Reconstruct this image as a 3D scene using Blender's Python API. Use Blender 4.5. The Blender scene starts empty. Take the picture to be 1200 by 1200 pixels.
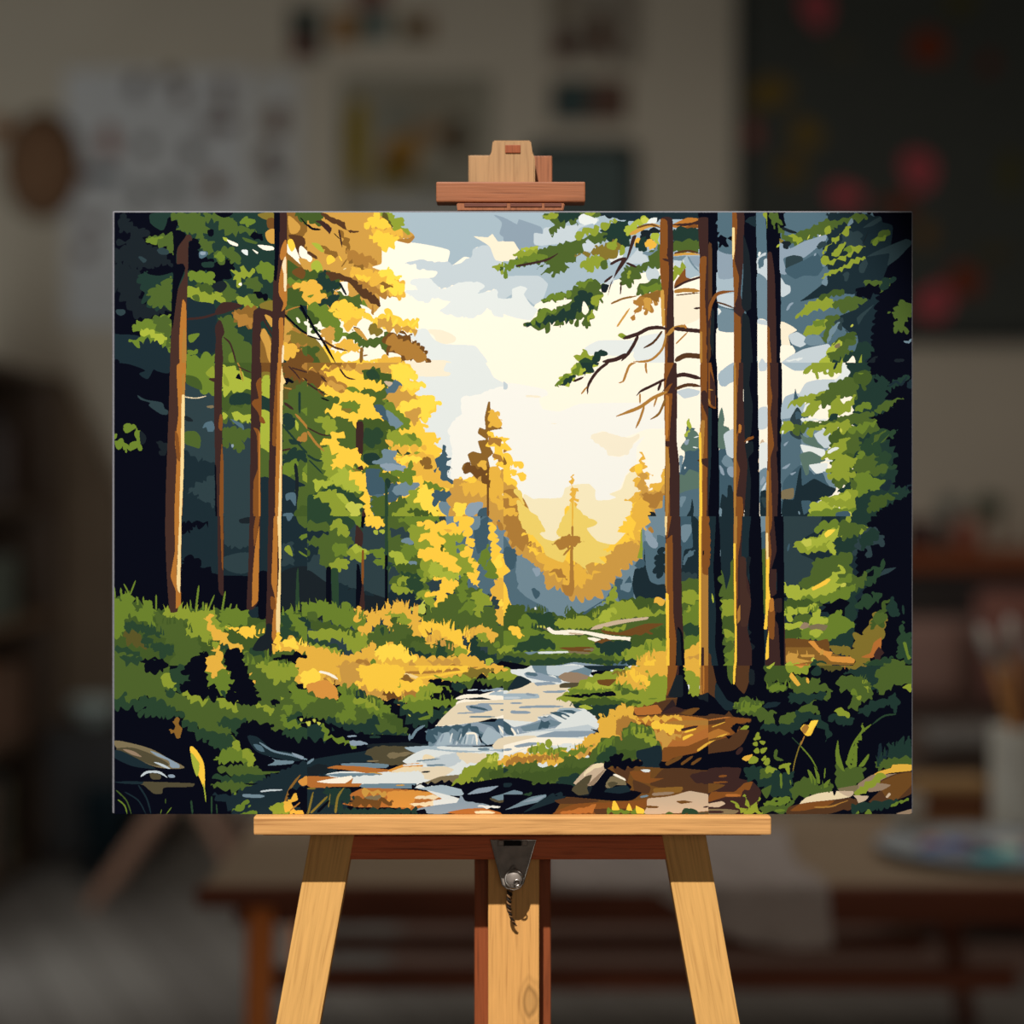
import bpy, bmesh, math, random
import numpy as np
from mathutils import Vector, Matrix
random.seed(4)
S = bpy.context.scene
COL = S.collection
# ------------------------------------------------------------------ camera
D, F, ZC = 1.8, 2115.0, 1.12            # distance to the canvas (m), focal length in pixels of a 1200 px frame, eye height
cam = bpy.data.cameras.new('camera'); co = bpy.data.objects.new('camera', cam); COL.objects.link(co)
co.location = (0, 0, ZC); co.rotation_euler = (math.pi / 2, 0, 0)
cam.sensor_width = 36; cam.lens = 36 * F / 1200; cam.clip_start = .05
cam.dof.use_dof = True; cam.dof.focus_distance = D + .01; cam.dof.aperture_fstop = 1.25
S.camera = co
# ------------------------------------------------------------------ world, lamps, exposure
w = bpy.data.worlds.new('world'); S.world = w; w.use_nodes = True
bg = w.node_tree.nodes['Background']; bg.inputs[0].default_value = (1.0, .93, .83, 1); bg.inputs[1].default_value = .066
def lamp(name, kind, loc, target, power, col, **kw):
    l = bpy.data.lights.new(name, kind); l.energy = power; l.color = col
    for k, v in kw.items(): setattr(l, k, v)
    o = bpy.data.objects.new(name, l); COL.objects.link(o); o.location = loc
    o.rotation_euler = (Vector(target) - Vector(loc)).to_track_quat('-Z', 'Y').to_euler()
    return o
lamp('studio_spot', 'SPOT', (-.8, -1.9, 5.5), (0, 1.8, .92), 2330, (1, .965, .91), spot_size=math.radians(10.8), spot_blend=.16, shadow_soft_size=.035)
lamp('left_wall_fill', 'AREA', (-1.75, 3.9, .95), (-1.0, 6.2, 1.2), 22, (.88, .97, 1), shape='RECTANGLE', size=1.2, size_y=1.2)  # added fill, no actual window: brightens the lower left of the back wall
lamp('front_fill', 'AREA', (.3, -2.4, 1.5), (0, 1.8, .9), 15, (1, .9, .78), shape='RECTANGLE', size=1.6, size_y=1.4)  # added weak fill behind the camera, no real window; lifts the easel's shadows
lamp('table_fill', 'AREA', (.9, 3.8, 2.9), (.8, 3.7, 0), 11.5, (1, .95, .88), shape='RECTANGLE', size=1.6, size_y=1.0)  # added overhead fill, no fixture there; raises the bench table's brightness
S.view_settings.view_transform = 'Standard'; S.view_settings.look = 'None'
S.view_settings.exposure = 0; S.view_settings.gamma = 1; S.view_settings.use_curve_mapping = False
S.cycles.use_denoising = True
S.cycles.max_bounces = 6
# ------------------------------------------------------------------ helpers
def lin(c): return tuple(((v / 255) / 12.92 if v <= 10 else ((v / 255 + .055) / 1.055) ** 2.4) for v in c)
def at(px, py, y): return Vector(((px - 600) * y / F, y, ZC - (py - 600) * y / F))
def X(px, y): return (px - 600) * y / F
def Z(py, y): return ZC - (py - 600) * y / F
def nodes(name):
    m = bpy.data.materials.new(name); m.use_nodes = True; nt = m.node_tree
    return m, nt, nt.nodes['Principled BSDF']
def mat(name, c, rough=.7, var=.12, scale=30, metal=0, bump=0, spec=.3):
    """plain procedural material: base colour mottled by noise, optional bump"""
    m, nt, b = nodes(name); L = lin(c)
    b.inputs['Roughness'].default_value = rough; b.inputs['Metallic'].default_value = metal; b.inputs['Specular IOR Level'].default_value = spec
    tc = nt.nodes.new('ShaderNodeTexCoord'); n = nt.nodes.new('ShaderNodeTexNoise'); n.inputs['Scale'].default_value = scale; n.inputs['Detail'].default_value = 4
    nt.links.new(tc.outputs['Object'], n.inputs['Vector'])
    r = nt.nodes.new('ShaderNodeValToRGB')
    r.color_ramp.elements[0].position = .3; r.color_ramp.elements[1].position = .7
    r.color_ramp.elements[0].color = tuple(v * (1 - var) for v in L) + (1,)
    r.color_ramp.elements[1].color = tuple(min(1, v * (1 + var)) for v in L) + (1,)
    nt.links.new(n.outputs['Fac'], r.inputs[0]); nt.links.new(r.outputs[0], b.inputs['Base Color'])
    if bump:
        bp = nt.nodes.new('ShaderNodeBump'); bp.inputs['Strength'].default_value = bump; bp.inputs['Distance'].default_value = .002
        nt.links.new(n.outputs['Fac'], bp.inputs['Height']); nt.links.new(bp.outputs[0], b.inputs['Normal'])
    return m
def wood(name, c, dark=None, k=1.0, rough=.55, knot=None, contrast=1.0):
    """wood with the grain along the board's own Z axis"""
    m, nt, b = nodes(name); L = lin(c); Dk = lin(dark) if dark else tuple(v * .55 for v in L)
    N = nt.nodes.new; K = nt.links.new
    tc = N('ShaderNodeTexCoord'); mp = N('ShaderNodeMapping'); mp.inputs['Scale'].default_value = (26 * k, 26 * k, 1.3 * k)
    K(tc.outputs['Object'], mp.inputs['Vector'])
    n1 = N('ShaderNodeTexNoise'); n1.inputs['Scale'].default_value = 3; n1.inputs['Detail'].default_value = 6; n1.inputs['Distortion'].default_value = .6
    K(mp.outputs[0], n1.inputs['Vector'])
    mp2 = N('ShaderNodeMapping'); mp2.inputs['Scale'].default_value = (420 * k, 420 * k, 13 * k); K(tc.outputs['Object'], mp2.inputs['Vector'])
    n2 = N('ShaderNodeTexNoise'); n2.inputs['Scale'].default_value = 1; n2.inputs['Detail'].default_value = 3; K(mp2.outputs[0], n2.inputs['Vector'])
    mul = N('ShaderNodeMath'); mul.operation = 'MULTIPLY'; mul.inputs[1].default_value = 7; K(n1.outputs['Fac'], mul.inputs[0])
    fr = N('ShaderNodeMath'); fr.operation = 'PINGPONG'; fr.inputs[1].default_value = .5; K(mul.outputs[0], fr.inputs[0])
    ad = N('ShaderNodeMath'); ad.operation = 'MULTIPLY_ADD'; ad.inputs[1].default_value = .45; K(fr.outputs[0], ad.inputs[0]); K(n2.outputs['Fac'], ad.inputs[2])
    r = N('ShaderNodeValToRGB'); e = r.color_ramp.elements
    e[0].position = .32; e[1].position = .78
    mid = tuple(a * (1 - .5 * contrast) + d * .5 * contrast for a, d in zip(L, Dk))
    e[0].color = mid + (1,); e[1].color = tuple(min(1, v * (1 + .16 * contrast)) for v in L) + (1,)
    x = e.new(.52); x.color = L + (1,)
    K(ad.outputs[0], r.inputs[0]); last = r.outputs[0]
    if knot:
        vs = N('ShaderNodeVectorMath'); vs.operation = 'SUBTRACT'; vs.inputs[1].default_value = knot; K(tc.outputs['Object'], vs.inputs[0])
        sc = N('ShaderNodeVectorMath'); sc.operation = 'MULTIPLY'; sc.inputs[1].default_value = (1.5, 0, .75); K(vs.outputs[0], sc.inputs[0])
        ln = N('ShaderNodeVectorMath'); ln.operation = 'LENGTH'; K(sc.outputs[0], ln.inputs[0])
        m3 = N('ShaderNodeMath'); m3.operation = 'MULTIPLY_ADD'; m3.inputs[1].default_value = 1; nk = N('ShaderNodeMath'); nk.operation = 'MULTIPLY'; nk.inputs[1].default_value = .012
        K(n1.outputs['Fac'], nk.inputs[0]); K(ln.outputs[1], m3.inputs[0]); K(nk.outputs[0], m3.inputs[2])
        rr = N('ShaderNodeValToRGB'); q = rr.color_ramp.elements
        q[0].position = 0; q[0].color = (.75, .75, .75, 1); q[1].position = 1; q[1].color = (1, 1, 1, 1)
        for p, v in ((.013, .8), (.0165, .45), (.019, 1), (.0225, .7), (.0245, 1)):
            z = q.new(p); z.color = (v, v * .93, v * .85, 1)
        K(m3.outputs[0], rr.inputs[0])
        mx = N('ShaderNodeMix'); mx.data_type = 'RGBA'; mx.blend_type = 'MULTIPLY'; mx.inputs[0].default_value = 1
        K(last, mx.inputs[6]); K(rr.outputs[0], mx.inputs[7]); last = mx.outputs[2]
    K(last, b.inputs['Base Color'])
    bp = N('ShaderNodeBump'); bp.inputs['Strength'].default_value = .35; bp.inputs['Distance'].default_value = .0006
    K(ad.outputs[0], bp.inputs['Height']); K(bp.outputs[0], b.inputs['Normal'])
    b.inputs['Roughness'].default_value = rough; b.inputs['Specular IOR Level'].default_value = .25
    return m
def link(name, bm, m, parent=None, smooth=False):
    me = bpy.data.meshes.new(name); bmesh.ops.recalc_face_normals(bm, faces=bm.faces[:]); bm.to_mesh(me); bm.free()
    if smooth:
        for p in me.polygons: p.use_smooth = True
    o = bpy.data.objects.new(name, me); COL.objects.link(o)
    if m: me.materials.append(m)
    if parent: o.parent = parent; o.matrix_parent_inverse = parent.matrix_world.inverted()
    return o
def tag(o, label=None, cat=None, group=None, kind=None):
    for k, v in (('label', label), ('category', cat), ('group', group), ('kind', kind)):
        if v: o[k] = v
    return o
def thing(name, loc, label, cat, group=None):
    o = bpy.data.objects.new(name, None); COL.objects.link(o); o.location = loc; o.empty_display_size = .05
    bpy.context.view_layer.update()
    return tag(o, label, cat, group)
def bevel(bm, w, seg=2):
    if w: bmesh.ops.bevel(bm, geom=bm.edges[:], offset=w, segments=seg, affect='EDGES', profile=.6)
def box(name, lo, hi, m, parent=None, bev=.002, axis='z', seg=2):
    """axis-aligned box between two corners; 'axis' is where the material's Z (wood grain) runs"""
    lo, hi = Vector(lo), Vector(hi); c = (lo + hi) / 2; s = hi - lo
    R = {'z': Matrix.Identity(3), 'x': Matrix(((0, 0, 1), (0, 1, 0), (-1, 0, 0))), 'y': Matrix(((1, 0, 0), (0, 0, 1), (0, -1, 0)))}[axis]
    ls = R.transposed() @ s; ls = Vector([abs(v) for v in ls])
    bm = bmesh.new(); bmesh.ops.create_cube(bm, size=1); bmesh.ops.scale(bm, vec=ls, verts=bm.verts[:]); bevel(bm, bev, seg)
    o = link(name, bm, m); o.matrix_world = Matrix.Translation(c) @ R.to_4x4()
    if parent:
        o.parent = parent; o.matrix_parent_inverse = parent.matrix_world.inverted()
    return o
def frame_axes(p0, p1, up=Vector((0, 1, 0))):
    z = (p1 - p0).normalized(); x = up.cross(z).normalized(); y = z.cross(x)
    return Matrix((x, y, z)).transposed()
def board(name, p0, p1, wd, th, m, parent=None, bev=.0015, taper=1.0, flat=False):
    """rectangular bar from p0 to p1 (width in the picture plane, thickness in depth)"""
    p0, p1 = Vector(p0), Vector(p1); L = (p1 - p0).length; R = frame_axes(p0, p1)
    bm = bmesh.new(); bmesh.ops.create_cube(bm, size=1)
    for v in bm.verts:
        t = taper if v.co.z > 0 else 1
        v.co = Vector((v.co.x * wd * t, v.co.y * th * t, v.co.z * L))
    bevel(bm, bev)
    o = link(name, bm, m); o.matrix_world = Matrix.Translation((p0 + p1) / 2) @ R.to_4x4()
    if parent: o.parent = parent; o.matrix_parent_inverse = parent.matrix_world.inverted()
    return o
def prism(name, pts, y0, y1, m, parent=None, bev=.001, smooth=False):
    """outline in x,z pushed from y0 to y1"""
    bm = bmesh.new(); c = Vector((sum(p[0] for p in pts) / len(pts), (y0 + y1) / 2, sum(p[1] for p in pts) / len(pts)))
    f = bm.faces.new([bm.verts.new((p[0] - c.x, y0 - c.y, p[1] - c.z)) for p in pts])
    r = bmesh.ops.extrude_face_region(bm, geom=[f])
    bmesh.ops.translate(bm, vec=(0, y1 - y0, 0), verts=[v for v in r['geom'] if isinstance(v, bmesh.types.BMVert)])
    if bev: bmesh.ops.bevel(bm, geom=[e for e in bm.edges], offset=bev, segments=2, affect='EDGES')
    o = link(name, bm, m); o.location = c
    if parent: o.parent = parent; o.matrix_parent_inverse = parent.matrix_world.inverted()
    return o
def lathe(name, prof, loc, m, parent=None, n=40, squash=1, axis=None):
    bm = bmesh.new(); rings = []
    for r, z in prof:
        if r < 1e-5: rings.append([bm.verts.new((0, 0, z))])
        else: rings.append([bm.verts.new((r * math.cos(2 * math.pi * i / n), squash * r * math.sin(2 * math.pi * i / n), z)) for i in range(n)])
    for a, b in zip(rings, rings[1:]):
        for i in range(n):
            j = (i + 1) % n
            if len(a) == 1 and len(b) == 1: continue
            if len(a) == 1: bm.faces.new((a[0], b[i], b[j]))
            elif len(b) == 1: bm.faces.new((a[i], a[j], b[0]))
            else: bm.faces.new((a[i], a[j], b[j], b[i]))
    o = link(name, bm, m, smooth=True); o.location = loc
    if axis: o.rotation_euler = axis
    if parent:
        bpy.context.view_layer.update(); o.parent = parent; o.matrix_parent_inverse = parent.matrix_world.inverted()
    return o
def tube(name, pts, rad, m, parent=None, n=10, closed=False):
    pts = [Vector(p) for p in pts]; bm = bmesh.new(); rings = []; N = len(pts)
    rr = rad if isinstance(rad, (list, tuple)) else [rad] * N
    up = Vector((0, 1, 0))
    for i, p in enumerate(pts):
        t = ((pts[(i + 1) % N] if closed or i < N - 1 else p) - (pts[i - 1] if closed or i > 0 else p)).normalized()
        u = up.cross(t); u = u.normalized() if u.length > 1e-4 else Vector((1, 0, 0)); v = t.cross(u); up = v if v.length > .5 else up
        rings.append([bm.verts.new(p + rr[i] * (u * math.cos(2 * math.pi * k / n) + v * math.sin(2 * math.pi * k / n))) for k in range(n)])
    for i in range(N if closed else N - 1):
        a, b = rings[i], rings[(i + 1) % N]
        for k in range(n): bm.faces.new((a[k], a[(k + 1) % n], b[(k + 1) % n], b[k]))
    if not closed:
        bm.faces.new(rings[0][::-1]); bm.faces.new(rings[-1])
    o = link(name, bm, m, smooth=True)
    if parent: o.parent = parent; o.matrix_parent_inverse = parent.matrix_world.inverted()
    return o
def blob(cx, cz, rx, rz, n=18, wob=.12, seed=0):
    r = random.Random(seed); ph = [r.uniform(0, 6.28) for _ in range(3)]
    return [(cx + rx * (1 + wob * (math.sin(2 * a + ph[0]) + .6 * math.sin(3 * a + ph[1]))) * math.cos(a),
             cz + rz * (1 + wob * (math.sin(2 * a + ph[0]) + .6 * math.sin(3 * a + ph[1]))) * math.sin(a)) for a in [2 * math.pi * k / n for k in range(n)]]
# ------------------------------------------------------------------ the brushwork of the canvas: flat patches of paint, tile by tile
import math
PAL={'K':(10,12,24),'k':(27,35,41),'n':(28,44,52),'N':(45,63,69),'h':(33,56,50),'H':(42,68,48),'g':(66,88,40),'G':(76,98,44),
'm':(104,128,46),'M':(138,154,52),'l':(164,178,62),'L':(190,196,80),'y':(248,202,68),'Y':(252,216,76),'a':(228,178,68),'A':(200,152,70),
'o':(170,122,56),'O':(136,98,44),'b':(110,74,36),'B':(84,56,36),'t':(68,46,40),'T':(60,40,38),'r':(128,78,36),'R':(178,116,50),
'c':(240,212,150),'S':(162, 182, 195),'s':(192, 205, 213),'w':(222, 229, 229),'W':(250,243,226),'V':(240, 231, 208),'u':(138, 157, 174),'U':(110, 135, 150),
'z':(80, 107, 122),'Z':(62, 89, 104),'x':(240,240,234),'q':(200,178,152),'Q':(150,128,106),'j':(82,76,56),'J':(124,112,84),'p':(46,34,36),
'e':(216,148,66),'E':(178,110,52),'d':(88,84,40),'D':(128,112,46),'v':(74,98,116),'i':(236,218,180),'1':(233,206,106),'2':(240,229,192),'3':(229,215,187),'4':(88,114,104)}
SS=2; X0,Y0,X1,Y1=131,247,1070,955
W,H=(X1-X0)*SS,(Y1-Y0)*SS
def dens(P,closed,step,smooth):
    P=np.asarray(P,float); n=len(P); out=[]
    for i in range(n if closed else n-1):
        p1,p2=P[i],P[(i+1)%n]
        p0=P[i-1] if closed or i>0 else p1; p3=P[(i+2)%n] if closed or i+2<n else p2
        k=max(2,int(np.hypot(*(p2-p1))/step)); t=np.linspace(0,1,k,endpoint=False)[:,None]
        if smooth:
            L=.5*(p2-p0)*smooth; R=.5*(p3-p1)*smooth; m=np.hypot(*(p2-p1))
            for v in (L,R):
                q=np.hypot(*v)
                if q>m*.9: v*=m*.9/q
            h=t*t*(3-2*t); out.append(p1*(1-h)+p2*h+L*(t-2*t*t+t**3)+R*(t**3-t*t))
        else: out.append(p1*(1-t)+p2*t)
    if not closed: out.append(P[-1:])
    return np.vstack(out)
def leafy(P,rng,amp):
    amp*=min(1.15,.35+np.ptp(P,axis=0).max()/220)
    n=len(P); d=np.roll(P,-1,0)-np.roll(P,1,0); l=np.hypot(d[:,0],d[:,1])+1e-6
    nr=np.stack([d[:,1],-d[:,0]],1)/l[:,None]
    if np.sum(P[:,0]*np.roll(P[:,1],-1)-np.roll(P[:,0],-1)*P[:,1])<0: nr=-nr
    bias=np.array([.5*np.sign(P[:,0].mean()-600)*0,.25]); i=0; rd=rng.choice([0,.4,1.]); off=np.zeros(n); sl=np.zeros(n)
    while i<n:
        w=int(rng.integers(4,15)); h=amp*rng.uniform(.5,1.35)*(w+3)/10; m=rng.uniform(.3,.7); q=rng.uniform(-.7,.7)
        for k in range(w):
            if i+k<n:
                u=k/w; v=u/m if u<m else (1-u)/(1-m); v=v**1.2*(1-rd)+rd*math.sin(v*1.57)
                off[i+k]=h*(1.7*v-.6); sl[i+k]=h*v*q
        i+=w
    tg=np.stack([-nr[:,1],nr[:,0]],1)
    return P+nr*off[:,None]+tg*sl[:,None]+bias*off[:,None]
def fill(img,P,col,clip):
    P=(P-np.array([X0,Y0]))*SS
    y0=max(int(np.floor(P[:,1].min())),clip[1]); y1=min(int(np.ceil(P[:,1].max())),clip[3])
    if y1<=y0: return
    Q=np.roll(P,-1,0); xa,xb=clip[0],clip[2]
    for y in range(y0,y1):
        c=y+.5; m=(P[:,1]<=c)!=(Q[:,1]<=c)
        if not m.any(): continue
        a,b=P[m],Q[m]; xs=np.sort(a[:,0]+(c-a[:,1])*(b[:,0]-a[:,0])/(b[:,1]-a[:,1]))
        for j in range(0,len(xs)-1,2):
            u=max(int(np.ceil(xs[j]-.5)),xa); v=min(int(np.ceil(xs[j+1]-.5)),xb)
            if v>u: img[y,u:v]=col
def paint(text):
    img=np.zeros((H,W,3),np.uint8); rng=np.random.default_rng(7); o=(0,0); clip=None
    for ln in text.split('\n'):
        if not ln: continue
        a=ln.split()
        if a[0][0]=='@':
            o=np.array([float(a[0][1:]),float(a[1])]); c=((o-np.array([X0,Y0]))*SS).astype(int)
            clip=(max(c[0],0),max(c[1],0),min(c[0]+240*SS,W),min(c[1]+180*SS,H)); continue
        P=np.array([[float(v) for v in s.split(',')] for s in a[1:]])
        if len(P)<2: continue
        col=PAL[a[0][0]]; md=a[0][1:]
        if md[:1]=='*':
            hh,nn=md[1:].split(','); hh=float(hh); C=dens(P,False,4,.6)
            for q in range(int(nn)):
                b=C[rng.integers(len(C))]+rng.uniform(-.25,.25,2)*hh; h=hh*rng.uniform(.6,1.25); s=rng.uniform(-.4,.5); wd=hh*rng.uniform(.12,.22)
                fill(img,np.array([[b[0]-wd,b[1]+.4*hh],[b[0]-wd*.6+s*h*.3,b[1]-h*.45],[b[0]+s*h,b[1]-h],[b[0]+wd*.7+s*h*.35,b[1]-h*.4],[b[0]+wd,b[1]+.4*hh]])/5+o,col,clip)
            continue
        if md[:1]=='~':
            w=float(md[1:]); C=dens(P,False,12,1.); d=np.gradient(C,axis=0); l=np.hypot(d[:,0],d[:,1])+1e-6
            nr=np.stack([-d[:,1],d[:,0]],1)/l[:,None]; t=np.linspace(0,1,len(C)); ww=w/2*np.minimum(1,np.minimum(t*6+.35,(1-t)*3+.25))
            P=np.vstack([C+nr*ww[:,None],(C-nr*ww[:,None])[::-1]])
        elif md=='!' or (md=='-' and a[0][0] in 'GgMmlhHdD' and np.ptp(P[:,0])>60): P=leafy(dens(P,True,5,.7),rng,(10 if md=='!' else 7) if a[0][0] in 'GgMmlLhHdDyYaAoObkKnNzZ' else 3)
        elif md=='-': P=dens(P,True,12,.45)
        else: P=dens(P,True,10,1.)
        fill(img,P/5+o,col,clip)
    return img

# ------------------------------------------------------------------ the setting
YW = 6.2
def plaster():
    m = mat('wall_plaster', (199, 186, 166), .9, .03, 3, 0, .1); return m
def floor_mat():
    m, nt, b = nodes('floor_planks'); N = nt.nodes.new; K = nt.links.new
    tc = N('ShaderNodeTexCoord'); mp = N('ShaderNodeMapping'); mp.inputs['Rotation'].default_value = (0, 0, math.radians(68)); K(tc.outputs['Object'], mp.inputs['Vector'])
    br = N('ShaderNodeTexBrick'); br.inputs['Scale'].default_value = 1; br.inputs['Brick Width'].default_value = 1.6; br.inputs['Row Height'].default_value = .14
    br.inputs['Mortar Size'].default_value = .004; br.inputs['Color1'].default_value = lin((126, 118, 110)) + (1,); br.inputs['Color2'].default_value = lin((112, 104, 97)) + (1,)
    br.inputs['Mortar'].default_value = lin((70, 60, 52)) + (1,); K(mp.outputs[0], br.inputs['Vector'])
    n = N('ShaderNodeTexNoise'); n.inputs['Scale'].default_value = 2.2; n.inputs['Detail'].default_value = 5; K(tc.outputs['Object'], n.inputs['Vector'])
    mx = N('ShaderNodeMix'); mx.data_type = 'RGBA'; mx.blend_type = 'MULTIPLY'; mx.inputs[0].default_value = .5
    r = N('ShaderNodeValToRGB'); r.color_ramp.elements[0].color = (.55, .52, .5, 1); K(n.outputs['Fac'], r.inputs[0])
    K(br.outputs['Color'], mx.inputs[6]); K(r.outputs[0], mx.inputs[7]); K(mx.outputs[2], b.inputs['Base Color'])
    b.inputs['Roughness'].default_value = .6
    return m
tag(box('floor', (-3.2, -2.5, -.05), (3.2, YW + .1, 0), floor_mat(), bev=0), kind='structure')
tag(box('wall_back', (-3.2, YW, 0), (3.2, YW + .1, 3.2), plaster(), bev=0), kind='structure')
tag(box('baseboard_back', (-3.2, YW - .015, 0), (3.2, YW, .1), mat('baseboard_paint', (120, 108, 96), .6), bev=.004), kind='structure')

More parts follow.
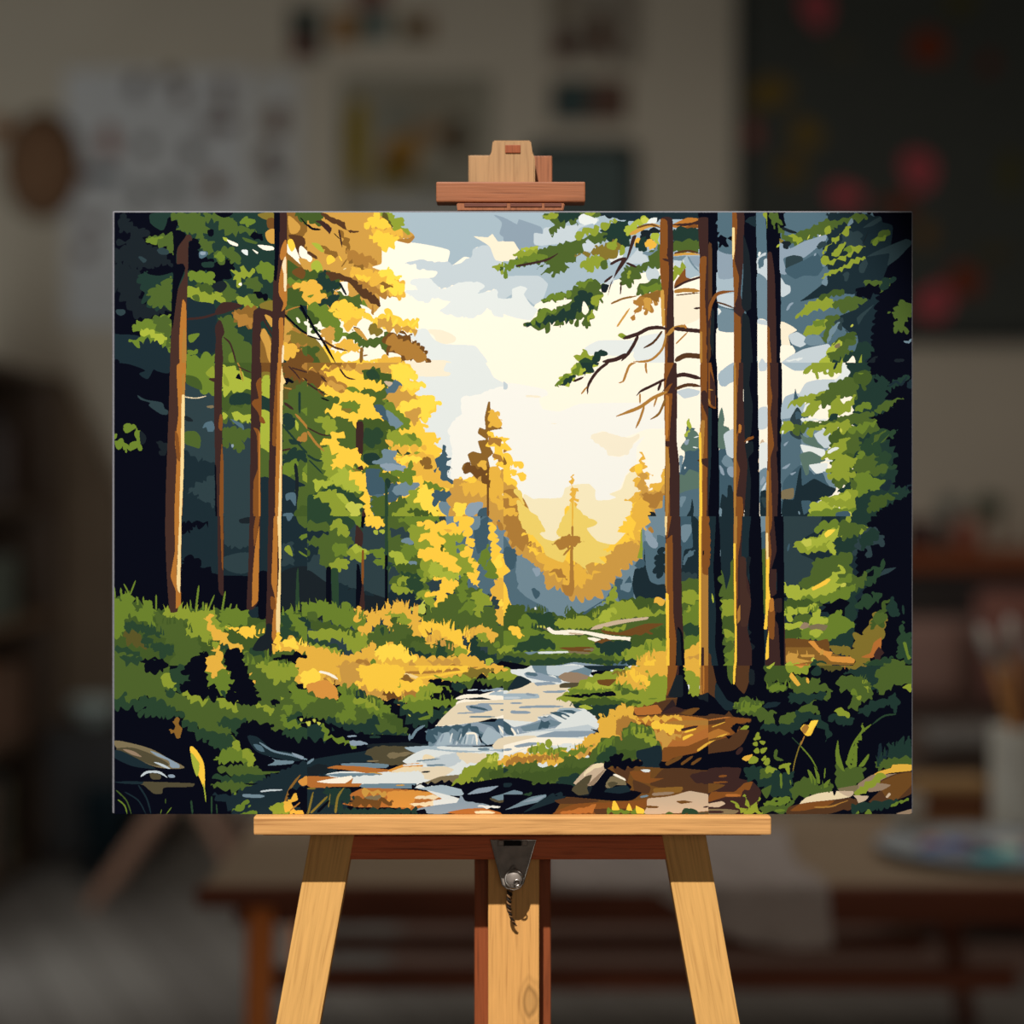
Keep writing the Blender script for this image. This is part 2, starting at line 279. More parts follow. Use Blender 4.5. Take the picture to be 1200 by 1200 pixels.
# ------------------------------------------------------------------ the painted canvas
text = '''
@130 245
h -5,-5 1205,-5 1205,905 -5,905
K 0,0 290,0 235,45 230,80 300,125 330,60 350,45 410,90 385,100 370,330 360,700 350,740 120,750 0,740
k! 50,40 90,45 115,80 150,110 200,120 205,150 190,190 280,240 330,290 360,325 270,330 240,355 210,330 180,350 80,330 40,290 0,280 0,240 90,220 50,190 120,180 100,130 50,130 50,70
k! 10,330 60,320 150,360 200,400 195,460 160,500 200,560 300,560 340,590 270,625 160,640 120,600 60,520 40,470 0,480
h 230,30 320,20 330,60 320,100 300,125 240,90
h! 160,400 200,370 350,360 360,400 360,560 250,580 200,540 190,490 170,440
G! 215,490 260,455 300,440 350,400 355,560 300,570 240,570 230,520
G! 210,170 270,155 365,150 365,265 310,220 250,200
m! 205,185 240,165 300,165 270,190 230,205
N 270,240 300,225 340,245 335,265 290,265
N 160,280 180,278 210,300 190,315
N 30,590 80,590 85,610 60,625 35,615
K 210,375 260,345 330,330 365,350 360,370 280,390
n 0,740 60,735 150,740 200,760 350,780 350,905 0,905
K 0,890 40,880 50,905 0,905
m! 120,690 160,660 250,640 340,620 350,700 345,825 310,800 250,760 190,770 150,800 110,780 180,740 130,700
G! 240,640 300,630 345,640 345,790 310,740 270,690
l! 175,710 230,705 290,740 325,750 310,780 260,770 240,745 200,740
G! 350,25 520,25 545,60 575,120 540,160 560,180 610,200 580,215 620,260 570,255 530,230 500,150 440,140 390,120 400,90 360,50
G! 540,25 650,30 720,60 740,90 850,120 850,135 750,140 700,150 640,110 620,70 560,60
h 735,25 760,90 850,115 860,30
m! 760,65 800,45 835,75 810,105 780,90
G 770,165 860,195 850,205 790,190
K! 455,190 515,195 520,280 570,290 620,310 640,290 700,300 720,340 690,380 650,430 610,450 590,440 600,390 550,360 455,360
K 610,20 715,20 690,45 650,48
h 530,315 600,310 600,340 540,340
z 518,250 560,248 570,262 545,285 520,288
u 525,250 555,252 550,268 525,268
K 565,125 600,120 600,155 575,160
G! 600,270 660,230 720,235 760,310 700,310 690,280 640,300
m! 605,280 640,250 665,275 640,300
l 655,165 680,170 690,190 665,185
W 680,178 745,205 740,218 700,205
w 765,240 800,240 800,272 770,255
W 828,235 865,255 855,262
W 860,210 950,220 955,238 900,240
K! 810,160 850,140 890,150 880,180 830,170
M! 720,360 750,370 780,330 800,370 830,350 840,380 790,400 760,420 740,440 720,400
G! 790,410 850,400 880,440 890,465 850,490 810,460 780,440
m! 850,350 880,310 950,330 955,420 900,410 870,370
W 745,440 765,430 765,450
m! 455,370 560,370 600,400 600,440 560,440 500,420 460,410
G! 650,430 700,450 740,500 720,540 660,545 640,490
M! 440,470 520,460 560,490 640,490 655,530 600,540 570,580 530,540 500,530 440,510
g! 500,440 580,445 600,490 530,480
G 475,510 510,500 520,540 490,535
k 590,450 650,420 680,450 640,490
M! 730,530 790,510 820,540 860,580 800,590 770,560
G 800,500 850,500 940,530 930,560 850,570 820,540
K! 835,485 880,490 910,500 900,525 860,515
n 445,520 500,540 610,570 610,830 560,850 480,830 445,800
h! 730,670 840,680 845,800 780,790 730,700
G! 640,640 720,640 730,700 800,790 830,800 830,905 640,905 650,760
O! 720,600 780,580 860,580 840,690 770,660 730,650
o! 715,610 760,615 830,640 820,695 740,660
m 455,740 520,730 480,780 460,780
m! 445,840 500,825 470,860 520,870 560,850 610,860 610,905 445,905
m 690,855 715,840 720,905 690,890
D 860,30 950,20 955,60 900,60
b 915,60 955,55 955,120 920,110
A 905,140 940,115 960,120 960,200 920,190
D 870,560 950,535 950,600 900,600
O 1030,20 1205,20 1205,905 1030,905
A 1040,40 1110,100 1090,140 1050,140
g! 1080,20 1205,20 1205,90 1130,80
K~7 1110,50 1170,115 1205,120
A! 1130,150 1205,140 1205,240 1150,210
B 1040,150 1120,160 1140,200 1100,260 1060,180
W 1030,210 1060,190 1100,270 1115,325 1060,280 1030,250
y 1035,185 1060,175 1080,220 1060,250 1040,220
W 1115,215 1190,300 1160,320 1105,270
A 1100,290 1160,300 1190,330 1140,360
g 1030,300 1100,340 1205,380 1205,420 1100,420 1030,410
b 1060,370 1110,340 1140,370 1120,410
l 1175,310 1205,300 1205,360 1180,350
m! 1030,410 1110,420 1205,420 1205,450 1030,440
g! 1030,470 1110,480 1160,540 1205,560 1205,590 1060,590 1020,560
a! 1070,440 1205,430 1205,540 1150,550 1120,480
G! 1030,590 1110,580 1205,560 1205,760 1100,720
n 1100,570 1205,590 1205,720 1150,640
W 1085,635 1100,640 1110,665 1095,665
W 1130,660 1155,660 1155,680 1140,680
A 1010,640 1060,680 1080,720 1010,800
o! 1060,700 1205,760 1205,810 1100,800
D! 1040,720 1120,730 1180,770 1090,790
b 1040,860 1100,820 1180,905 1040,905
G! 1110,810 1205,810 1205,905 1180,890
a! 1010,790 1060,790 1100,830 1040,880 1010,850
K~12 1010,610 1060,660 1130,720 1205,750
K~18 1110,560 1150,640 1205,730
T 610,600 660,545 770,565 680,605 620,620
T~14 440,645 540,635 640,605
T 610,690 640,650 665,720 650,760 655,905 610,905 615,760
T~10 660,750 700,790 735,905
T- 825,905 835,600 870,580 950,600 950,640 880,660 882,720 875,905
A 900,620 945,640 940,690
O- 882,700 940,760 935,905 875,905
A 875,740 900,700 940,790 938,905 920,880 900,800
T~10 890,640 960,760
T- 960,20 1030,20 1030,300 1020,610 1000,905 935,905 945,700 950,450 960,300
K- 955,20 990,20 985,250 970,420 955,410 960,250
R 1000,220 1025,180 1030,260 1000,300 990,280
R 985,420 1010,290 1030,270 1030,560 1000,600 1010,550 985,500
i 1002,330 1025,280 1028,480 1015,480 1012,380
R 985,640 1010,640 1005,905 980,905 985,780
i 1005,800 1015,800 1010,905 1000,905
o~8 1020,600 1070,580 1110,570
t- 445,150 470,155 475,185 455,190 450,420 445,560 440,905 350,905 355,700 390,480 430,390 430,330 385,320 390,230
K 370,130 440,150 390,230 385,320 420,320 435,350 395,460 360,700 355,560 370,300
R 420,530 440,560 440,905 405,905 400,760
o 425,700 440,720 440,905 415,905
@130 425
n -5,-5 1205,-5 1205,905 -5,905
K- -5,-5 350,-5 340,905 -5,905
n 50,0 340,-5 340,60 270,50 250,40 215,95 165,65 200,45 110,10
N 155,190 200,215 300,235 315,270 335,280 330,305 290,300 220,250 230,235 170,215
m! 75,380 120,360 165,400 180,460 165,510 130,500 100,490 150,450 145,400 100,385
m! 20,465 60,450 100,490 90,520 70,500 40,490
k 170,400 205,430 200,470 175,480
m 0,430 35,415 30,445 10,450
k! 275,460 330,475 330,520 290,540 275,525 300,510 275,490
N! 430,100 615,190 615,580 575,605 540,575 480,560 440,540 425,480
n! 425,530 520,580 615,600 615,905 420,905
m- 440,-5 605,-5 605,170 530,170 480,110 440,90
g 440,75 500,85 530,120 530,160 440,120
M 555,60 600,20 605,90 570,80
N! 455,755 500,715 560,690 610,660 605,840 560,810 510,800 520,780
G 430,410 460,400 500,405 525,440 520,500 490,495 430,470
z! 540,370 590,340 605,400 570,390
k 430,310 470,325 480,345 440,340
J 560,255 600,250 600,265 570,265
i~6 430,200 500,208 560,195
N- 655,300 820,300 820,905 655,905
g- 655,-5 820,-5 820,300 655,300
l! 655,20 740,40 820,110 820,150 760,170 655,170
M 660,60 690,110 690,140 660,120
g 750,-5 820,-5 820,80 770,40
h 700,195 760,175 820,190 820,240 780,245 700,245
G! 655,290 820,250 820,350 740,345 700,330 655,340
l! 715,290 760,300 815,310 815,350 770,340 720,330
l 655,290 685,310 660,335
z 700,330 770,360 780,395 750,375
G! 630,410 680,380 740,385 815,400 815,440 770,455 775,510 735,510 700,470 670,500 650,440
u 705,480 718,478 718,495 708,497
o~8 740,-5 755,30 775,110
K- 730,90 750,60 765,100
T~7 740,20 790,45 830,60
T- 610,-5 655,-5 650,200 658,905 620,905 605,300
r 640,300 655,320 650,400 630,380
r- 650,470 660,600 658,905 635,905 640,600
K- 608,600 616,600 622,905 612,905
T 570,95 610,90 610,115
b- 878,-5 937,-5 937,60 878,70
D- 878,60 937,60 937,200 878,200
l! 885,90 930,90 935,190 885,180
h- 878,190 937,220 937,290 878,270
l- 878,280 937,300 937,520 878,500
G- 876,500 935,540 935,690 876,670
n- 874,680 930,680 930,905 874,905
T- 825,-5 880,-5 878,300 860,905 815,905 820,300
r 850,120 880,90 880,330 860,290 825,240 840,215 865,210
r- 835,380 870,400 876,905 835,905 835,700 860,620 855,430
R- 866,400 875,420 874,905 864,905
r 870,310 890,320 905,355 875,350
d- 1005,-5 1205,-5 1205,300 1005,300
b! 1010,-5 1130,-5 1200,90 1200,150 1120,110 1020,80
o! 1130,10 1205,-5 1205,90 1150,60
A 1120,90 1160,110 1170,120 1130,100
G! 1010,270 1100,130 1205,130 1205,905 1090,905 1010,905
T~8 1040,20 1080,60 1110,100
T~8 1060,30 1160,60
T~10 1130,90 1200,150
K! 1010,90 1040,95 1075,110 1030,120
o~9 1010,145 1060,155
T~16 1015,235 1070,275
h~15 1105,170 1105,300
m! 1120,270 1170,270 1140,310
m! 1170,220 1205,190 1205,300
h! 1010,300 1070,320 1090,370 1020,370
o~14 1080,300 1150,380 1205,480
o! 1110,430 1150,410 1130,460 1090,465
l 1080,335 1100,360 1095,400 1082,380
h! 1010,540 1090,510 1150,560 1060,580 1010,600
m! 1010,600 1090,570 1060,660 1010,640
m! 1140,600 1205,570 1205,720 1150,660
n 1000,660 1080,690 1140,720 1080,740 1090,840 1080,905 1000,905
k~20 1080,590 1090,690 1085,830
z 1025,770 1080,765 1080,840 1050,800 1030,810
z 1010,885 1060,880 1070,905 1010,905
L 1175,690 1205,690 1205,720 1180,715
M! 1120,640 1200,700 1205,750 1140,700
g! 1100,850 1205,840 1205,905 1090,905
h~12 1000,360 1060,430 1130,510 1205,575
h 1040,450 1070,450 1120,470 1060,480
T 985,515 1050,500 1050,510 1000,520
T- 935,-5 1000,-5 1000,905 923,905 930,400
R- 975,-5 1000,-5 1000,905 962,905 965,600 975,200
r 945,480 955,250 972,40 976,190 965,490
c- 1000,20 1010,80 1025,115 1010,130 1003,400 998,905 980,905 992,480 990,200
t- 350,-5 440,-5 432,200 425,600 412,905 320,905 340,250
R- 385,20 440,-5 432,200 425,600 415,905 372,905 385,560 375,470 395,300
o 415,80 432,60 430,190 420,185
r 375,400 395,430 405,580 385,560
c- 415,190 432,190 427,600 413,905 400,905 408,600
@130 605
K -5,-5 1205,-5 1205,905 -5,905
n- 415,-5 1205,-5 1205,330 415,330
K! 415,40 520,35 610,40 610,55 500,55 450,95 415,80
K! 420,260 460,240 510,250 540,300 610,330 610,420 420,420
n- 570,30 615,30 615,330 590,330
N! 660,-5 820,-5 810,170 700,180 660,160
n 655,160 720,200 810,180 810,240 700,230 655,240
N 660,240 810,215 810,320 740,335 660,300
k 750,20 815,5 815,40 760,40
K! 680,430 720,410 800,440 800,560 680,500
n! 1005,-5 1100,-5 1095,300 1060,310 1000,280
N! 1000,170 1060,160 1070,280 1010,280
M 1015,195 1045,170 1065,235
z! 1025,0 1060,0 1050,30
n! 1100,150 1205,170 1205,330 1150,300 1100,320
k 1000,330 1205,310 1205,520 1000,540
G- 1095,-5 1205,-5 1205,80 1150,70 1095,50
n 1080,-5 1100,40 1150,90 1100,130
m! 1100,130 1150,100 1205,95 1205,125
m 1155,155 1205,135 1205,165
m~10 1100,205 1150,235 1165,210 1135,185
H- 1098,300 1105,560 1080,560 1088,330
g! 0,500 150,500 260,550 420,540 700,550 900,600 1205,560 1205,905 0,905
m! 0,480 60,490 110,450 150,560 220,490 260,560 250,640 180,610 100,580 60,700 0,680
M! 310,560 420,540 470,560 600,560 640,640 700,650 590,700 500,710 440,690 450,610 360,600
m! 640,560 720,540 810,570 780,640 700,640 650,640
d! 75,680 160,680 200,770 100,740
H! 80,640 120,615 180,640 220,640 280,680 320,640 325,680 260,700 150,670 80,665
H! 185,710 215,700 250,740 320,750 370,760 330,820 280,800 220,750
H! 400,780 470,745 515,755 480,810 420,800
H! 20,770 80,770 160,800 170,840 100,830 40,870 15,860
G! 250,560 350,600 440,610 430,690 500,720 540,800 600,800 600,900 350,900 380,780 300,700
K! 190,840 300,840 330,870 320,905 190,905
H 220,850 260,840 280,880 240,890
K! 440,870 500,840 545,795 560,880 540,905 450,905
H! 640,760 690,740 760,790 700,800
K! 670,840 690,780 760,790 775,850 760,905 680,905
a! 555,600 590,570 595,640 680,690 690,740 770,750 765,790 700,760 640,740 580,680
a! 600,780 620,740 640,790 650,860 620,905 560,900 560,830 600,850 620,820
M! 520,650 580,690 600,740 640,740 610,770 540,730
y! 670,650 750,655 740,670
y! 750,670 800,650 880,655 895,700 830,700 790,710
g! 700,690 760,700 800,720 830,740 760,740 720,720
m! 770,800 800,800 850,850 1050,880 1050,905 780,905
G 850,640 905,620 900,700 850,700
H! 810,780 870,750 900,800 880,830 820,810
n 810,550 865,530 865,590 820,590
K- 865,330 920,330 910,595 865,595
m! 1110,510 1205,510 1205,600 1150,590
m! 1020,560 1060,550 1100,590 1150,600 1200,640 1205,740 1110,700
H! 1000,560 1050,600 1060,640 1000,630
h! 1110,590 1180,640 1170,665 1130,620
H! 990,650 1090,680 1100,710 1000,720
a! 950,740 1010,740 1070,710 1100,750 1205,760 1205,860 1150,810 1080,790 980,790
Y! 1000,740 1070,715 1095,760 1040,770
K! 940,850 990,820 1050,800 1130,810 1180,870 1205,860 1205,905 1100,905 1040,870 980,880
G 960,800 1040,790 1070,810 1000,810
m~10 25,480 18,410
m~12 62,490 58,420
m~9 110,460 75,395
m~9 112,460 145,375
m~11 160,520 150,470
m~11 190,510 190,470
m~12 265,550 265,460
m~9 470,550 465,490
m~12 497,550 515,405
m~11 540,550 540,500
m~9 565,560 607,460
m~12 650,560 670,440
m~10 690,560 705,510
m~10 730,560 738,515
m~9 770,600 838,505
T- 625,-5 660,-5 660,460 650,465 630,430
r- 640,-5 658,-5 658,320 650,300
T- 815,-5 875,-5 862,500 830,545 795,545 805,300
r- 840,180 868,40 872,-5 850,-5 835,80
R- 845,180 870,60 862,495 840,520 826,530 830,350
T- 925,-5 995,-5 985,660 960,780 905,780 915,400
R- 955,-5 978,-5 970,660 965,760 940,690 960,480 940,390 945,250
c- 975,-5 998,-5 990,690 970,690 968,560 985,300
r 935,470 960,480 965,540 940,545
k 915,630 945,640 940,720 950,760 930,860 910,870 920,780 890,790 830,780 870,710 900,690
y! 965,700 990,680 990,770 965,780
a! 940,750 965,760 955,800
m 915,790 925,775 925,830 915,830
t- 320,-5 413,-5 408,500 420,545 345,560 325,300
R- 372,-5 405,-5 400,60 385,330 400,420 410,450 410,520 380,540 380,440 350,350 375,200
c- 400,40 413,40 405,450 390,430 385,380
c- 400,-5 413,-5 413,40 400,35
m*45,14 0,500 100,490 240,560
M*40,14 320,565 450,545 600,560
H*36,12 80,650 200,650 320,680
H*36,12 200,760 300,780 360,790
y*30,9 750,680 890,670
g*34,12 250,600 440,640 600,760
Y*30,14 985,770 1080,735 1205,770
m*40,10 1010,560 1205,520
@130 780
K -5,-5 1205,-5 1205,905 -5,905
G! -5,-5 230,10 290,40 320,170 420,160 450,190 600,180 680,220 840,230 900,180 960,240 1000,200 1205,120 1205,240 1150,270 1100,380 1040,370 930,380 850,330 760,330 700,400 740,440 700,480 610,440 540,380 450,340 410,280 340,240 250,190 200,180 80,220 -5,180
H! 0,180 80,170 90,220 210,185 350,240 410,285 400,300 300,300 180,290 200,250 120,240 0,250
H! 310,140 360,40 470,-5 490,40 430,90 400,150 330,170
M! 290,70 330,40 370,60 370,120 330,130
m 365,130 385,130 380,150 365,145
M! 430,150 480,160 540,190 580,200 540,220 480,210 440,185
M! 590,170 680,210 750,200 730,240 720,260 650,240 620,200
m! 500,100 560,60 640,-5 700,20 740,95 730,160 690,110 680,180 620,140 550,130
K! 400,120 430,90 500,110 620,160 600,200 540,180 440,150
M! 500,40 560,60 620,80 600,110 520,70
a! 560,0 600,-5 640,10 690,30 670,70 640,40 590,40
K! 730,100 780,80 860,170 830,210 760,210 690,200 680,160 740,150
H 640,150 670,150 670,190
a 785,10 830,40 850,110 835,100 800,50
m 775,45 810,50 815,80 785,80
M! 860,5 1050,-5 1100,20 1050,80 1020,190 990,180 960,90 880,50
G 830,170 870,70 950,90 980,190 930,190
m 910,100 940,130 945,170 920,150
a! 1050,50 1120,10 1205,-5 1205,150 1150,120 1060,90
Y! 1150,70 1205,20 1205,90
M! 830,210 880,230 950,250 940,290 870,240
m! 1000,250 1070,220 1120,250 1050,280
H! 620,340 680,310 800,320 760,350 730,410 700,370
K! 740,390 790,330 860,340 950,350 940,400 1050,390 1100,420 1205,400 1205,600 900,620 850,560 770,490
m! 990,290 1040,300 1100,330 1120,380 1030,370
H! 1030,310 1100,270 1205,240 1205,310 1130,330
K 1090,300 1205,290 1205,330 1110,330
L 1105,310 1125,310 1115,330
L 1140,330 1200,330 1170,355
H! 1000,390 1060,370 1205,370 1205,410 1110,430 1050,420
H! 410,330 480,330 520,370 690,410 740,450 680,490 600,480 560,430 540,440
O! 365,320 395,315 405,350 410,420 370,400 340,380 375,370
n 800,415 860,420 960,510 1000,500 1130,530 1100,560 960,540 850,500
z 835,460 880,470 900,505 860,495
U~12 870,450 950,500 1060,525 1150,550 1205,545
u 1060,510 1130,535 1120,550 1070,525
U 920,525 960,550 1075,560 1060,575 920,585 960,560
m! 615,540 680,490 750,480 830,520 820,580 750,560 640,570
G! 620,600 700,590 800,580 870,600 870,640 780,660 720,640 650,620
M! 710,470 740,435 760,480 740,500
M! 760,500 800,490 840,530 830,590 800,580 790,540
H! 600,640 710,650 850,630 940,690 880,730 700,720
G! 585,700 680,680 760,690 830,690 930,685 900,720 700,730
G 690,600 860,620 1000,620 850,640
J 20,440 120,455 240,490 330,540 430,595 360,605 250,590 120,530 40,490
j 30,490 120,480 240,520 340,580 250,585 130,535
Q 70,490 130,500 180,535 120,520
u 230,500 290,520 400,580 400,600 350,595 340,560 270,530
s 250,565 300,575 350,605 320,600
n 0,500 60,500 220,580 260,605 130,590 20,540
s~14 175,650 210,625 280,625 330,655
j 230,630 290,640 290,665 240,665
u 335,640 370,640 375,655 340,655
j- 135,690 195,680 490,690 480,710 310,715 300,750 250,750 190,700
n 20,680 190,680 180,695 60,690
n! 600,750 700,760 950,640 1205,560 1205,900 700,900 700,840
s~10 875,738 940,730 1005,728
U~20 770,760 840,765 900,765
K 780,690 860,690 820,700
m~16 720,755 735,745
m! 710,850 760,810 800,795 790,820 740,850
m~14 805,830 820,815
m! 770,865 850,850 840,880 780,880
g~8 30,730 90,790 120,870
m~8 40,785 80,820 95,870
n~8 80,740 160,790 205,870
n~10 160,700 210,780 235,870
g~8 320,780 320,810
m~5 290,870 298,840
H~12 470,790 478,870
H~10 590,765 590,870
H~8 618,810 622,870
m~6 325,870 355,830
k! 1150,640 1205,580 1205,640
e! 1095,680 1140,650 1205,640 1205,700 1120,700
O~14 1020,800 1050,720 1110,640
K! 1040,760 1100,720 1205,700 1205,870 1140,870
M! 930,830 1000,800 1060,830 1040,880 950,870
a! 1010,810 1040,790 1090,750 1060,830 1130,860 1060,870
o~8 1050,850 1110,800
D~10 1150,870 1190,730
y 462,480 475,472 505,500 540,560 550,620 550,700 545,720 520,660 490,600 470,530
l 468,510 500,545 520,580 505,650 480,590
y 520,570 545,590 550,690 525,660
l~7 540,690 550,740 557,800
@360 245
W -5,-5 1205,-5 1205,905 -5,905
S- 490,20 1205,20 1205,200 1040,215 980,230 990,290 920,280 850,330 820,320 830,240 600,195
s! 570,320 660,295 740,310 830,310 860,330 960,280 980,230 1090,210 1205,280 1205,525 1120,525 1100,470 1000,495 920,430 790,465 720,420 700,360 640,350 640,325
w! 560,500 600,470 650,470 610,430 630,400 720,410 790,470 900,430 1000,430 1040,450 1000,495 1110,475 1120,525 1205,525 1205,610 1110,630 1060,580 1010,620 930,635 780,600 840,545 740,520 700,550 610,510
u 1095,35 1160,50 1205,45 1205,165 1130,150 1140,80
V- 975,160 1060,165 1085,145 1120,190 1205,185 1205,305 1105,300 1070,220 1010,180
W 380,340 480,215 600,195 830,240 820,290 740,300 650,295 570,320 640,340 640,355 760,365 740,400 620,410 600,440 640,470 560,480 600,510 480,560
V 690,710 790,710 870,750 860,780 770,790 740,740
w 600,740 690,700 740,760 800,790 980,800 1010,830 1050,905 600,905 700,840
V 520,890 800,885 850,905 500,905
A- -5,-5 480,20 480,100 600,130 630,165 520,180 440,230 435,320 380,340 480,380 560,480 550,520 430,505 425,570 370,620 -5,640
M! 430,20 490,22 520,50 570,75 560,110 580,130 500,120
d! 440,22 480,60 500,110 480,110
y! 355,70 400,25 430,60 480,80 480,115 430,110 360,100
a! 380,115 480,120 560,130 555,160 500,150 400,130
o 520,180 600,170 620,155 630,165 600,200 560,195
y! 360,160 440,135 520,165 510,220 440,240 410,200
g! -5,20 80,20 90,60 60,95 0,70
B! 80,20 150,50 220,80 230,120 300,130 260,140 210,110 170,90 110,60
T! 50,70 100,75 140,110 130,145 90,100
K~14 0,90 30,115 80,120
O! 190,120 220,160 250,200 230,260 300,280 335,360 300,350 250,300 215,200
T~10 185,120 195,170 205,225
K~5 155,140 190,175
O! 70,210 140,240 190,280 130,270 100,250
O~8 200,340 235,290
l 25,200 70,205 100,250 80,250
y 115,280 140,270 165,300 120,325
y~9 185,275 205,305
W 0,250 30,290 20,310 0,300
B~20 0,250 60,290
l 25,320 60,300 90,340 80,380 30,360
c~8 210,355 230,345
o! 230,240 330,270 400,300 330,330 260,300
g! -5,360 60,370 100,360 180,420 190,460 110,520 60,500 -5,420
h! 60,400 100,360 110,400 180,430 150,490 60,450
a! -5,440 60,430 70,480 100,500 95,560 40,560 -5,550
m 0,510 40,500 20,520
B! 110,370 160,370 270,410 330,450 420,530 425,570 380,550 290,490 210,420 140,410
o! 260,380 340,430 430,470 480,510 400,500 300,430
a! 260,340 430,380 560,430 550,520 460,470 340,410 270,390
y! 260,385 330,390 375,405 340,420
Y! 415,380 480,345 500,380 550,400 510,420 560,440 565,490 530,490 430,470 460,450 500,440 470,400
O! 430,430 480,440 500,460 450,460
W 140,460 170,480 200,460 190,430 240,430 245,480 230,520 180,490
k~14 190,430 210,470 230,505
A 240,430 300,500 250,500
h! 30,580 120,520 180,500 180,550 110,570 40,620
G! 180,480 230,510 310,510 320,560 300,590 250,560 190,540
m 330,530 355,580 320,560
W 310,560 360,580 400,620 350,610
o 385,555 390,620 375,610
O~12 180,530 220,580
m! 0,560 60,560 200,600 180,620 200,700 230,740 150,770 100,680 40,650
g! 0,590 60,640 40,680 80,720 40,720 0,640
y! 130,580 170,560 180,540 250,550 290,580 230,580 160,590
y! 160,600 250,580 330,600 390,640 480,600 560,650 650,650 640,700 560,700 500,680 420,690 330,640 250,680 200,650
a! 210,690 260,640 330,650 310,680 250,700
W! 290,680 330,640 370,660 350,710 310,700
D! 355,700 400,670 430,700 430,740 370,730
A! 410,650 480,640 520,680 620,700 650,720 480,710 430,690
Y~16 480,610 470,660
Y~16 530,640 500,690
Y~14 590,660 600,690
Y~12 650,650 610,690
T~9 270,690 310,705
G! 240,780 270,710 340,760 430,750 480,720 480,830 420,800 330,810 280,780
A 270,700 310,705 355,770 330,760
A! 80,730 120,690 160,700 150,780 110,770
a! 170,790 230,760 300,800 300,840 200,820 110,790
b! 460,740 540,730 610,740 600,770 640,780 700,830 670,840 705,890 600,870 560,905 480,830 460,790
o! 480,740 590,780 650,800 700,890 600,880 540,850 490,820
w 530,725 575,735 560,742
y! 90,800 160,840 250,840 350,870 500,905 100,905
W! 195,870 260,835 310,850 300,880 230,890
W! 330,830 420,815 470,860 420,860 360,890 330,870
W 480,840 550,860 520,900 490,890
O~20 320,810 315,905
O~10 325,860 355,855
D 0,740 60,770 140,905 60,905 0,820
g! -5,810 60,820 50,860 80,905 -5,905
b 0,850 40,880 20,905 -5,905
a! 430,870 470,860 560,890 560,905 430,905
M! 1080,345 1130,320 1205,320 1205,372 1160,380 1120,360
g! 1130,345 1205,340 1205,365
K~15 0,620 40,700 90,770 165,900
K~8 0,740 90,770
B~12 90,765 160,810 235,830
@360 425
w -5,-5 1205,-5 1205,905 -5,905
V 580,-5 810,-5 800,45 840,60 830,78 640,78 600,40
W 1050,-5 1205,-5 1205,125 1100,90 1070,40
x! 905,205 1000,190 1070,160 1205,150 1205,905 860,705 850,520 830,390 870,330 905,300
y! -5,-5 560,-5 640,70 600,100 690,120 650,145 640,200 700,190 770,240 740,280 710,330 650,330 700,370 680,390 780,450 740,480 780,500 790,560 760,640 800,690 860,710 900,680 960,710 960,905 -5,905
A! 380,-5 520,-5 480,60 330,60 250,60 150,40
o! 0,40 100,40 200,0 300,-5 130,50 180,90 220,160 120,130 0,120
O! 0,-5 210,-5 130,20 0,35
b! 0,60 70,60 100,100 60,130 0,120
y! 100,60 180,40 290,60 350,100 440,150 430,170 330,150 250,130 190,100
T~10 190,35 230,85 285,100
T~8 80,80 115,115
A! 120,110 200,130 215,160 150,150
G- -5,140 100,170 160,300 240,330 420,340 470,500 480,600 400,700 380,905 -5,905
G! 330,150 430,170 460,110 480,200 470,320 400,250 330,200
g! 320,60 350,40 400,30 500,90 495,125 440,110 370,100
H! 340,60 400,40 420,100 370,90
m 230,150 270,140 310,170 280,180
Y! 490,20 560,10 600,30 640,70 600,100 600,150 570,150 540,100 510,80
Y! 610,120 680,115 685,140 640,145
z! 470,150 520,100 550,140 500,180 470,200
q 450,110 500,115 480,140
A! 455,205 500,180 550,140 560,170 640,200 650,270 640,350 600,340 540,260 490,250
Y! 540,240 640,220 700,190 770,240 720,270 710,330 650,320 640,280 570,300
A! 590,320 580,290 660,260 660,290 640,350
m! 450,220 520,270 590,330 600,380 540,390 480,380
Z 390,255 440,250 470,300 480,350 440,330
U! 460,280 490,290 560,360 500,390 480,350
y! 100,150 180,190 300,180 380,200 390,270 440,320 400,340 330,340 300,360 260,350 220,310 100,290 120,240
m! 190,240 250,225 310,245 290,290 250,290 200,265
D 200,270 260,270 240,295
g! 300,370 330,330 450,340 520,400 500,500 440,520 380,500 330,520
H! 330,400 400,390 440,400 430,450 390,490 330,470
M! 470,400 560,420 640,440 640,480 580,490 500,480
m! 580,430 620,415 645,440 620,450
H 520,510 570,515 610,535 550,540
a! 470,450 510,490 640,490 700,500 600,510 500,510
M 490,530 600,545 640,520 700,545 620,560
T- 288,350 328,350 325,540 288,540
G! 20,220 90,200 160,200 170,240 90,280 40,250
M! 60,325 130,320 170,370 165,410 120,420 90,370
G 0,270 20,280 0,300
M! 80,540 130,480 200,560 260,600 330,700 330,740 200,740 120,680
h 330,540 400,530 430,570 390,600 340,590
U! 380,580 440,560 440,510 520,520 520,580 590,620 560,635 450,630 430,600
u! 425,600 470,590 590,610 570,635 470,630
y! 80,465 140,440 150,410 220,410 180,450 195,490 230,500 300,510 300,540 350,610 260,600 150,620 150,580 175,540 120,490
T! 290,620 320,605 330,630
D 260,620 300,630 310,655
l! 140,690 200,620 260,640 340,700 320,750 260,760 200,720
l! 30,690 100,690 160,700 120,730 50,735
H! 40,780 150,720 240,760 330,810 300,870 220,830 110,760
H! 0,790 60,770 120,800 150,905 0,905
M! 40,780 150,745 220,830 250,905 150,905 130,830
l 170,770 210,770 250,830 220,830
y! 240,640 330,650 360,700 350,740 390,780 370,830 380,870 420,905 350,905 330,860 330,780 310,740
L! 240,820 310,830 300,905 250,890
T 320,900 330,860 345,905
o~14 0,400 50,470 100,520
T~9 0,380 80,420 140,430
h~14 0,540 50,570 90,575
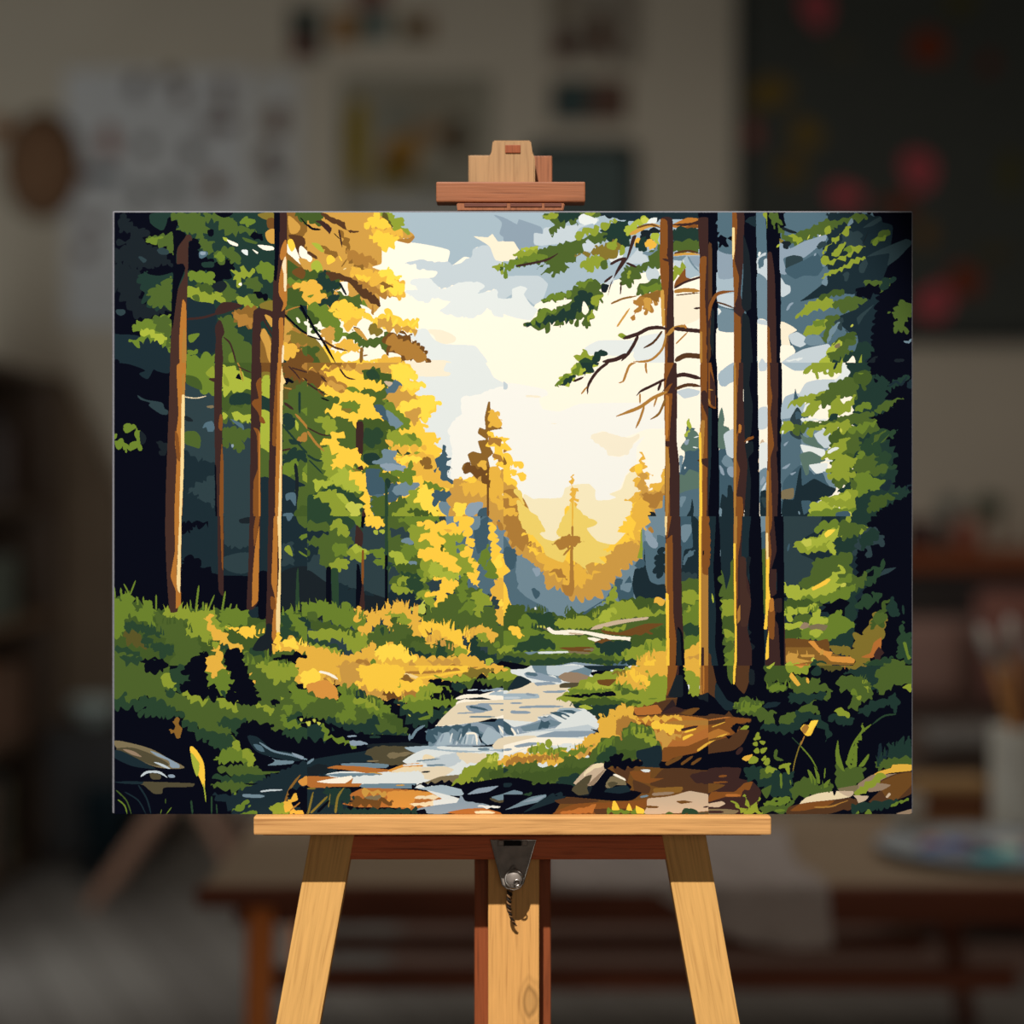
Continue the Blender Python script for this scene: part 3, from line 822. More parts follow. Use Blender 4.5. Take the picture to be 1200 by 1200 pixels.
h~10 10,570 60,620 90,650
T~10 0,120 60,160 120,190
b~10 60,160 100,200
K~9 80,205 130,225
Z- 345,625 430,625 420,660 470,680 480,760 370,780 350,740
z 380,780 460,780 460,905 400,905 370,830
Z! 470,720 520,700 560,740 540,790 490,830 470,800
U! 500,745 560,700 660,710 600,770 520,775
J 405,810 430,830 430,855 410,840
G! 420,660 470,640 540,680 510,710 470,700
m! 510,630 560,640 620,600 640,640 600,700 540,690
G! 380,790 450,790 480,830 560,790 590,850 540,905 400,905
M! 500,905 580,830 600,760 660,740 700,860 760,890 760,905
g! 600,860 700,870 760,880 650,905
a! 510,570 590,540 690,530 750,560 790,570 790,640 850,705 800,740 720,700 640,650 600,600
Y! 520,570 570,550 650,550 660,580 590,590
O! 655,585 700,550 730,600 680,630 690,600
m 590,600 610,570 620,600 600,640
Y! 650,760 680,720 730,750 740,800 760,860 790,890 720,880 640,810
m! 680,700 720,700 790,730 800,750 730,740
K 805,715
Z! 740,760 800,750 860,760 820,830 790,820 740,820
Z- 795,480 815,490 810,520 825,545 790,548
Z! 770,545 840,560 815,600 850,625 810,640 850,690 800,695 770,620 750,640
U! 770,820 840,820 880,880 830,900 790,880
A! 850,720 900,680 960,710 1000,640 1205,650 1205,905 850,905
a! 900,710 1050,690 1100,720 1205,760 1205,800 1100,790 1000,770 930,760
a! 1080,800 1205,810 1205,880 1130,850
Y! 855,850 880,820 930,830 930,890 880,905
u! 930,850 970,820 1030,820 1010,870 960,905 930,890
Z 1010,860 1060,850 1060,905 1000,905
O- 1060,230 1072,230 1075,290 1085,320 1060,340 1145,385 1070,400 1060,470 1090,530 1060,560 1070,610 1060,700 1000,650 920,640 905,620 920,590 960,600 940,540 970,520 1020,530 1000,460 1050,450 1000,415 1010,380 1045,390 1040,320
b! 920,590 960,600 1000,620 1080,610 1075,660 1060,720 1000,660 930,645
a! 1070,280 1115,290 1105,310 1140,340 1100,375 1070,370
y! 1065,400 1100,430 1190,445 1140,470 1205,510 1140,520 1205,560 1205,690 1150,640 1120,580 1090,560 1100,520 1065,480
a! 1000,590 1050,580 1050,620 1010,610
o! 1065,430 1140,460 1130,480 1065,470
o! 1090,530 1130,550 1165,590 1110,570
a! 1060,640 1120,600 1140,690 1205,700 1205,760 1120,740 1070,700
y! 930,690 960,670 990,680 970,705
b- 1054,640 1064,640 1066,905 1054,905
c 1140,770 1205,750 1205,800 1170,790
H- 455,690 470,675 474,905 455,905
h 455,690 470,675 490,700 475,740
@360 605
N -5,-5 1205,-5 1205,905 -5,905
k- -5,320 20,320 120,390 300,430 480,490 480,600 -5,600
n! 180,400 240,410 240,430 300,430 300,540 180,520
n! 480,440 600,430 660,490 640,560 480,540
H! 0,-5 460,-5 440,60 300,120 300,60 240,60 120,120 0,100
G! -5,40 150,50 240,110 270,150 230,200 190,270 100,300 60,210 0,160
n! -5,90 120,90 120,100 -5,130
n! 0,180 60,180 70,200 20,250 0,260
M! 135,70 160,20 200,30 250,90 190,110 170,70
m! 160,160 230,170 240,230 160,220
M! 130,290 180,250 240,260 230,300 160,320
g 0,200 15,200 15,230 0,230
H- 140,310 180,310 185,530 150,530
K- 112,300 140,300 138,520 112,510
N! 330,50 450,60 450,180 360,200 330,140
N! 380,120 440,110 450,190 370,190
m! 355,210 450,190 455,300 420,280 380,265 430,250
m! 250,-5 310,-5 320,50 280,40
T- 288,50 328,100 320,180 280,170
K- 320,-5 340,-5 328,70 315,60
M! 240,200 300,180 350,205 330,250 260,250
l! 250,190 290,170 340,200 310,215
y! 335,30 370,-5 450,20 440,60 380,60
l 390,80 415,85 410,110 390,100
l! 420,80 450,85 440,105
r- 320,200 333,200 330,410 318,380
T- 310,400 330,400 338,570 300,570
K- 290,280 305,285 320,400 300,560 285,540
n 340,435 395,465 340,460
G! 460,-5 640,-5 660,60 600,120 650,200 720,300 700,400 740,520 900,660 760,630 720,600 660,560 700,480 640,470 660,400 500,420 490,270
N! 480,80 540,70 600,100 600,160 530,110 490,100
m! 530,20 620,0 770,-5 770,30 660,40 640,60
M! 600,60 700,60 700,160 600,90
U! 550,140 590,125 635,140 620,165 560,155
m! 560,170 660,180 620,240 560,240
l! 490,205 540,210 590,270 560,285 500,245
U 595,265 640,265 640,285 600,285
N! 490,290 540,330 490,360
g! 555,285 690,290 680,330 560,330
H! 540,330 700,345 620,360
m! 640,330 720,280 740,340 700,360
M! 525,380 560,350 615,370 600,405 570,380 540,400
H! 580,400 620,360 680,380 660,450 600,430
M! 495,395 560,420 620,440 520,450
M! 660,370 695,360 680,390
M! 640,470 700,430 740,470 740,560 690,490
z! 800,100 1070,-5 1205,-5 1205,500 1100,440 1000,500 900,400 850,300
U! 820,-5 960,-5 960,60 900,130 820,60
u 820,120 880,110 900,140 840,150
Z- 980,60 1060,0 1060,170 1000,220 980,140
U! 950,0 1010,0 1010,60 960,80
M- 600,80 800,60 900,90 920,130 880,150 860,190 920,250 980,320 920,360 880,340 760,360 690,350 660,230 700,250 650,200
M! 900,160 930,180 960,230 980,310 1010,320 990,360 920,340 890,260 920,210 870,190
y! 640,40 690,30 780,40 830,45 920,70 880,100 790,100 720,80 680,50
a 800,75 850,80 830,95
y! 865,-5 950,-5 960,70 950,120 980,150 950,190 970,250 1010,315 980,310 940,240 910,210 940,160 910,80 880,30
y! 660,120 720,90 800,130 800,200 840,220 890,300 890,340 830,320 790,290 740,260 670,250 650,200 740,180 720,150 670,140
y! 740,350 800,360 870,370 880,420 820,450 820,560 770,570 750,540 760,490 710,450 760,440 790,390
l! 720,280 760,270 800,320 890,340 870,370 760,350 720,350
g! 780,170 800,170 790,210
y! 935,340 1010,330 1020,400 980,400
z! 1010,220 1070,270 1060,340 1090,390 1060,440 1010,440
m! 1010,240 1060,170 1060,260 1020,290
U- 1085,50 1120,35 1170,120 1190,180 1130,220 1100,150
A! 1070,-5 1205,-5 1205,180 1150,80 1130,30 1090,50
o 1110,30 1140,40 1150,80 1125,80
y! 1072,30 1090,60 1110,130 1120,190 1150,240 1160,290 1190,320 1160,360 1110,350 1120,290 1080,320 1080,180 1070,100
Y! 1100,250 1130,230 1140,270 1110,310
m! 1045,290 1080,260 1110,340 1060,370
a! 1110,370 1170,390 1180,440 1160,490 1205,520 1205,660 1130,640 1060,570 1130,530 1110,470 1070,490
Y! 1130,490 1205,530 1205,620 1160,560
G! 820,480 870,440 920,340 940,420 1000,430 1050,470 1010,560 1090,530 1120,640 1205,680 1205,800 1000,740 900,660 820,620 720,570
m! 920,340 940,400 930,460 1000,520 960,560 890,550 940,500 880,470
M! 960,470 1010,430 1080,500 1030,540 1000,600 980,550 990,510
G! 960,610 1030,590 1100,640 1205,680 1205,740 1080,720 990,640
h- -5,590 30,640 -5,670
m! -5,520 100,500 180,540 240,500 260,560 340,590 350,630 300,660 180,640 100,600 -5,560
g! 20,600 100,620 280,670 310,680 180,690 50,670
M! 0,690 100,660 300,680 380,690 350,780 250,790 200,720 80,730
G! 0,560 60,570 50,610 0,600
H! -5,730 80,735 200,780 210,790 80,760 -5,750
M! 0,750 100,760 200,790 160,820 60,790
K! 610,560 650,520 700,540 690,580 640,580
L! 610,540 690,520 680,570 640,570
L~8 665,520 690,490
G! 640,580 720,580 740,630 690,640
a! 285,540 320,540 310,590 350,560 350,600 400,560 410,580 440,545 480,560 480,510 500,550 540,510 580,545 660,610 700,680 660,720 610,720 570,640 520,640 490,680 440,600 390,650 320,690 310,650 350,630 360,590 290,590
M! 470,570 560,570 600,610 570,650 500,600
g! 490,600 540,590 510,620
G! 350,720 430,640 490,690 520,630 590,650 600,720 550,780 440,770 380,760
H 425,660 450,650 445,700
g! 540,750 600,700 700,720 780,740 900,800 880,830 740,830 640,790
y! 670,630 710,620 790,640 860,670 930,690 900,720 940,770 950,810 920,810 880,770 820,730 760,700 730,660 700,720
O 690,660 720,690 710,700
a! 700,740 740,680 820,720 870,770 860,800 800,760 740,780
G! 750,740 800,720 860,760 830,830 760,830
M! 860,810 890,760 940,800 920,830
y 650,640 680,640 690,690 660,680
G! 600,760 680,740 760,800 650,800
A! 920,700 950,660 990,660 960,720
a! 980,660 1050,650 1110,700 1080,740 1000,690
M! 990,700 1040,680 1060,720 1020,730
h! 940,750 990,700 1010,780 1150,830 1205,860 1050,850 960,800
G! 1010,740 1100,750 1140,790 1205,770 1205,830 1100,810
M! 1110,790 1150,760 1200,760 1160,800
m 1090,750 1120,730 1130,765 1100,770
K! 1090,870 1205,850 1205,905 1110,890
h! 530,800 600,770 640,790 780,830 640,830
H! 760,750 790,740 820,830 770,830
a! -5,770 100,780 200,820 330,790 380,740 400,790 440,790 480,750 620,820 760,830 960,820 1060,870 1200,890 1205,905 -5,905
Y! 400,800 430,760 480,760 540,750 560,800 620,820 600,860 520,830 430,840
A! 190,870 240,850 270,860 350,840 360,905 190,905
o! 280,850 340,840 360,880 290,890
m! 380,830 400,860 440,890 430,905 370,905
A! 610,840 640,900 600,905
A! 700,850 860,840 900,870 740,870
o! 720,890 900,880 960,905 700,905
l! 1040,840 1080,840 1090,860 1060,870
K! -5,840 60,870 90,890 40,905 -5,890
O~6 145,885 165,870
H- 455,-5 472,-5 475,520 455,520
K- 456,230 472,230 472,520 456,500
H! 470,290 510,280 475,310
a*55,26 360,590 440,555 480,545 580,545 660,600
y*45,22 670,640 790,650 930,700 950,790
a*40,16 -5,790 100,800 200,830 330,800 390,770
Y*40,10 410,800 480,770 560,790 620,830
m*40,16 0,530 100,510 180,540 260,560 340,600
G*40,12 390,660 480,680 520,640 600,680
G*40,10 560,780 640,760 740,790
a*40,8 950,690 1010,670 1100,700
A*36,10 690,720 780,740 860,780
g*34,10 20,640 120,640 280,690
@360 780
K -5,-5 1205,-5 1205,905 -5,905
a! -5,-5 1205,-5 1205,20 1130,40 1000,50 900,60 800,90 800,150 740,200 650,180 600,200 560,230 480,200 380,170 300,160 250,100 150,100 180,200 60,200 -5,150
A! 170,-5 430,-5 400,60 280,50 330,110 430,150 540,160 550,220 440,200 340,150 240,140 200,80
b! 440,160 480,150 545,165 540,200 490,200
y! 290,80 340,20 400,-5 560,20 560,60 550,150 480,150 410,130 330,110
Y! 60,-5 150,-5 180,30 130,40 80,10
A! 70,30 180,80 250,120 240,140 160,90 90,60
o! 80,60 130,90 120,105
y! 0,20 40,0 75,40 60,90 0,95
e! 0,100 120,90 150,130 180,190 140,200 90,170 60,200 30,160
W~16 75,35 130,50 180,80
W~14 255,125 305,150
c~18 560,35 610,60 660,75
O! 555,70 590,60 640,100 600,110
M! 530,70 545,80 540,120 528,100
o! 570,150 640,150 680,190 600,190
y! 560,100 640,90 690,110 640,140 560,140
o~16 570,40 700,40 900,20 1000,10
y~14 640,75 760,60 860,40 970,35
M~10 740,55 800,80 880,90
y! 640,-5 800,-5 960,10 800,20 650,20
D! 900,60 960,20 1080,20 1080,40 990,60 970,80 860,90
M! 820,70 900,65 980,75 940,95 830,90
K! 715,100 740,80 790,85 850,120 900,110 1000,90 1205,90 1205,170 1090,160 860,170 790,130
G! 870,110 1000,80 1130,60 1205,20 1205,125 1080,120 1000,90 900,130
M! 1060,60 1205,20 1205,70 1100,70
h! 840,100 920,110 920,135 870,150
M! 560,190 640,180 660,130 740,110 800,150 730,190 700,220 590,230
m! 780,115 860,150 880,165 820,140
K! 720,190 800,150 900,170 880,210 800,200
G- -5,190 80,200 60,160 180,210 240,110 300,180 420,190 500,290 600,400 560,420 220,350 100,300 -5,260
m! 200,120 280,110 320,160 400,200 490,240 480,280 430,290 370,270 280,230 280,310 200,320 100,260 60,200 180,210
M! 280,190 340,180 370,180 410,250 340,230
M! 95,260 130,230 160,280 120,290
h! 270,160 330,145 350,180 300,190
G! 300,290 420,320 410,380 360,380
h! -5,250 50,230 60,300 20,290
h! 120,290 200,340 330,340 380,300 420,310 410,380 600,400 590,420 420,410 200,370 130,340
g! 440,290 540,300 600,400 540,380
K- 130,335 200,370 300,400 460,405 620,410 720,390 710,470 440,470 300,470 200,430
h! -5,340 100,360 110,430 -5,420
m! 80,340 120,370 130,410 220,430 270,470 230,460 110,420
K! 0,300 60,295 110,340 60,330 0,320
L 0,330 20,325 15,355 0,350
L 30,315 50,315 45,335
L 55,330 80,335 70,350
H! 20,290 40,300 0,300
K! 450,210 500,200 530,205 490,230
K! 490,250 560,230 700,270 940,240 960,260 880,300 760,340 700,400 610,440 580,350
h! 520,200 640,270 730,270 800,245 960,240 970,260 830,300 720,330 640,360 600,340
m! 560,230 640,240 660,240 600,250
m! 580,220 700,200 860,205 890,240 760,240 720,275 610,270 600,250
m 650,310 720,290 720,310 660,320
m! 800,275 900,262 910,275 830,290
L 588,285 605,290 605,300
U~16 610,430 640,380 690,350
U~14 600,400 600,440
u~10 235,415 290,412
h~16 365,418 430,418
u! 255,440 330,445 350,460 260,470
u~10 270,450 340,455
n- -5,560 200,520 340,500 400,470 700,460 720,500 600,560 200,570 160,640 -5,650
k- 360,460 600,450 700,470 350,480
j! 340,510 400,475 580,475 640,520 740,540 600,560 580,580 420,580 380,540
J! 470,520 520,510 630,510 560,530 490,545
J~10 350,560 420,558
U 195,575 340,570 480,580 460,600 220,590
k! -5,600 100,580 130,620 70,640 -5,640
U~14 0,575 40,545
w- 560,560 700,480 880,500 1205,480 1205,570 1060,560 960,640 880,690 780,720 680,720 420,710 320,710 110,640 200,620 450,620 660,610
s! 680,560 880,510 900,560 800,600 720,590
S- 570,480 710,470 1205,480 1205,520 1100,500 900,510 700,490 630,510
w~18 760,480 950,490 1100,488
i! 690,520 750,540 680,550
3- 650,600 800,590 860,610 800,650 730,670 680,660
3! 890,540 880,510 1060,520 1040,560 940,570
k~10 670,625 720,620
U~10 700,585 810,582
E- 115,600 170,585 300,590 480,610 480,620 350,630 220,610
e- 470,615 560,580 660,570 680,590 600,610 500,625
i! 540,600 660,590 660,615 500,625
A~18 360,632 440,638
U- 100,640 200,630 380,630 440,640 430,660 250,660 130,645
w! 260,670 280,650 440,640 640,620 680,640 680,690 560,690 480,700 330,690
U- 310,695 480,690 640,690 630,720 480,720 320,715
A~9 520,702 570,700
E- -5,650 110,650 220,660 270,660 260,690 320,690 300,710 150,710 60,730 -5,700
W- 55,680 130,665 260,645 265,660 220,690 130,690
J- 640,700 700,680 780,650 900,640 900,690 850,690 740,690
K! 630,700 800,680 900,690 880,710 720,710
n- -5,720 240,730 220,860 -5,870
E- 215,775 320,720 480,720 640,730 780,750 840,770 760,790 730,820 640,850 480,830 310,830 205,810 260,790
e! 480,740 640,735 760,755 640,780 600,830 480,820
b! 260,780 380,780 500,800 330,820 230,805
J! 330,770 440,760 400,790 380,780
A! 320,730 450,740 440,755 340,750
k~8 220,795 270,795
i! 630,770 720,760 820,765 740,780 660,780
i! 600,810 700,800 740,790 740,820 620,820
S- 650,720 790,700 920,730 910,760 830,760 700,730
w- 700,730 830,760 920,790 910,815 820,820 740,820 740,790 790,780
u- 640,840 740,820 920,800 1130,820 1000,840 780,870 650,860
u! 900,760 920,790 1050,820 880,830
h! 100,730 240,720 250,760 280,775 200,800 210,840 640,840 640,870 200,870
E- 820,860 920,840 1030,835 1130,860 1140,870 880,870
i 980,855 1060,850 1100,865 990,868
K- 640,850 690,840 700,870 660,870
D~12 0,720 50,720
D~12 5,870 35,740
D~14 20,865 120,765
D~7 125,830 135,750
D~14 165,865 180,770 215,715
K~16 60,860 130,790
W- 880,210 1205,130 1205,310 1080,310 960,340 870,350 750,355 790,330 880,300
3- 890,220 1205,200 1205,270 1000,330 760,350
S- 1090,155 1205,150 1205,205 1060,180
W~22 870,195 930,180 1010,180 1205,190
k- 920,195 1020,185 1080,200 970,200
u- 930,235 1060,225 1085,260 1000,275 950,265
Z~14 950,240 1010,250 1060,262
U~10 1130,260 1205,258
s~8 940,145 1000,140
u! 1010,145 1205,125 1205,135 1100,150
u- 690,385 780,360 900,345 1000,330 1100,340 1205,350 1205,420 1090,460 990,470 740,470 710,470 715,400
U- 690,385 780,360 960,355 1040,400 1060,450 900,460 800,390 740,470 710,470 715,410
Z! 700,385 790,360 960,350 1020,400 1055,440 1000,450 960,380 920,400 890,370 760,400 730,460 715,440
S- 755,465 790,400 830,390 850,460 770,468
S- 900,460 940,385 1000,400 1020,460
s~10 870,465 905,400
s~10 930,460 945,390
s~8 965,460 975,410
U~8 855,460 875,400
U~7 920,460 930,410
W~12 930,400 985,400 995,465
K~9 1005,410 1025,455
v- 1000,330 1100,330 1120,310 1205,320 1205,400 1160,370 1140,425 1090,360
S- 1060,360 1130,400 1140,430 1060,465 1020,430
s! 1120,350 1205,400 1150,420
3- 1085,470 1120,430 1205,410 1205,480 1100,490
U~16 1140,497 1205,495
U~14 1000,490 1070,490
M- 850,690 900,650 920,600 1010,580 1060,520 1120,520 1120,570 1205,580 1205,670 1000,680 900,690
M! 900,630 960,590 1060,570 1050,620 960,650 910,660
L~12 1070,560 1075,520
L~12 1090,560 1110,520
G! 960,670 1060,600 1205,590 1205,660 1080,660
g! 1080,620 1205,600 1205,655 1100,660
a! 1115,565 1160,540 1205,515 1205,580 1150,570
K- 900,700 1000,680 1205,655 1205,830 1100,830 940,770 910,740
u- 940,755 1000,720 1120,705 1060,740
U- 1080,770 1205,740 1205,790 1100,790
j! 1070,775 1130,790 1205,770 1205,800 1100,800
w! 1000,820 1130,825 1050,835
u- 1160,850 1205,820 1205,840
L*30,8 1060,560 1120,540
M*32,14 890,660 1000,600 1205,590
G*36,14 130,190 240,150 330,180 430,240
y*36,14 290,110 400,120 540,150
m*30,12 560,200 700,170 860,210
h*26,10 200,340 400,400
u~9 800,400 780,450
w~8 850,395 835,455
z~10 900,385 880,450
W~9 1120,350 1160,410
z~9 1150,345 1190,395
U~9 950,300 1100,300
u~8 1000,225 1205,222
u~8 880,280 1040,272
U~8 640,560 780,545
w~9 560,585 700,575
@590 245
S -5,-5 1205,-5 1205,905 -5,905
W- 200,545 1205,300 1205,905 -5,905 -5,600 160,620
V- -5,185 60,190 100,245 60,300 -5,300
W- -5,610 80,600 100,630 180,620 250,560 500,560 600,905 -5,905
W- 100,660 300,560 600,500 950,330 1205,300 1205,905 300,905
u- -5,50 80,90 90,60 220,105 230,145 180,140 180,210 220,215 100,245 60,190 -5,185
s- 180,140 230,145 240,110 450,90 550,50 560,70 450,110 420,150 440,180 350,200 220,215 180,205
S- 560,200 700,260 900,150 920,300 700,330 560,400 440,430 380,360
s- -5,400 200,390 260,440 230,530 180,560 130,520 50,500 -5,530
w- 50,470 100,450 140,465 120,500 160,560 200,590 160,650 80,640 -5,610 -5,530 50,520
w- 480,810 560,770 760,770 770,830 700,860 480,850
w- 800,750 940,730 950,900 800,905 760,860
S- 995,300 1150,270 1150,400 1060,400 1000,320
s- 1000,300 1060,300 1040,360 1000,340
u 1080,280 1150,280 1145,340 1100,310
U~10 1080,275 1105,320 1145,365
U! 995,280 1070,275 1040,300 1000,300
W- 1000,480 1160,400 1160,905 1000,905
V- 1000,520 1150,490 1150,640 1000,690
s- 600,420 650,390 640,440 590,440
s- 720,310 800,225 850,300 820,320 730,320
s 835,365 880,340 915,380 900,430 850,420
s! 450,230 480,185 560,200 540,230 500,250
w 625,280 700,250 690,290 630,310
k! 540,20 920,20 920,60 830,45 780,75 740,60 590,40
n- 550,20 1205,20 1205,60 900,60 740,70
K- 1140,20 1205,20 1205,140 1150,70
G! 230,45 300,20 550,20 540,60 440,60 430,90 380,70 330,110 280,160 290,100 280,50
h! 310,45 340,20 450,20 420,60 350,70
M! 230,45 290,25 320,30 280,60
M! 470,25 530,20 510,55 480,50
w! 445,40 470,30 550,60 540,85 450,85
G- 80,290 200,240 350,200 440,180 560,140 720,100 740,190 720,220 620,180 560,200 480,185 460,250 410,300 400,320 360,310 380,350 330,370 280,400 290,370 220,380 270,340 250,320 195,350 250,310 80,335
h- 570,120 640,80 720,70 740,100 740,180 720,225 660,200 590,170 610,150
M! 420,150 470,120 560,100 650,65 640,80 560,120 490,150 430,165
M! 65,260 130,240 190,230 200,260 110,290 70,280
m! 0,330 90,290 200,260 250,290 80,330 20,380 10,380
T~14 70,335 180,315 260,295 320,260
l! 100,230 200,220 190,235 120,240
D! 420,270 540,240 530,220 600,210 650,180 680,240 620,300 560,270 480,270
M! 600,210 660,180 660,230 610,230
M! 480,300 550,270 600,330 560,340 500,350 460,350
M~14 490,370 520,330
G 570,310 605,300 605,350 575,350
M 690,210 710,220 710,260 680,270
l- 710,110 800,60 830,45 865,70 800,90 760,140 720,145
L 805,60 830,45 860,70 820,85
w- 860,55 900,50 895,80 840,85
G! 690,400 720,340 830,320 900,200 920,250 920,340 850,340 800,380 760,430 740,450 690,440
M! 725,370 740,365 740,400 728,400
G! 780,460 860,420 920,400 920,480 800,505
m! 800,460 920,440 920,475 830,490
k! 800,150 850,120 920,120 860,160 870,185 820,180
a! 770,190 790,165 810,200 780,215
h! 790,200 830,160 830,250 780,230
a! 835,190 870,180 900,200 870,235 840,215
l! 870,140 910,150 905,200 880,190
U! 820,250 880,250 900,200 900,240 860,270 820,265
G! 225,535 300,510 370,490 440,440 510,415 580,440 570,480 580,540 530,580 500,690 470,690 470,640 400,650 380,620 330,690 290,650 260,705 130,680 180,650 210,600 300,590 380,530 300,540
h! 390,580 420,530 440,490 500,490 520,600 490,560 460,590 400,590
h! 130,680 180,650 290,620 340,600 440,590 400,650 370,660 300,660 200,680
m! 210,600 300,590 250,620 180,660
m! 300,500 380,490 370,520 230,535
M! 510,530 580,500 560,540 540,570
M! 490,660 520,590 530,630 500,650
G 420,660 440,640 440,690 415,685
G 360,640 370,640 365,670
W 460,600 470,540 500,590 480,620
W 310,540 400,530 360,560
k- 575,440 620,445 600,490 575,485
m! 420,440 480,420 520,420 460,460
M 670,740 690,725 720,745 700,760
m 690,745 760,740 740,760
M! 405,865 450,860 460,825 490,850 530,860 520,905 450,905 440,880
h- 520,880 540,840 580,825 605,845 570,870 530,905
H 440,905 480,870 530,905
T- 755,160 780,155 730,290 630,430 610,515 620,480 660,360 700,290 720,290
T~16 625,325 670,300 720,285
T~14 720,315 780,340
T~14 590,430 640,390
T~9 690,430 685,500
O~12 630,555 700,525 780,510
o! 760,540 820,510 920,480 900,550 870,540 870,590 840,610 810,570 760,635 790,560
O- 800,510 920,475 920,500 900,545 850,520
A~12 665,690 740,580
A! 820,530 860,520 860,590 830,580
A~22 740,150 800,120 860,95 920,100
b~12 780,110 860,90 920,110
R- 990,90 1080,50 1160,60 1160,110 1000,110
T- 980,90 1100,80 1160,60 1160,90 1050,100
r! 1060,110 1140,110 1120,90
h- 995,120 1140,115 1140,200 1080,210 995,190
G- 995,195 1140,185 1140,250 1000,245
B~12 1000,260 1080,245 1150,260
A~14 995,270 1080,262 1150,268
M! 995,340 1040,340 1050,300 1060,350 1040,390 995,400
r- 1010,420 1040,380 1065,345 1070,400 1100,410 1000,460
T~14 1000,465 1060,430 1180,390
o~24 1000,485 1060,475 1150,480
B~7 1010,505 1150,490
T~12 1115,583 1160,578
T- 920,60 990,60 995,400 1000,905 945,905 950,690 940,500 920,400
r- 920,200 965,290 970,400 955,650 960,905 945,905 945,600 920,400 915,250
r- 920,60 960,70 960,260 930,280 920,200
A- 920,480 940,475 945,680 930,690
T 930,290 975,295 980,310 950,305
r- 955,900 965,720 960,905
T~22 700,760 790,730 850,700 920,695 980,710
T~20 790,740 760,800 720,860 690,890
T~24 720,850 660,880 580,895
B~14 930,715 880,780 820,815
o~14 955,730 930,820 860,885 760,895
o~22 960,740 1000,700 1060,690 1080,720
T~24 1000,700 1100,710 1205,720
o~9 1010,790 1080,720
R~14 1070,700 1060,675
B~30 1005,890 1060,860 1120,860 1205,870
T- 1140,60 1205,60 1205,905 1155,905 1150,300
r- 1150,290 1190,280 1180,500 1190,700 1180,905 1152,905 1150,500
o- 1150,720 1165,720 1165,905 1152,905
r! 1165,880 1190,790 1190,905
@590 425
W -5,-5 1205,-5 1205,905 -5,905
W- -5,-5 200,-5 330,60 300,130 100,130 -5,100
x- -5,130 170,140 250,160 260,190 210,210 230,270 330,285 450,240 700,235 940,240 960,380 840,390 700,440 580,400 510,440 600,500 620,545 700,550 760,480 830,430 780,500 780,600 720,650 680,740 620,770 660,790 560,815 520,780 540,750 490,710 420,715 360,750 340,790 230,800 180,800 120,780 60,700 -5,500
s 0,110 25,130 20,155 0,155
V! 510,440 580,405 720,440 800,420 760,480 720,540 620,545 600,510
V~12 130,195 220,200
V 275,355 315,355 300,360
2- 120,770 180,800 340,790 360,740 420,715 500,710 540,750 520,790 580,815 660,790 620,770 690,740 720,660 780,630 800,905 120,905
2! 340,905 360,740 420,720 520,740 540,800 500,905
2- 180,800 300,800 400,870 300,905 140,905
l! 310,140 340,80 390,60 430,-5 550,-5 500,60 470,75 440,60 400,110 340,135
m! 310,140 350,75 400,70 440,-5 470,20 430,60
h! 470,70 480,30 440,-5 560,-5 520,25 520,50
h! 345,120 400,75 420,80 380,120
T~18 620,-5 560,40 520,90 495,140 493,185
o~10 490,140 455,185
T~14 410,110 470,85
o~14 780,-5 740,15 720,60 700,110 675,118
o~12 835,-5 835,40 842,65
y- -5,440 40,445 10,465 50,510 -5,520
o 0,510 20,515 0,530
y! -5,550 60,570 100,590 90,610 30,610 110,660 100,670 40,655 80,720 70,750 -5,720
O 0,550 20,590 0,600
A! -5,700 40,720 80,745 -5,760
o- -5,755 60,740 120,800 150,860 130,890 150,905 -5,905
a! 0,770 60,790 120,830 60,830
a! -5,850 50,860 90,890 -5,890
1! 60,745 100,750 120,830 100,810
a! 398,660 408,660 412,740 440,760 410,780 440,800 410,820 440,835 410,860 440,880 430,905 370,905 330,880 380,850 395,800
y! 320,880 395,840 395,890 350,890
1- 480,830 490,830 495,905 475,905
a! 805,515 815,520 815,580 835,600 825,650 875,655 850,670 830,690 840,740 880,740 930,690 930,630 948,630 948,760 820,760 800,830 740,870 730,890 690,860 675,850 680,840 710,850 740,830 715,800 770,790 760,770 800,750 755,695 800,670 760,640 770,600 800,590
y- 770,600 800,590 815,600 810,640 790,650 770,640
A! 800,650 830,670 835,730 880,760 948,710 948,905 740,905 760,850 800,830
o! 770,900 810,860 820,770 870,770 930,760 945,800 860,860 900,900
a! 850,730 930,690 948,670 948,710 900,750
U- 885,860 930,850 935,780 948,780 948,905 900,905
k 840,880 880,875 895,905 850,905
W- 1015,60 1150,60 1150,905 1015,905
s- 1015,170 1080,150 1150,165 1140,190 1060,210
Z- 1030,905 1030,650 1060,560 1070,400 1085,325 1100,380 1125,385 1105,410 1150,440 1150,905
4! 1040,490 1070,460 1060,430 1090,380 1150,430 1150,500 1060,520
l! 1085,325 1098,380 1085,390
l! 1065,410 1090,400 1075,430
u! 1060,460 1085,450 1080,480 1065,480
w~8 1115,440 1148,430
w~8 1110,495 1140,500
U- 1030,545 1055,550 1035,650
w 1060,700 1080,685 1090,700 1070,720
w 1035,720 1055,730 1040,750
4- 1030,655 1060,660 1090,625 1150,650 1150,740 1040,775 1030,780
z- 1030,770 1150,740 1150,905 1030,905
w 1060,610 1070,612 1062,625
U! 1035,790 1070,785 1040,850
n- 1105,795 1115,850 1110,905 1070,905 1095,860
T- 945,-5 1012,-5 1018,200 1015,450 1030,600 1030,905 948,905 948,400
r- 945,-5 1000,-5 960,90 1000,100 960,180 990,180 975,400 970,560 975,905 948,905 948,500 940,200
R- 950,190 970,200 965,430 955,450 948,450
o- 948,490 965,500 975,620 965,905 948,905
T- 948,460 1000,465 1000,495 950,490
T- 960,90 1010,70 1010,110 970,130 920,185 950,140
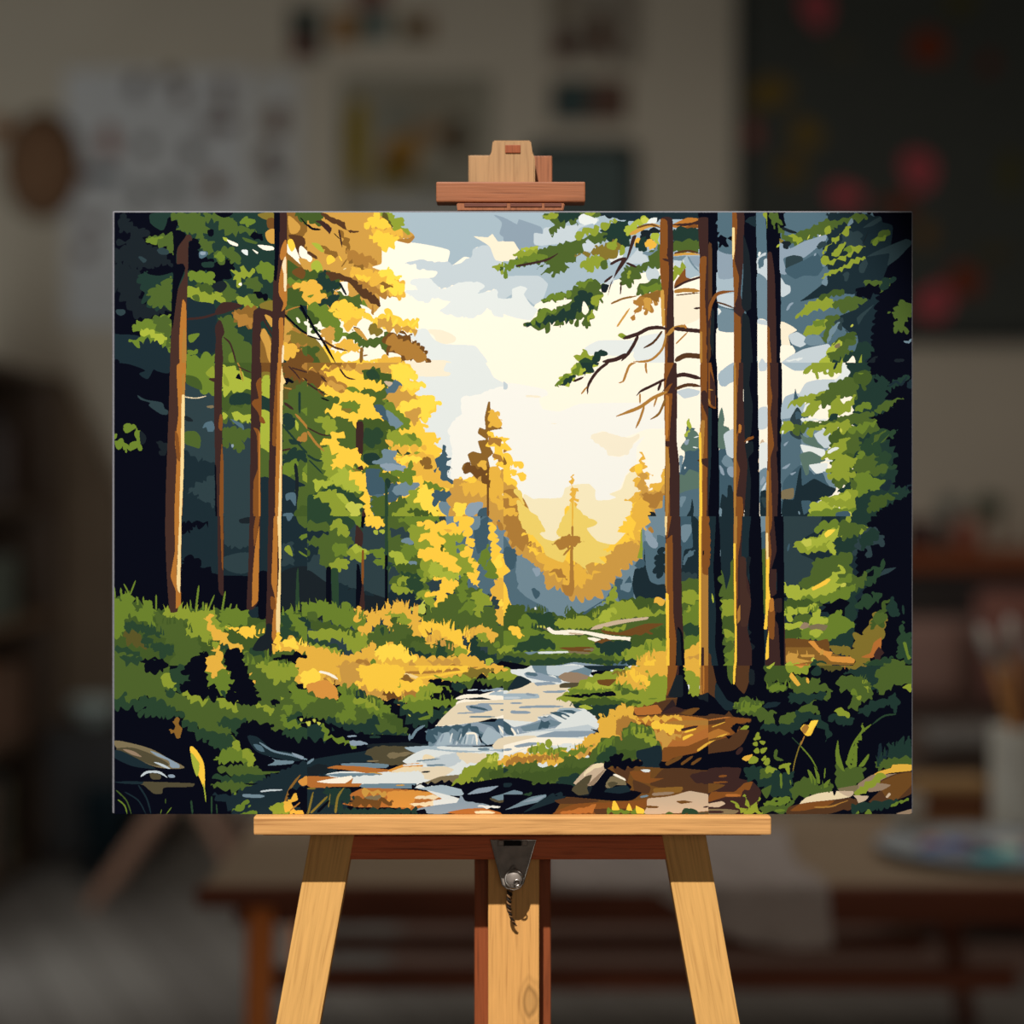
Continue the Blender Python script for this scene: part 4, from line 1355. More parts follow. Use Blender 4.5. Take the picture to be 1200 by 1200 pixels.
T~16 950,95 860,140 800,170 780,195
o~10 800,180 800,240
T~16 925,110 905,165
o~20 960,170 880,205 800,260 700,300 660,315
o~14 825,255 800,330 775,385
o~10 900,200 880,260
O~14 950,210 910,300 860,333
T~24 1005,80 1060,70 1160,95
B~20 1005,155 1080,130 1160,140
T- 1155,-5 1205,-5 1205,905 1150,905 1155,300
r- 1155,-5 1195,-5 1190,200 1170,260 1195,330 1190,905 1155,905 1165,560 1155,150
o- 1158,340 1180,340 1170,560 1160,900 1148,905 1150,400
T! 1160,170 1190,170 1190,240 1165,250
T- 1135,570 1205,560 1205,620 1160,590
y- 1145,410 1158,410 1165,905 1148,905 1148,600
@590 605
U -5,-5 1205,-5 1205,905 -5,905
A! -5,-5 830,-5 830,200 780,250 690,320 680,340 550,470 470,480 400,470 350,430 240,400 230,330 160,270 60,190 0,60
o! -5,-5 140,-5 200,100 150,170 60,180 10,60
a! 160,170 250,240 340,280 400,330 480,350 540,330 640,290 700,210 730,60 740,-5 830,-5 790,150 660,310 520,380 420,410 350,370 260,320
y! 100,30 130,-5 850,-5 760,-5 750,60 700,150 640,200 600,280 520,270 430,230 400,280 300,250 170,150 150,170 220,220 150,200 160,140 120,100 180,80
a! 220,220 300,250 400,290 390,330 280,300 240,260
1- 150,80 210,20 320,-5 700,-5 750,20 700,100 640,180 620,230 560,240 600,280 520,270 480,290 500,340 480,310 400,250 390,170 350,270 250,230 230,180
1! 100,20 220,20 300,140 260,140
2- 200,20 240,-5 340,-5 340,60 300,90 295,145 240,130 195,80
2- 480,-5 740,-5 720,90 650,165 590,150 530,100 540,60 500,40
1! 410,40 530,60 540,130 600,170 520,200 430,200 420,100
o! 290,160 390,130 400,160 370,190 320,180
o~12 350,230 395,180
o! 380,130 420,120 470,150 420,145
a! 410,290 480,310 500,380 440,390
o! 280,320 330,310 370,370 320,345
o- 395,100 410,120 408,240 415,420 400,470 360,460 340,400 385,400 390,240
a- 395,-5 408,-5 405,100 395,100
y! 590,200 660,150 730,110 740,130 700,190 650,205
A! 640,200 720,150 790,170 780,250 700,280 680,330 560,400 470,400 560,330
M- 805,80 822,80 820,240 785,245 800,180
U- 820,-5 950,-5 950,220 820,200
o 840,80 865,60 880,95 845,95
z- 820,150 900,180 900,110 950,130 950,460 820,460
u! 830,60 900,150 890,190 840,150
n! 890,260 900,220 940,200 950,330 895,340
z- -5,120 50,190 80,260 70,330 100,370 80,420 130,470 180,500 260,540 260,590 -5,590
Z! 0,200 60,190 80,260 20,330 0,330
U- 80,230 150,260 240,350 240,420 300,480 260,540 180,480 80,380
u! 170,305 210,305 215,340 190,350
Z! 160,430 190,425 215,460 190,465
w 180,540 190,530 195,570
U 240,530 250,560 235,570
y- -5,220 10,280 40,320 0,350 -5,360
y- -5,380 20,420 30,480 55,540 50,600 40,660 -5,660
Z- 650,390 660,365 700,370 690,420 740,350 760,420 760,500 680,500
U! 690,400 750,390 740,440 690,430
n- 755,390 770,310 820,290 825,180 835,300 860,380 900,400 950,400 950,480 830,520 780,490 760,440
U- 755,490 780,485 770,510
Z! 770,280 820,250 815,300 775,300
Z- 1035,-5 1150,-5 1150,420 1040,440
n- 1100,-5 1150,40 1150,370 1040,380 1060,200 1110,180
N! 1040,330 1120,340 1120,380 1040,380
U! 1040,60 1100,50 1090,120 1050,150
z! 1080,210 1120,205 1050,280
g- 20,540 110,520 130,560 180,540 230,570 290,570 360,590 400,530 430,570 560,530 660,500 760,480 870,480 950,500 1205,400 1205,905 -5,905
H! 130,570 230,570 300,590 310,650 180,640 130,620
Z- 460,570 600,480 640,410 650,470 550,520 480,575
M! 600,500 650,405 660,490 580,510
G! 520,550 620,510 660,500 660,560 560,600 520,600
M- 310,610 420,600 480,580 520,610 600,550 660,500 760,500 780,540 860,540 940,520 960,560 880,590 700,600 560,650 400,660 320,650
l! 560,610 590,550 660,540 660,560 630,570 620,620
m! 100,600 130,580 180,610 180,650 110,650
G! 860,550 900,500 960,510 940,550
a! 880,500 910,480 950,490 920,520
m- -5,680 120,660 250,680 330,680 400,700 480,710 540,740 700,790 900,760 950,740 950,800 700,830 500,860 100,830 -5,760
H- 50,780 180,700 230,690 250,720 300,740 280,770 160,790
G- 550,660 600,640 800,600 950,580 950,640 700,680 560,690
q- 510,665 540,640 660,610 740,600 850,590 840,605 740,620 640,640 560,660
M! 580,660 680,650 720,630 700,660 640,675
b- 570,665 680,680 830,630 940,630 850,670 880,690 750,700 600,690
W- 250,660 270,650 300,670 400,665 500,675 640,700 750,710 745,740 720,725 600,720 480,690 400,695 290,690
q~10 380,685 470,692
J~10 200,640 260,665
W! 495,710 570,720 560,735 510,725
b- 530,740 600,715 650,740 640,752
g- 750,700 880,690 950,660 950,700 900,730 750,745
h- 530,750 700,730 750,750 700,800 600,810 560,770
M! 0,760 60,760 30,800 0,800
b- 325,770 480,765 530,770 520,795 400,790
U~16 120,803 220,800 320,797
w~12 200,800 400,795
J~14 380,795 510,803
J! 470,780 530,775 520,790
y! 30,650 80,645 100,680 120,700 80,705 40,670
L! 195,640 250,650 240,660
G- -5,800 200,810 400,810 640,820 640,880 400,840 150,860
h- 0,820 100,830 130,850 0,850
K- -5,850 70,860 150,880 100,905 -5,890
H- 150,850 400,830 650,850 640,870 450,860 200,880
u- 160,890 340,870 420,855 650,880 740,860 740,880 500,905 130,905
w- 240,895 400,865 480,880 460,905
z! 640,870 740,855 720,880
h- 690,850 800,820 820,850 750,870
M- 700,790 800,760 870,720 950,740 950,820 800,840 710,830
a! 790,870 820,850 830,810 850,805 860,840 950,790 970,905 800,905
y! 820,860 850,810 860,850 890,850 850,900 820,890
G- 1040,400 1150,380 1150,800 1060,800
m! 1050,570 1150,500 1150,650 1060,650
M! 1045,470 1080,430 1150,460 1120,505 1045,510
H! 1050,640 1150,640 1150,700 1060,690
m! 1060,720 1150,700 1150,760 1060,790
M~16 1085,520 1090,550 1070,560
a! 1060,800 1150,750 1160,905 1060,905
A! 1070,830 1150,810 1150,830
T- 948,-5 1035,-5 1045,500 1055,700 1060,905 970,905 955,300
r- 950,-5 985,-5 960,130 990,110 995,550 1010,700 1020,790 1000,905 970,905 960,500
c- 945,-5 960,-5 955,110 948,110
o- 948,160 958,160 958,450 948,400
y- 950,450 968,460 972,905 955,905 952,620
K- 1020,650 1050,690 1060,905 1010,905
k- 1015,660 1035,680 1045,905 1015,905
B- 950,120 960,130 955,135
y- 1145,-5 1165,-5 1165,905 1148,905
o- 1160,-5 1185,-5 1175,340 1205,300 1205,905 1158,905
r- 1165,-5 1205,-5 1205,340 1165,330
K~10 1172,200 1170,230
T- 1160,770 1175,770 1175,905 1158,905
g*35,14 20,545 200,550 400,560
M*30,12 320,620 500,600 660,510 860,550
a*40,14 790,870 850,820 945,800
m*35,10 700,800 945,745
H*30,8 140,650 250,640
@590 780
w -5,-5 1205,-5 1205,905 -5,905
b- 560,260 800,200 1205,150 1205,640 640,620 480,500
K- -5,640 420,590 700,560 1205,580 1205,905 -5,905
3- -5,180 150,100 350,130 400,210 450,260 200,300 200,330 -5,310
U- 170,-5 400,-5 520,20 500,60 380,50 330,90 300,60 200,50
u- 120,45 200,40 330,80 340,100 240,90 140,70
z~20 130,45 200,55
u- 180,100 280,95 310,110 200,120
3- 200,120 350,110 380,140 350,180 200,180
u- 230,150 370,145 340,160 250,160
S- -5,165 200,165 210,190 -5,200
u~14 130,165 190,175
s~12 0,190 100,188
u~10 40,220 110,220
u~14 90,245 210,240 350,240
u~18 40,272 160,275
s- 260,-5 480,5 400,30 330,60 260,50
K- -5,-5 160,-5 120,20 -5,20
M- -5,15 40,20 50,50 95,60 70,100 30,140 -5,140
a 0,15 30,20 20,30 0,35
g- 0,95 80,90 60,130 0,140
n- 75,65 100,60 165,95 100,130 20,145
Q- 320,65 360,40 430,40 510,65 490,95 400,100 350,90
j- 330,110 360,100 500,100 470,120 400,130 330,130
K- 510,40 640,15 600,50 530,65
n- 470,0 740,-5 700,20 560,30 500,20
M- 380,150 500,70 640,30 740,10 830,-5 970,-5 960,185 830,235 720,240 480,220 320,200 340,175
l! 470,130 520,100 640,110 600,140 500,140
b- 550,85 660,80 620,120 560,110
D! 640,40 720,30 700,60
G! 650,120 690,110 720,140 790,150 740,165 690,150
a! 660,75 730,60 740,20 830,-5 970,-5 960,60 920,60 870,50 830,40 860,100 880,125 800,90 830,145 770,130 720,100
y! 720,50 760,20 790,40 870,100 870,125 790,80
M! 830,150 900,60 960,90 950,180 850,200
m- 380,160 440,140 560,145 620,135 620,150 480,165
K- 345,175 480,165 640,150 660,175 560,185 450,190
m- 460,190 560,180 800,210 740,235 560,215
g- 400,220 560,190 720,215 800,210 700,240 520,240
h- 390,225 520,235 690,230 680,290 560,310 480,260
l 440,240 480,230 525,250 490,258
m~8 850,195 900,192
u- -5,320 60,360 150,340 210,320 260,310 270,290 330,330 410,340 390,360 270,370 100,400 -5,410
Z- -5,320 40,350 60,410 20,400 -5,370
U- 140,350 210,330 270,290 260,310 350,340 230,370 130,390 100,360
Z! 220,310 260,310 270,350 215,370
S- 220,290 300,280 330,250 430,250 520,300 480,330 440,320 420,280
u- 200,300 280,310 240,330
Z- 270,275 330,300 410,340 430,340 380,290 330,270
Z- 320,265 400,260 460,290 470,330 440,310 400,280
w~14 340,290 400,320 420,345
W~12 45,365 75,410
w~8 80,370 90,400
u- 300,385 400,370 560,375 500,410 420,420 180,420
s- 100,390 400,360 540,340 540,380 260,385
w- 430,270 500,270 560,330 550,370 480,340 400,360 300,370
3- -5,420 180,410 210,440 -5,480
W- 200,420 480,430 430,460 280,470 60,520 140,480 -5,530 -5,470
u- 60,470 150,450 230,455 130,475 80,480
u~14 0,495 50,490
k- 510,370 560,380 555,395
a! -5,540 40,530 50,520 200,510 150,490 160,485 260,510 400,500 470,440 480,420 560,390 560,330 570,290 600,310 650,290 620,250 660,280 690,225 700,260 770,240 790,340 700,450 620,420 550,490 440,540 340,590 200,560 30,590
o! 660,330 720,290 760,320 740,370 700,440 670,400
A! 420,510 480,480 530,460 500,510 450,550
o! 30,550 200,530 260,530 160,560 40,580
L- 195,450 210,450 215,490 195,480
M- 140,490 180,480 230,460 260,490 260,440 280,435 280,480 340,490 390,470 300,520 240,510 170,510
w! 340,460 400,455 380,480
m- 280,530 480,480 520,470 470,500 360,540 300,540
G- -5,600 60,580 130,570 200,560 200,590 300,590 340,570 370,530 420,540 490,540 570,440 620,420 660,410 700,440 700,380 760,330 780,360 880,370 920,450 940,490 820,510 780,550 600,590 460,640 340,680 160,690 100,660 -5,650
m! 540,500 570,450 650,420 640,480 580,520
g- -5,620 100,630 220,620 370,600 520,590 640,500 770,500 770,550 600,590 440,640 200,690 100,660
H- 580,500 640,470 670,540 600,570 540,570
h- 320,670 400,640 460,640 440,700 340,700
m! 700,400 760,340 870,370 800,380 740,400
M! 750,370 870,370 880,440 860,460
n- 780,500 860,480 880,470 920,470 935,540 910,580 920,600 860,610 800,600 810,560 780,540
h 0,600 30,610 0,630
K- -5,660 110,665 170,680 160,700 300,690 400,700 430,730 480,780 600,750 760,740 820,750 760,780 620,790 420,790 300,800 -5,870
n 0,690 50,690 40,710 0,710
U- 0,750 60,730 110,740 110,755 0,755
H! 110,760 160,740 150,760
U- 10,845 60,820 160,770 250,755 240,790 160,810 80,830
u- 110,800 200,770 250,760 200,790
n- 250,770 370,765 300,800 240,820 120,860 160,830
n! 300,750 330,750 330,765 260,765
k- 420,710 520,700 500,760 450,760
b- 590,590 760,590 950,600 1205,600 1205,905 290,905 320,830 370,770 620,790 700,760 750,710 640,620
B- 950,600 1205,600 1205,760 1050,740 860,700 900,640
B- 640,600 770,600 740,630 720,690
r- 740,620 860,620 860,660 940,660 850,690 770,670
r- 290,870 420,810 640,800 780,790 850,780 830,830 640,870
E! 330,860 480,830 540,810 520,860 340,870
B- 300,790 400,770 560,790 540,800 420,810 330,810
T! 1100,640 1205,620 1205,690 1120,680
B- 760,670 860,710 850,750 770,740
O- 880,720 1050,710 1040,740 900,760
B- 530,840 780,840 820,870 540,870
q- 845,780 940,770 1000,760 1090,735 1180,750 1205,760 1205,850 900,870 820,870 840,830
Q~18 870,755 940,750 1000,745
b- 1010,795 1060,790 1110,800 1040,810
b- 840,820 910,825 900,835 845,835
T~10 1170,830 1205,825
j~12 1130,868 1205,860
G- 945,870 970,855 1000,868
H- 1045,870 1060,840 1100,835 1140,870
Q- 720,780 740,760 775,765 760,785 725,790
U~12 800,770 850,762
m- 605,865 620,840 740,850 790,840 825,868
y- 635,845 645,780 670,820 680,845
y- 720,845 735,805 755,850
y- 780,865 775,820 825,845 820,868
q- 410,690 460,630 520,580 580,570 615,590 600,610 570,650 540,690 510,705 440,700
i! 480,620 540,575 600,580 520,610 470,650
j- 400,730 420,700 480,650 520,640 490,720 500,750 440,760
Q- 490,700 600,600 560,660 530,700
K- 500,760 560,680 620,605 625,660 590,740 740,730 810,745 750,790 600,790
J- 600,690 630,650 700,650 720,700 660,700 630,720 600,715
W- 640,640 660,635 715,665 715,675 680,660
n- 590,740 610,720 720,700 745,735 680,750
j 610,690 640,680 670,690 630,715
w 805,610 860,610 850,625 820,622
K! 590,565 640,550 630,530 690,515 700,550 810,560 800,580 700,600 610,590
B- 760,290 770,250 830,240 960,200 1205,180 1205,320 1000,290 800,295
E- 765,250 830,240 900,230 930,280 780,290
R- 780,300 900,300 1020,290 1205,320 1205,500 950,490 930,480 890,400 870,360 780,320
a! 780,310 860,305 1030,290 1040,305 960,320 830,325
y! 860,345 940,340 1050,340 1000,380 970,400 920,380
A! 880,380 960,400 1000,410 1060,390 1000,430 950,490 900,420
o- 950,330 1080,320 1205,320 1205,350 1060,350 950,340
T~16 1040,378 1140,355
y 1050,420 1100,400 1115,410 1090,435 1055,440
E- 1050,440 1205,360 1205,430 1080,470 960,480 990,440
y~12 1060,390 1130,370
r- 940,480 1080,470 1205,420 1205,520 980,560 930,560
K- 915,600 1000,540 1130,510 1205,470 1205,610 1040,600
b~22 950,580 1050,530
b~16 1040,580 1110,530
b~16 1100,580 1160,540
a~14 1135,500 1205,450
p- 920,280 990,200 1010,240 1000,280 940,280
T- 965,-5 1060,-5 1030,180 960,190 950,180 985,90
r- 965,-5 1020,-5 1000,90 955,185 960,120
K- 1030,-5 1060,-5 1085,140 1110,170 1205,170 1205,290 1100,290 1100,255 1010,260 1020,180
k- 1010,60 1050,60 1050,180 970,180
M- 1065,-5 1150,-5 1145,170 1095,165
a! 1065,-5 1150,-5 1150,70 1080,50
M! 1075,30 1130,60 1140,130 1090,110
o- 1155,-5 1180,-5 1185,170 1150,170
r- 1160,-5 1205,-5 1205,170 1165,170
R~10 1172,0 1172,165
k! 1145,175 1205,160 1205,210 1160,200
T- 920,280 1000,240 1060,260 1020,280
b- 1040,280 1100,250 1150,250 1100,290
a*50,16 560,330 660,300 760,255
o*36,8 660,350 720,320
o*35,12 30,560 200,545 330,545
G*42,16 540,510 640,450 760,385 880,390
m*35,10 150,500 330,500 480,480
g*30,12 0,640 200,630 400,600
m*30,10 380,165 560,150 700,130
a*34,10 660,90 740,50 830,40
@830 245
z -5,-5 1205,-5 1205,905 -5,905
K- -5,-5 55,20 55,905 -5,905
B- -5,150 20,170 22,500 15,860 -5,905
k- 20,580 35,600 30,860 10,780
T- -5,560 20,520 10,700 -5,680
W- 50,700 150,720 150,905 50,905
U- 55,580 150,600 150,720 60,710
s- 50,470 150,400 150,580 60,560
S- 50,370 150,400 150,490 55,490
u- 55,240 150,260 150,400 60,405
z- 60,50 145,50 145,260 60,240
K! -5,100 60,110 60,160 160,165 155,180 110,185 100,215 70,220 50,190 -5,200
z! 60,50 140,45 140,130 60,130
w! 55,580 75,600 60,620
K- 195,-5 290,-5 285,905 240,905 200,200
z- 280,25 345,25 345,250 290,340 285,260
n! 215,70 270,40 280,95 240,90
s- 285,290 340,255 345,420 290,380
U- 285,380 345,420 345,650 290,640
w! 290,270 300,250 310,255 300,275
z! 290,310 340,265 310,345
W- 290,650 345,660 345,905 290,905
s- 290,645 345,655 345,680 290,672
s 300,905 315,875 335,905
K- 340,-5 420,-5 425,905 400,905 370,300 345,260
T- 345,260 370,252 390,400 400,905 350,905 345,600
r- 345,685 360,700 360,760 370,905 345,905
M- 318,25 345,22 345,130 340,60 325,45
K! 720,-5 1205,-5 1205,905 940,905 960,760 940,700 1000,500 1060,340 1100,250 1000,240 930,280 920,200 960,100 1010,60 960,20
n- 860,100 1080,100 1020,500 1010,905 900,905 860,600
K! 1040,300 1205,200 1205,905 960,905 960,760 1000,500
n! 690,30 820,20 1010,50 900,110 930,150 870,230 900,290 780,380 690,330 680,250 700,140
N! 800,140 870,130 900,180 860,230 780,210
n- 540,540 580,510 680,430 700,390 850,320 1050,230 1160,180 1190,200 1090,300 1050,340 1010,430 870,480 850,500 740,490 640,520
N- 930,280 1000,240 1160,175 1195,200 1110,290 1050,330 1060,260
K! 420,20 445,25 450,100 430,120 405,90
G- 355,25 400,25 420,60 440,90 400,80 385,110
G! 400,90 430,110 460,150 520,170 540,215 450,190 420,130
z- 445,25 600,20 700,40 680,90 600,110 540,125 460,90
k~18 430,110 480,130 520,140
G- 470,170 540,130 620,100 690,60 740,70 900,25 920,60 800,80 740,110 640,160 560,190 540,215 510,190
M! 475,150 540,165 530,210 490,170
M! 680,140 700,100 715,95 700,150
u- 420,180 480,230 560,190 690,150 690,180 620,240 560,285 500,270 440,290 460,380 420,375
N! 640,210 690,190 690,230 650,225
u~14 640,150 680,190
l~14 420,205 400,225
D! 415,170 440,185 425,195
k! 430,190 475,200 470,230 440,215
L~8 595,150 580,180
W~7 650,160 660,150
N- 455,285 500,270 550,280 555,320 500,340 455,350
Z- 450,350 560,300 640,260 680,330 640,390 560,390 510,410 460,380
u~12 620,275 632,258
U! 820,80 840,55 850,80 820,100
U! 660,310 680,300 690,330 670,335
M- 680,230 720,200 730,170 780,150 800,105 830,110 820,150 770,150 750,200 720,195 680,260
M- 720,270 760,220 800,195 790,240 740,280
M- 655,295 700,280 720,300 820,260 820,220 920,220 860,250 820,280 740,310 690,330
M- 670,410 690,375 780,340 860,290 910,280 900,300 860,320 800,350 720,385
m! 790,250 830,210 840,240
N- 885,330 920,290 935,320 910,375 885,370
N! 790,380 820,370 830,390 800,415
G- 950,205 1000,150 1050,120 1060,145 1020,180 960,205
m! 955,200 1000,170 1045,155 1000,190
N- 905,110 960,70 1010,45 1015,65 960,100
k- 900,210 940,120 920,180
G- 910,435 930,415 1000,425 1050,405 1080,405 1060,440 1000,490 1030,450 960,450
h! 1020,410 1085,405 1070,440 1010,485
s- 425,400 450,440 480,450 480,490 440,515 425,510
u~14 460,595 480,560 500,550
K~8 420,520 425,560
M- 510,620 550,600 570,560 640,530 690,510 735,545 720,580 640,590 540,630
g- 640,530 680,500 730,480 780,470 790,505 720,510 660,530
G- 735,545 830,515 920,525 880,560 850,620 830,600 790,600 750,570
n- 850,600 940,530 970,510 930,560 870,600
U! 690,390 700,420 690,450 665,430
K! 860,480 920,450 1000,450 1000,490 900,520
n- 745,640 860,590 960,570 940,650 960,690 930,740 850,740 800,700
N- 870,640 900,610 970,560 910,630 880,680
G! 1080,620 1110,560 1150,540 1190,560 1190,620 1150,660 1165,710 1110,715 1085,690 1110,640
G~16 1050,610 1068,602
U~14 1145,775 1175,780 1190,760
G- 680,650 750,620 770,640 730,690 700,770 680,780 650,770 690,720
M- 550,730 600,680 650,650 690,650 670,720 600,740 560,740
m! 610,660 680,650 670,690
V- 425,660 480,680 520,710 470,740 480,800 430,800
s- 470,740 520,720 570,750 575,790 540,810 490,790
U- 580,740 650,740 680,790 600,800 560,780
W- 425,800 490,800 510,830 500,860 425,905
s- 430,905 480,860 560,820 700,790 720,820 640,905
w! 450,890 550,870 540,885
N! 740,660 790,640 780,700 750,700
U! 695,780 720,700 770,660 740,720 700,790
L~12 835,690 850,675
N 800,705 815,715 818,730
G- 740,780 800,760 840,740 870,760 830,800 750,880 720,880
l- 650,905 690,860 720,800 770,770 780,800 740,830 740,905
J 740,800 770,785 770,810 745,815
g! 740,780 830,720 870,740 800,770
h- 750,870 850,830 900,780 960,800 960,830 900,905 740,905
G! 700,860 760,820 840,830 780,870 720,890
W! 810,905 830,880 850,860 860,900
M- 770,905 785,870 790,905
M- 880,900 900,850 900,905
k! 920,905 990,860 960,905
k~20 1090,888 1150,885
T- 140,20 210,20 205,300 190,500 210,590 195,905 150,905 155,400
r- 140,20 165,20 170,100 155,300 180,400 170,520 155,560 190,640 190,905 150,905 150,500 140,250
c- 140,110 155,110 155,240 145,300 140,250
k- 205,150 240,260 250,400 250,580 215,600 195,560 205,380
k- 200,610 240,640 260,905 195,905
T- 150,570 215,595 185,630 150,600
B~10 50,545 100,560 150,580
r~20 -5,660 15,560 50,500 100,485 155,480
@830 425
W -5,-5 1205,-5 1205,905 -5,905
Z- 55,900 60,520 150,480 150,905
K- -5,-5 50,-5 65,905 -5,905
n- -5,270 20,270 15,600 -5,905
r- -5,-5 15,-5 40,140 45,270 -5,240
T- 10,50 42,140 42,260 15,240
o~7 0,155 30,162
o~10 0,210 12,250
S! 65,60 100,30 150,0 150,100 90,140 60,110
4- 60,320 80,260 95,330 90,370 120,380 150,480 140,500 60,500
s- 90,420 150,390 150,560 110,540 100,490
U! 80,570 110,540 150,590 150,620 90,600
u 110,620 145,610 150,670 120,660
u 65,600 85,620 95,660 75,650
n- 65,905 80,770 110,790 115,720 135,720 150,780 150,905
U 65,850 80,860 75,905 65,905
K- 240,-5 290,-5 300,905 230,905
W- 290,-5 345,-5 345,500 300,480
s- 295,-5 345,-5 340,45 300,50
s- 295,270 345,260 345,380 295,390
q! 300,500 320,450 345,500 345,620 300,640
w- 300,480 345,470 345,620 300,640
U- 300,640 345,620 345,905 305,905
u 305,700 325,665 335,690 310,720
s 310,750 340,700 330,750
n- 305,760 340,750 340,905 305,905
N! 305,800 340,790 340,840
K- 380,-5 430,-5 435,905 395,905
T- 345,-5 410,-5 405,400 410,905 345,905 350,300
r- 345,-5 360,-5 365,130 375,200 365,300 385,480 365,560 375,905 345,905 348,500
o- 342,630 355,640 352,905 340,905
K- 400,520 420,520 435,905 405,905 410,720
S- 430,250 450,200 500,180 560,190 560,300 430,340
S- 430,-5 640,-5 560,45 500,45
s- 530,190 570,120 640,100 800,100 680,190 560,200
U- 430,340 500,300 560,320 600,360 760,430 690,520 640,640 750,660 740,750 500,905 430,905
z- 430,430 540,400 540,620 520,740 430,740
Z- 435,905 440,700 540,600 620,660 640,905
S! 430,270 500,270 500,310 440,330
u 440,480 470,460 450,490
u 430,620 480,590 460,620
u 480,650 515,640 490,660
N- 480,330 520,260 545,290 545,400 560,440 530,450 480,420
Z- 510,150 520,190 530,210 500,225
Z! 510,290 580,300 590,320 520,330
J- 430,750 500,735 500,790 480,800 430,800
4- 540,420 580,440 630,420 640,470 690,500 640,500 560,470
s- 620,420 700,380 780,440 730,490 680,500 640,460
w- 540,480 600,490 680,510 690,540 640,560 560,530
4- 535,540 600,520 690,570 640,590 590,600 590,650 570,660
w- 590,600 650,590 700,590 690,640 650,660 620,640
s! 760,640 820,670 770,670
Z- 540,700 600,660 700,640 720,680 700,760 640,720 560,720
U! 670,640 740,660 720,740
n- 435,905 440,800 500,800 530,640 545,610 550,720 620,680 700,720 750,740 720,780 620,820 610,870 590,880 600,905
Z- 545,810 600,810 600,860 560,890
U~10 530,870 535,890
h- 820,-5 1205,-5 1205,905 800,905 840,700 850,200
g- 720,420 840,360 840,700 740,700 720,560
K! 950,-5 1205,-5 1205,905 1000,905 1010,860 1150,790 1200,740 1090,720 1110,650 1080,590 1110,530 1050,440 1110,400 1000,390 970,320 1080,260 1050,200 1050,90 980,90
h! 980,80 1040,100 1050,140 1080,110 1170,70 1150,110 1060,160 1010,160
n~14 1060,140 1100,110 1130,130 1165,80
n! 1170,110 1190,100 1195,150 1175,140
M- 555,70 620,-5 790,-5 770,60 740,60 720,80 650,50 640,90 600,40
n~14 735,40 755,-5
w 690,45 705,40 700,60
w! 780,60 790,0 830,60 800,90 740,105
M- 465,250 520,210 560,195 640,180 700,160 700,230 660,240 640,290 600,320 560,300 570,240 520,250
w~14 560,290 575,250 595,240
W- 610,320 640,280 700,240 730,270 700,300 700,335 640,340
G- 630,210 700,160 720,120 850,85 880,140 860,200 800,200 740,230 680,260 660,230
g- 850,95 870,55 950,55 920,150 880,120
m 875,60 910,60 895,70
M- 700,290 760,190 790,240 860,195 850,240 820,290 760,300 710,320
m! 860,265 920,230 955,250 900,280 870,285
G- 540,350 700,340 760,320 860,300 960,290 940,320 980,340 860,360 700,350
h- 705,340 720,300 760,300 750,340
w! 545,325 640,330 700,335 560,340
M- 430,360 460,340 510,370 480,400 430,415
l 555,345 590,345 575,365
w 430,345 440,350 435,365
w 430,400 445,400 435,420
G! 500,380 560,360 740,345 720,370 620,380 540,400 500,400
M- 570,410 620,380 740,350 830,345 820,400 780,410 760,380 720,420 690,420 690,385 650,390 600,420
L~18 775,385 780,410
G- 780,480 830,400 980,350 1000,400 930,420 880,450 960,530 900,520 840,530 790,540
m! 840,380 990,340 960,370 860,410
M- 700,510 780,450 825,440 790,540 880,560 850,610 750,650 700,640 740,570 670,560
w~20 700,530 730,510 765,500
w~12 690,575 730,575
m! 880,540 900,510 920,550 980,550 900,570
G! 860,590 900,560 960,520 990,540 990,620 950,650 900,650 850,640
H- 890,490 940,440 1000,400 1090,400 1080,440 1040,440 1000,500 1000,540 930,530
G- 960,480 980,430 1040,395 1000,440
G- 1010,470 1060,420 1030,460
H! 990,550 1060,530 1060,600 1110,600 1050,640 1000,640
G- 960,660 1000,600 1050,605 1040,640
m- 940,720 950,680 1030,690 1000,740 960,755
m- 850,660 940,640 950,690 930,760 880,780 860,740 870,700
G- 740,710 760,680 840,680 870,720 850,760 800,720 760,740
h- 790,730 830,705 830,750 760,760
M! 700,650 850,640 830,680 720,680
M- 660,790 740,780 840,740 870,780 840,870 780,850 720,840 660,820
l- 720,790 790,770 820,750 830,800 760,800
l- 595,850 620,820 700,820 720,850 800,850 780,870 640,880 600,870
m- 600,880 700,860 860,860 850,905 600,905
L! 830,870 840,905 820,905
Z 750,880 820,870 830,905 750,905
h- 840,900 900,820 950,760 980,770 970,800 940,860 900,905
g- 940,840 960,790 1060,770 1110,770 1060,800 1000,860 950,875
h~16 1070,770 1130,790 1150,770
n! 1000,740 1060,690 1080,710 1040,740
n~10 1160,750 1170,720 1200,720
G- 970,290 1030,230 1140,208 1100,225 1060,270 1010,290
T- 150,-5 215,-5 205,200 230,600 225,720 205,905 150,905 150,400
r- 150,-5 180,-5 170,200 165,420 185,360 195,380 175,420 165,560 185,630 165,780 200,790 205,905 150,905
o- 150,-5 160,-5 165,200 165,560 160,905 150,905
R 180,360 195,370 190,410 178,410
k- 205,-5 250,-5 240,130 260,250 250,420 215,460
k- 215,480 260,460 265,520 235,560 250,690 240,905 210,905 230,600
r- 210,465 230,440 265,430 265,445 240,455
@830 605
n -5,-5 1205,-5 1205,905 -5,905
K- -5,-5 60,-5 110,905 -5,905
n- -5,-5 45,-5 30,300 45,560 40,760 60,905 -5,905
r! -5,-5 10,100 10,250 -5,290
B- -5,800 15,810 20,905 -5,905
l 20,450 32,480 30,510 22,490
Z 90,20 110,40 105,80 92,60
Z 90,160 110,160 115,190 95,185
U 70,180 85,190 85,240 72,240
G- 75,340 130,260 150,250 150,905 110,905 80,480
n- 75,300 90,350 105,430 130,340 130,270 150,240 150,-5 70,-5
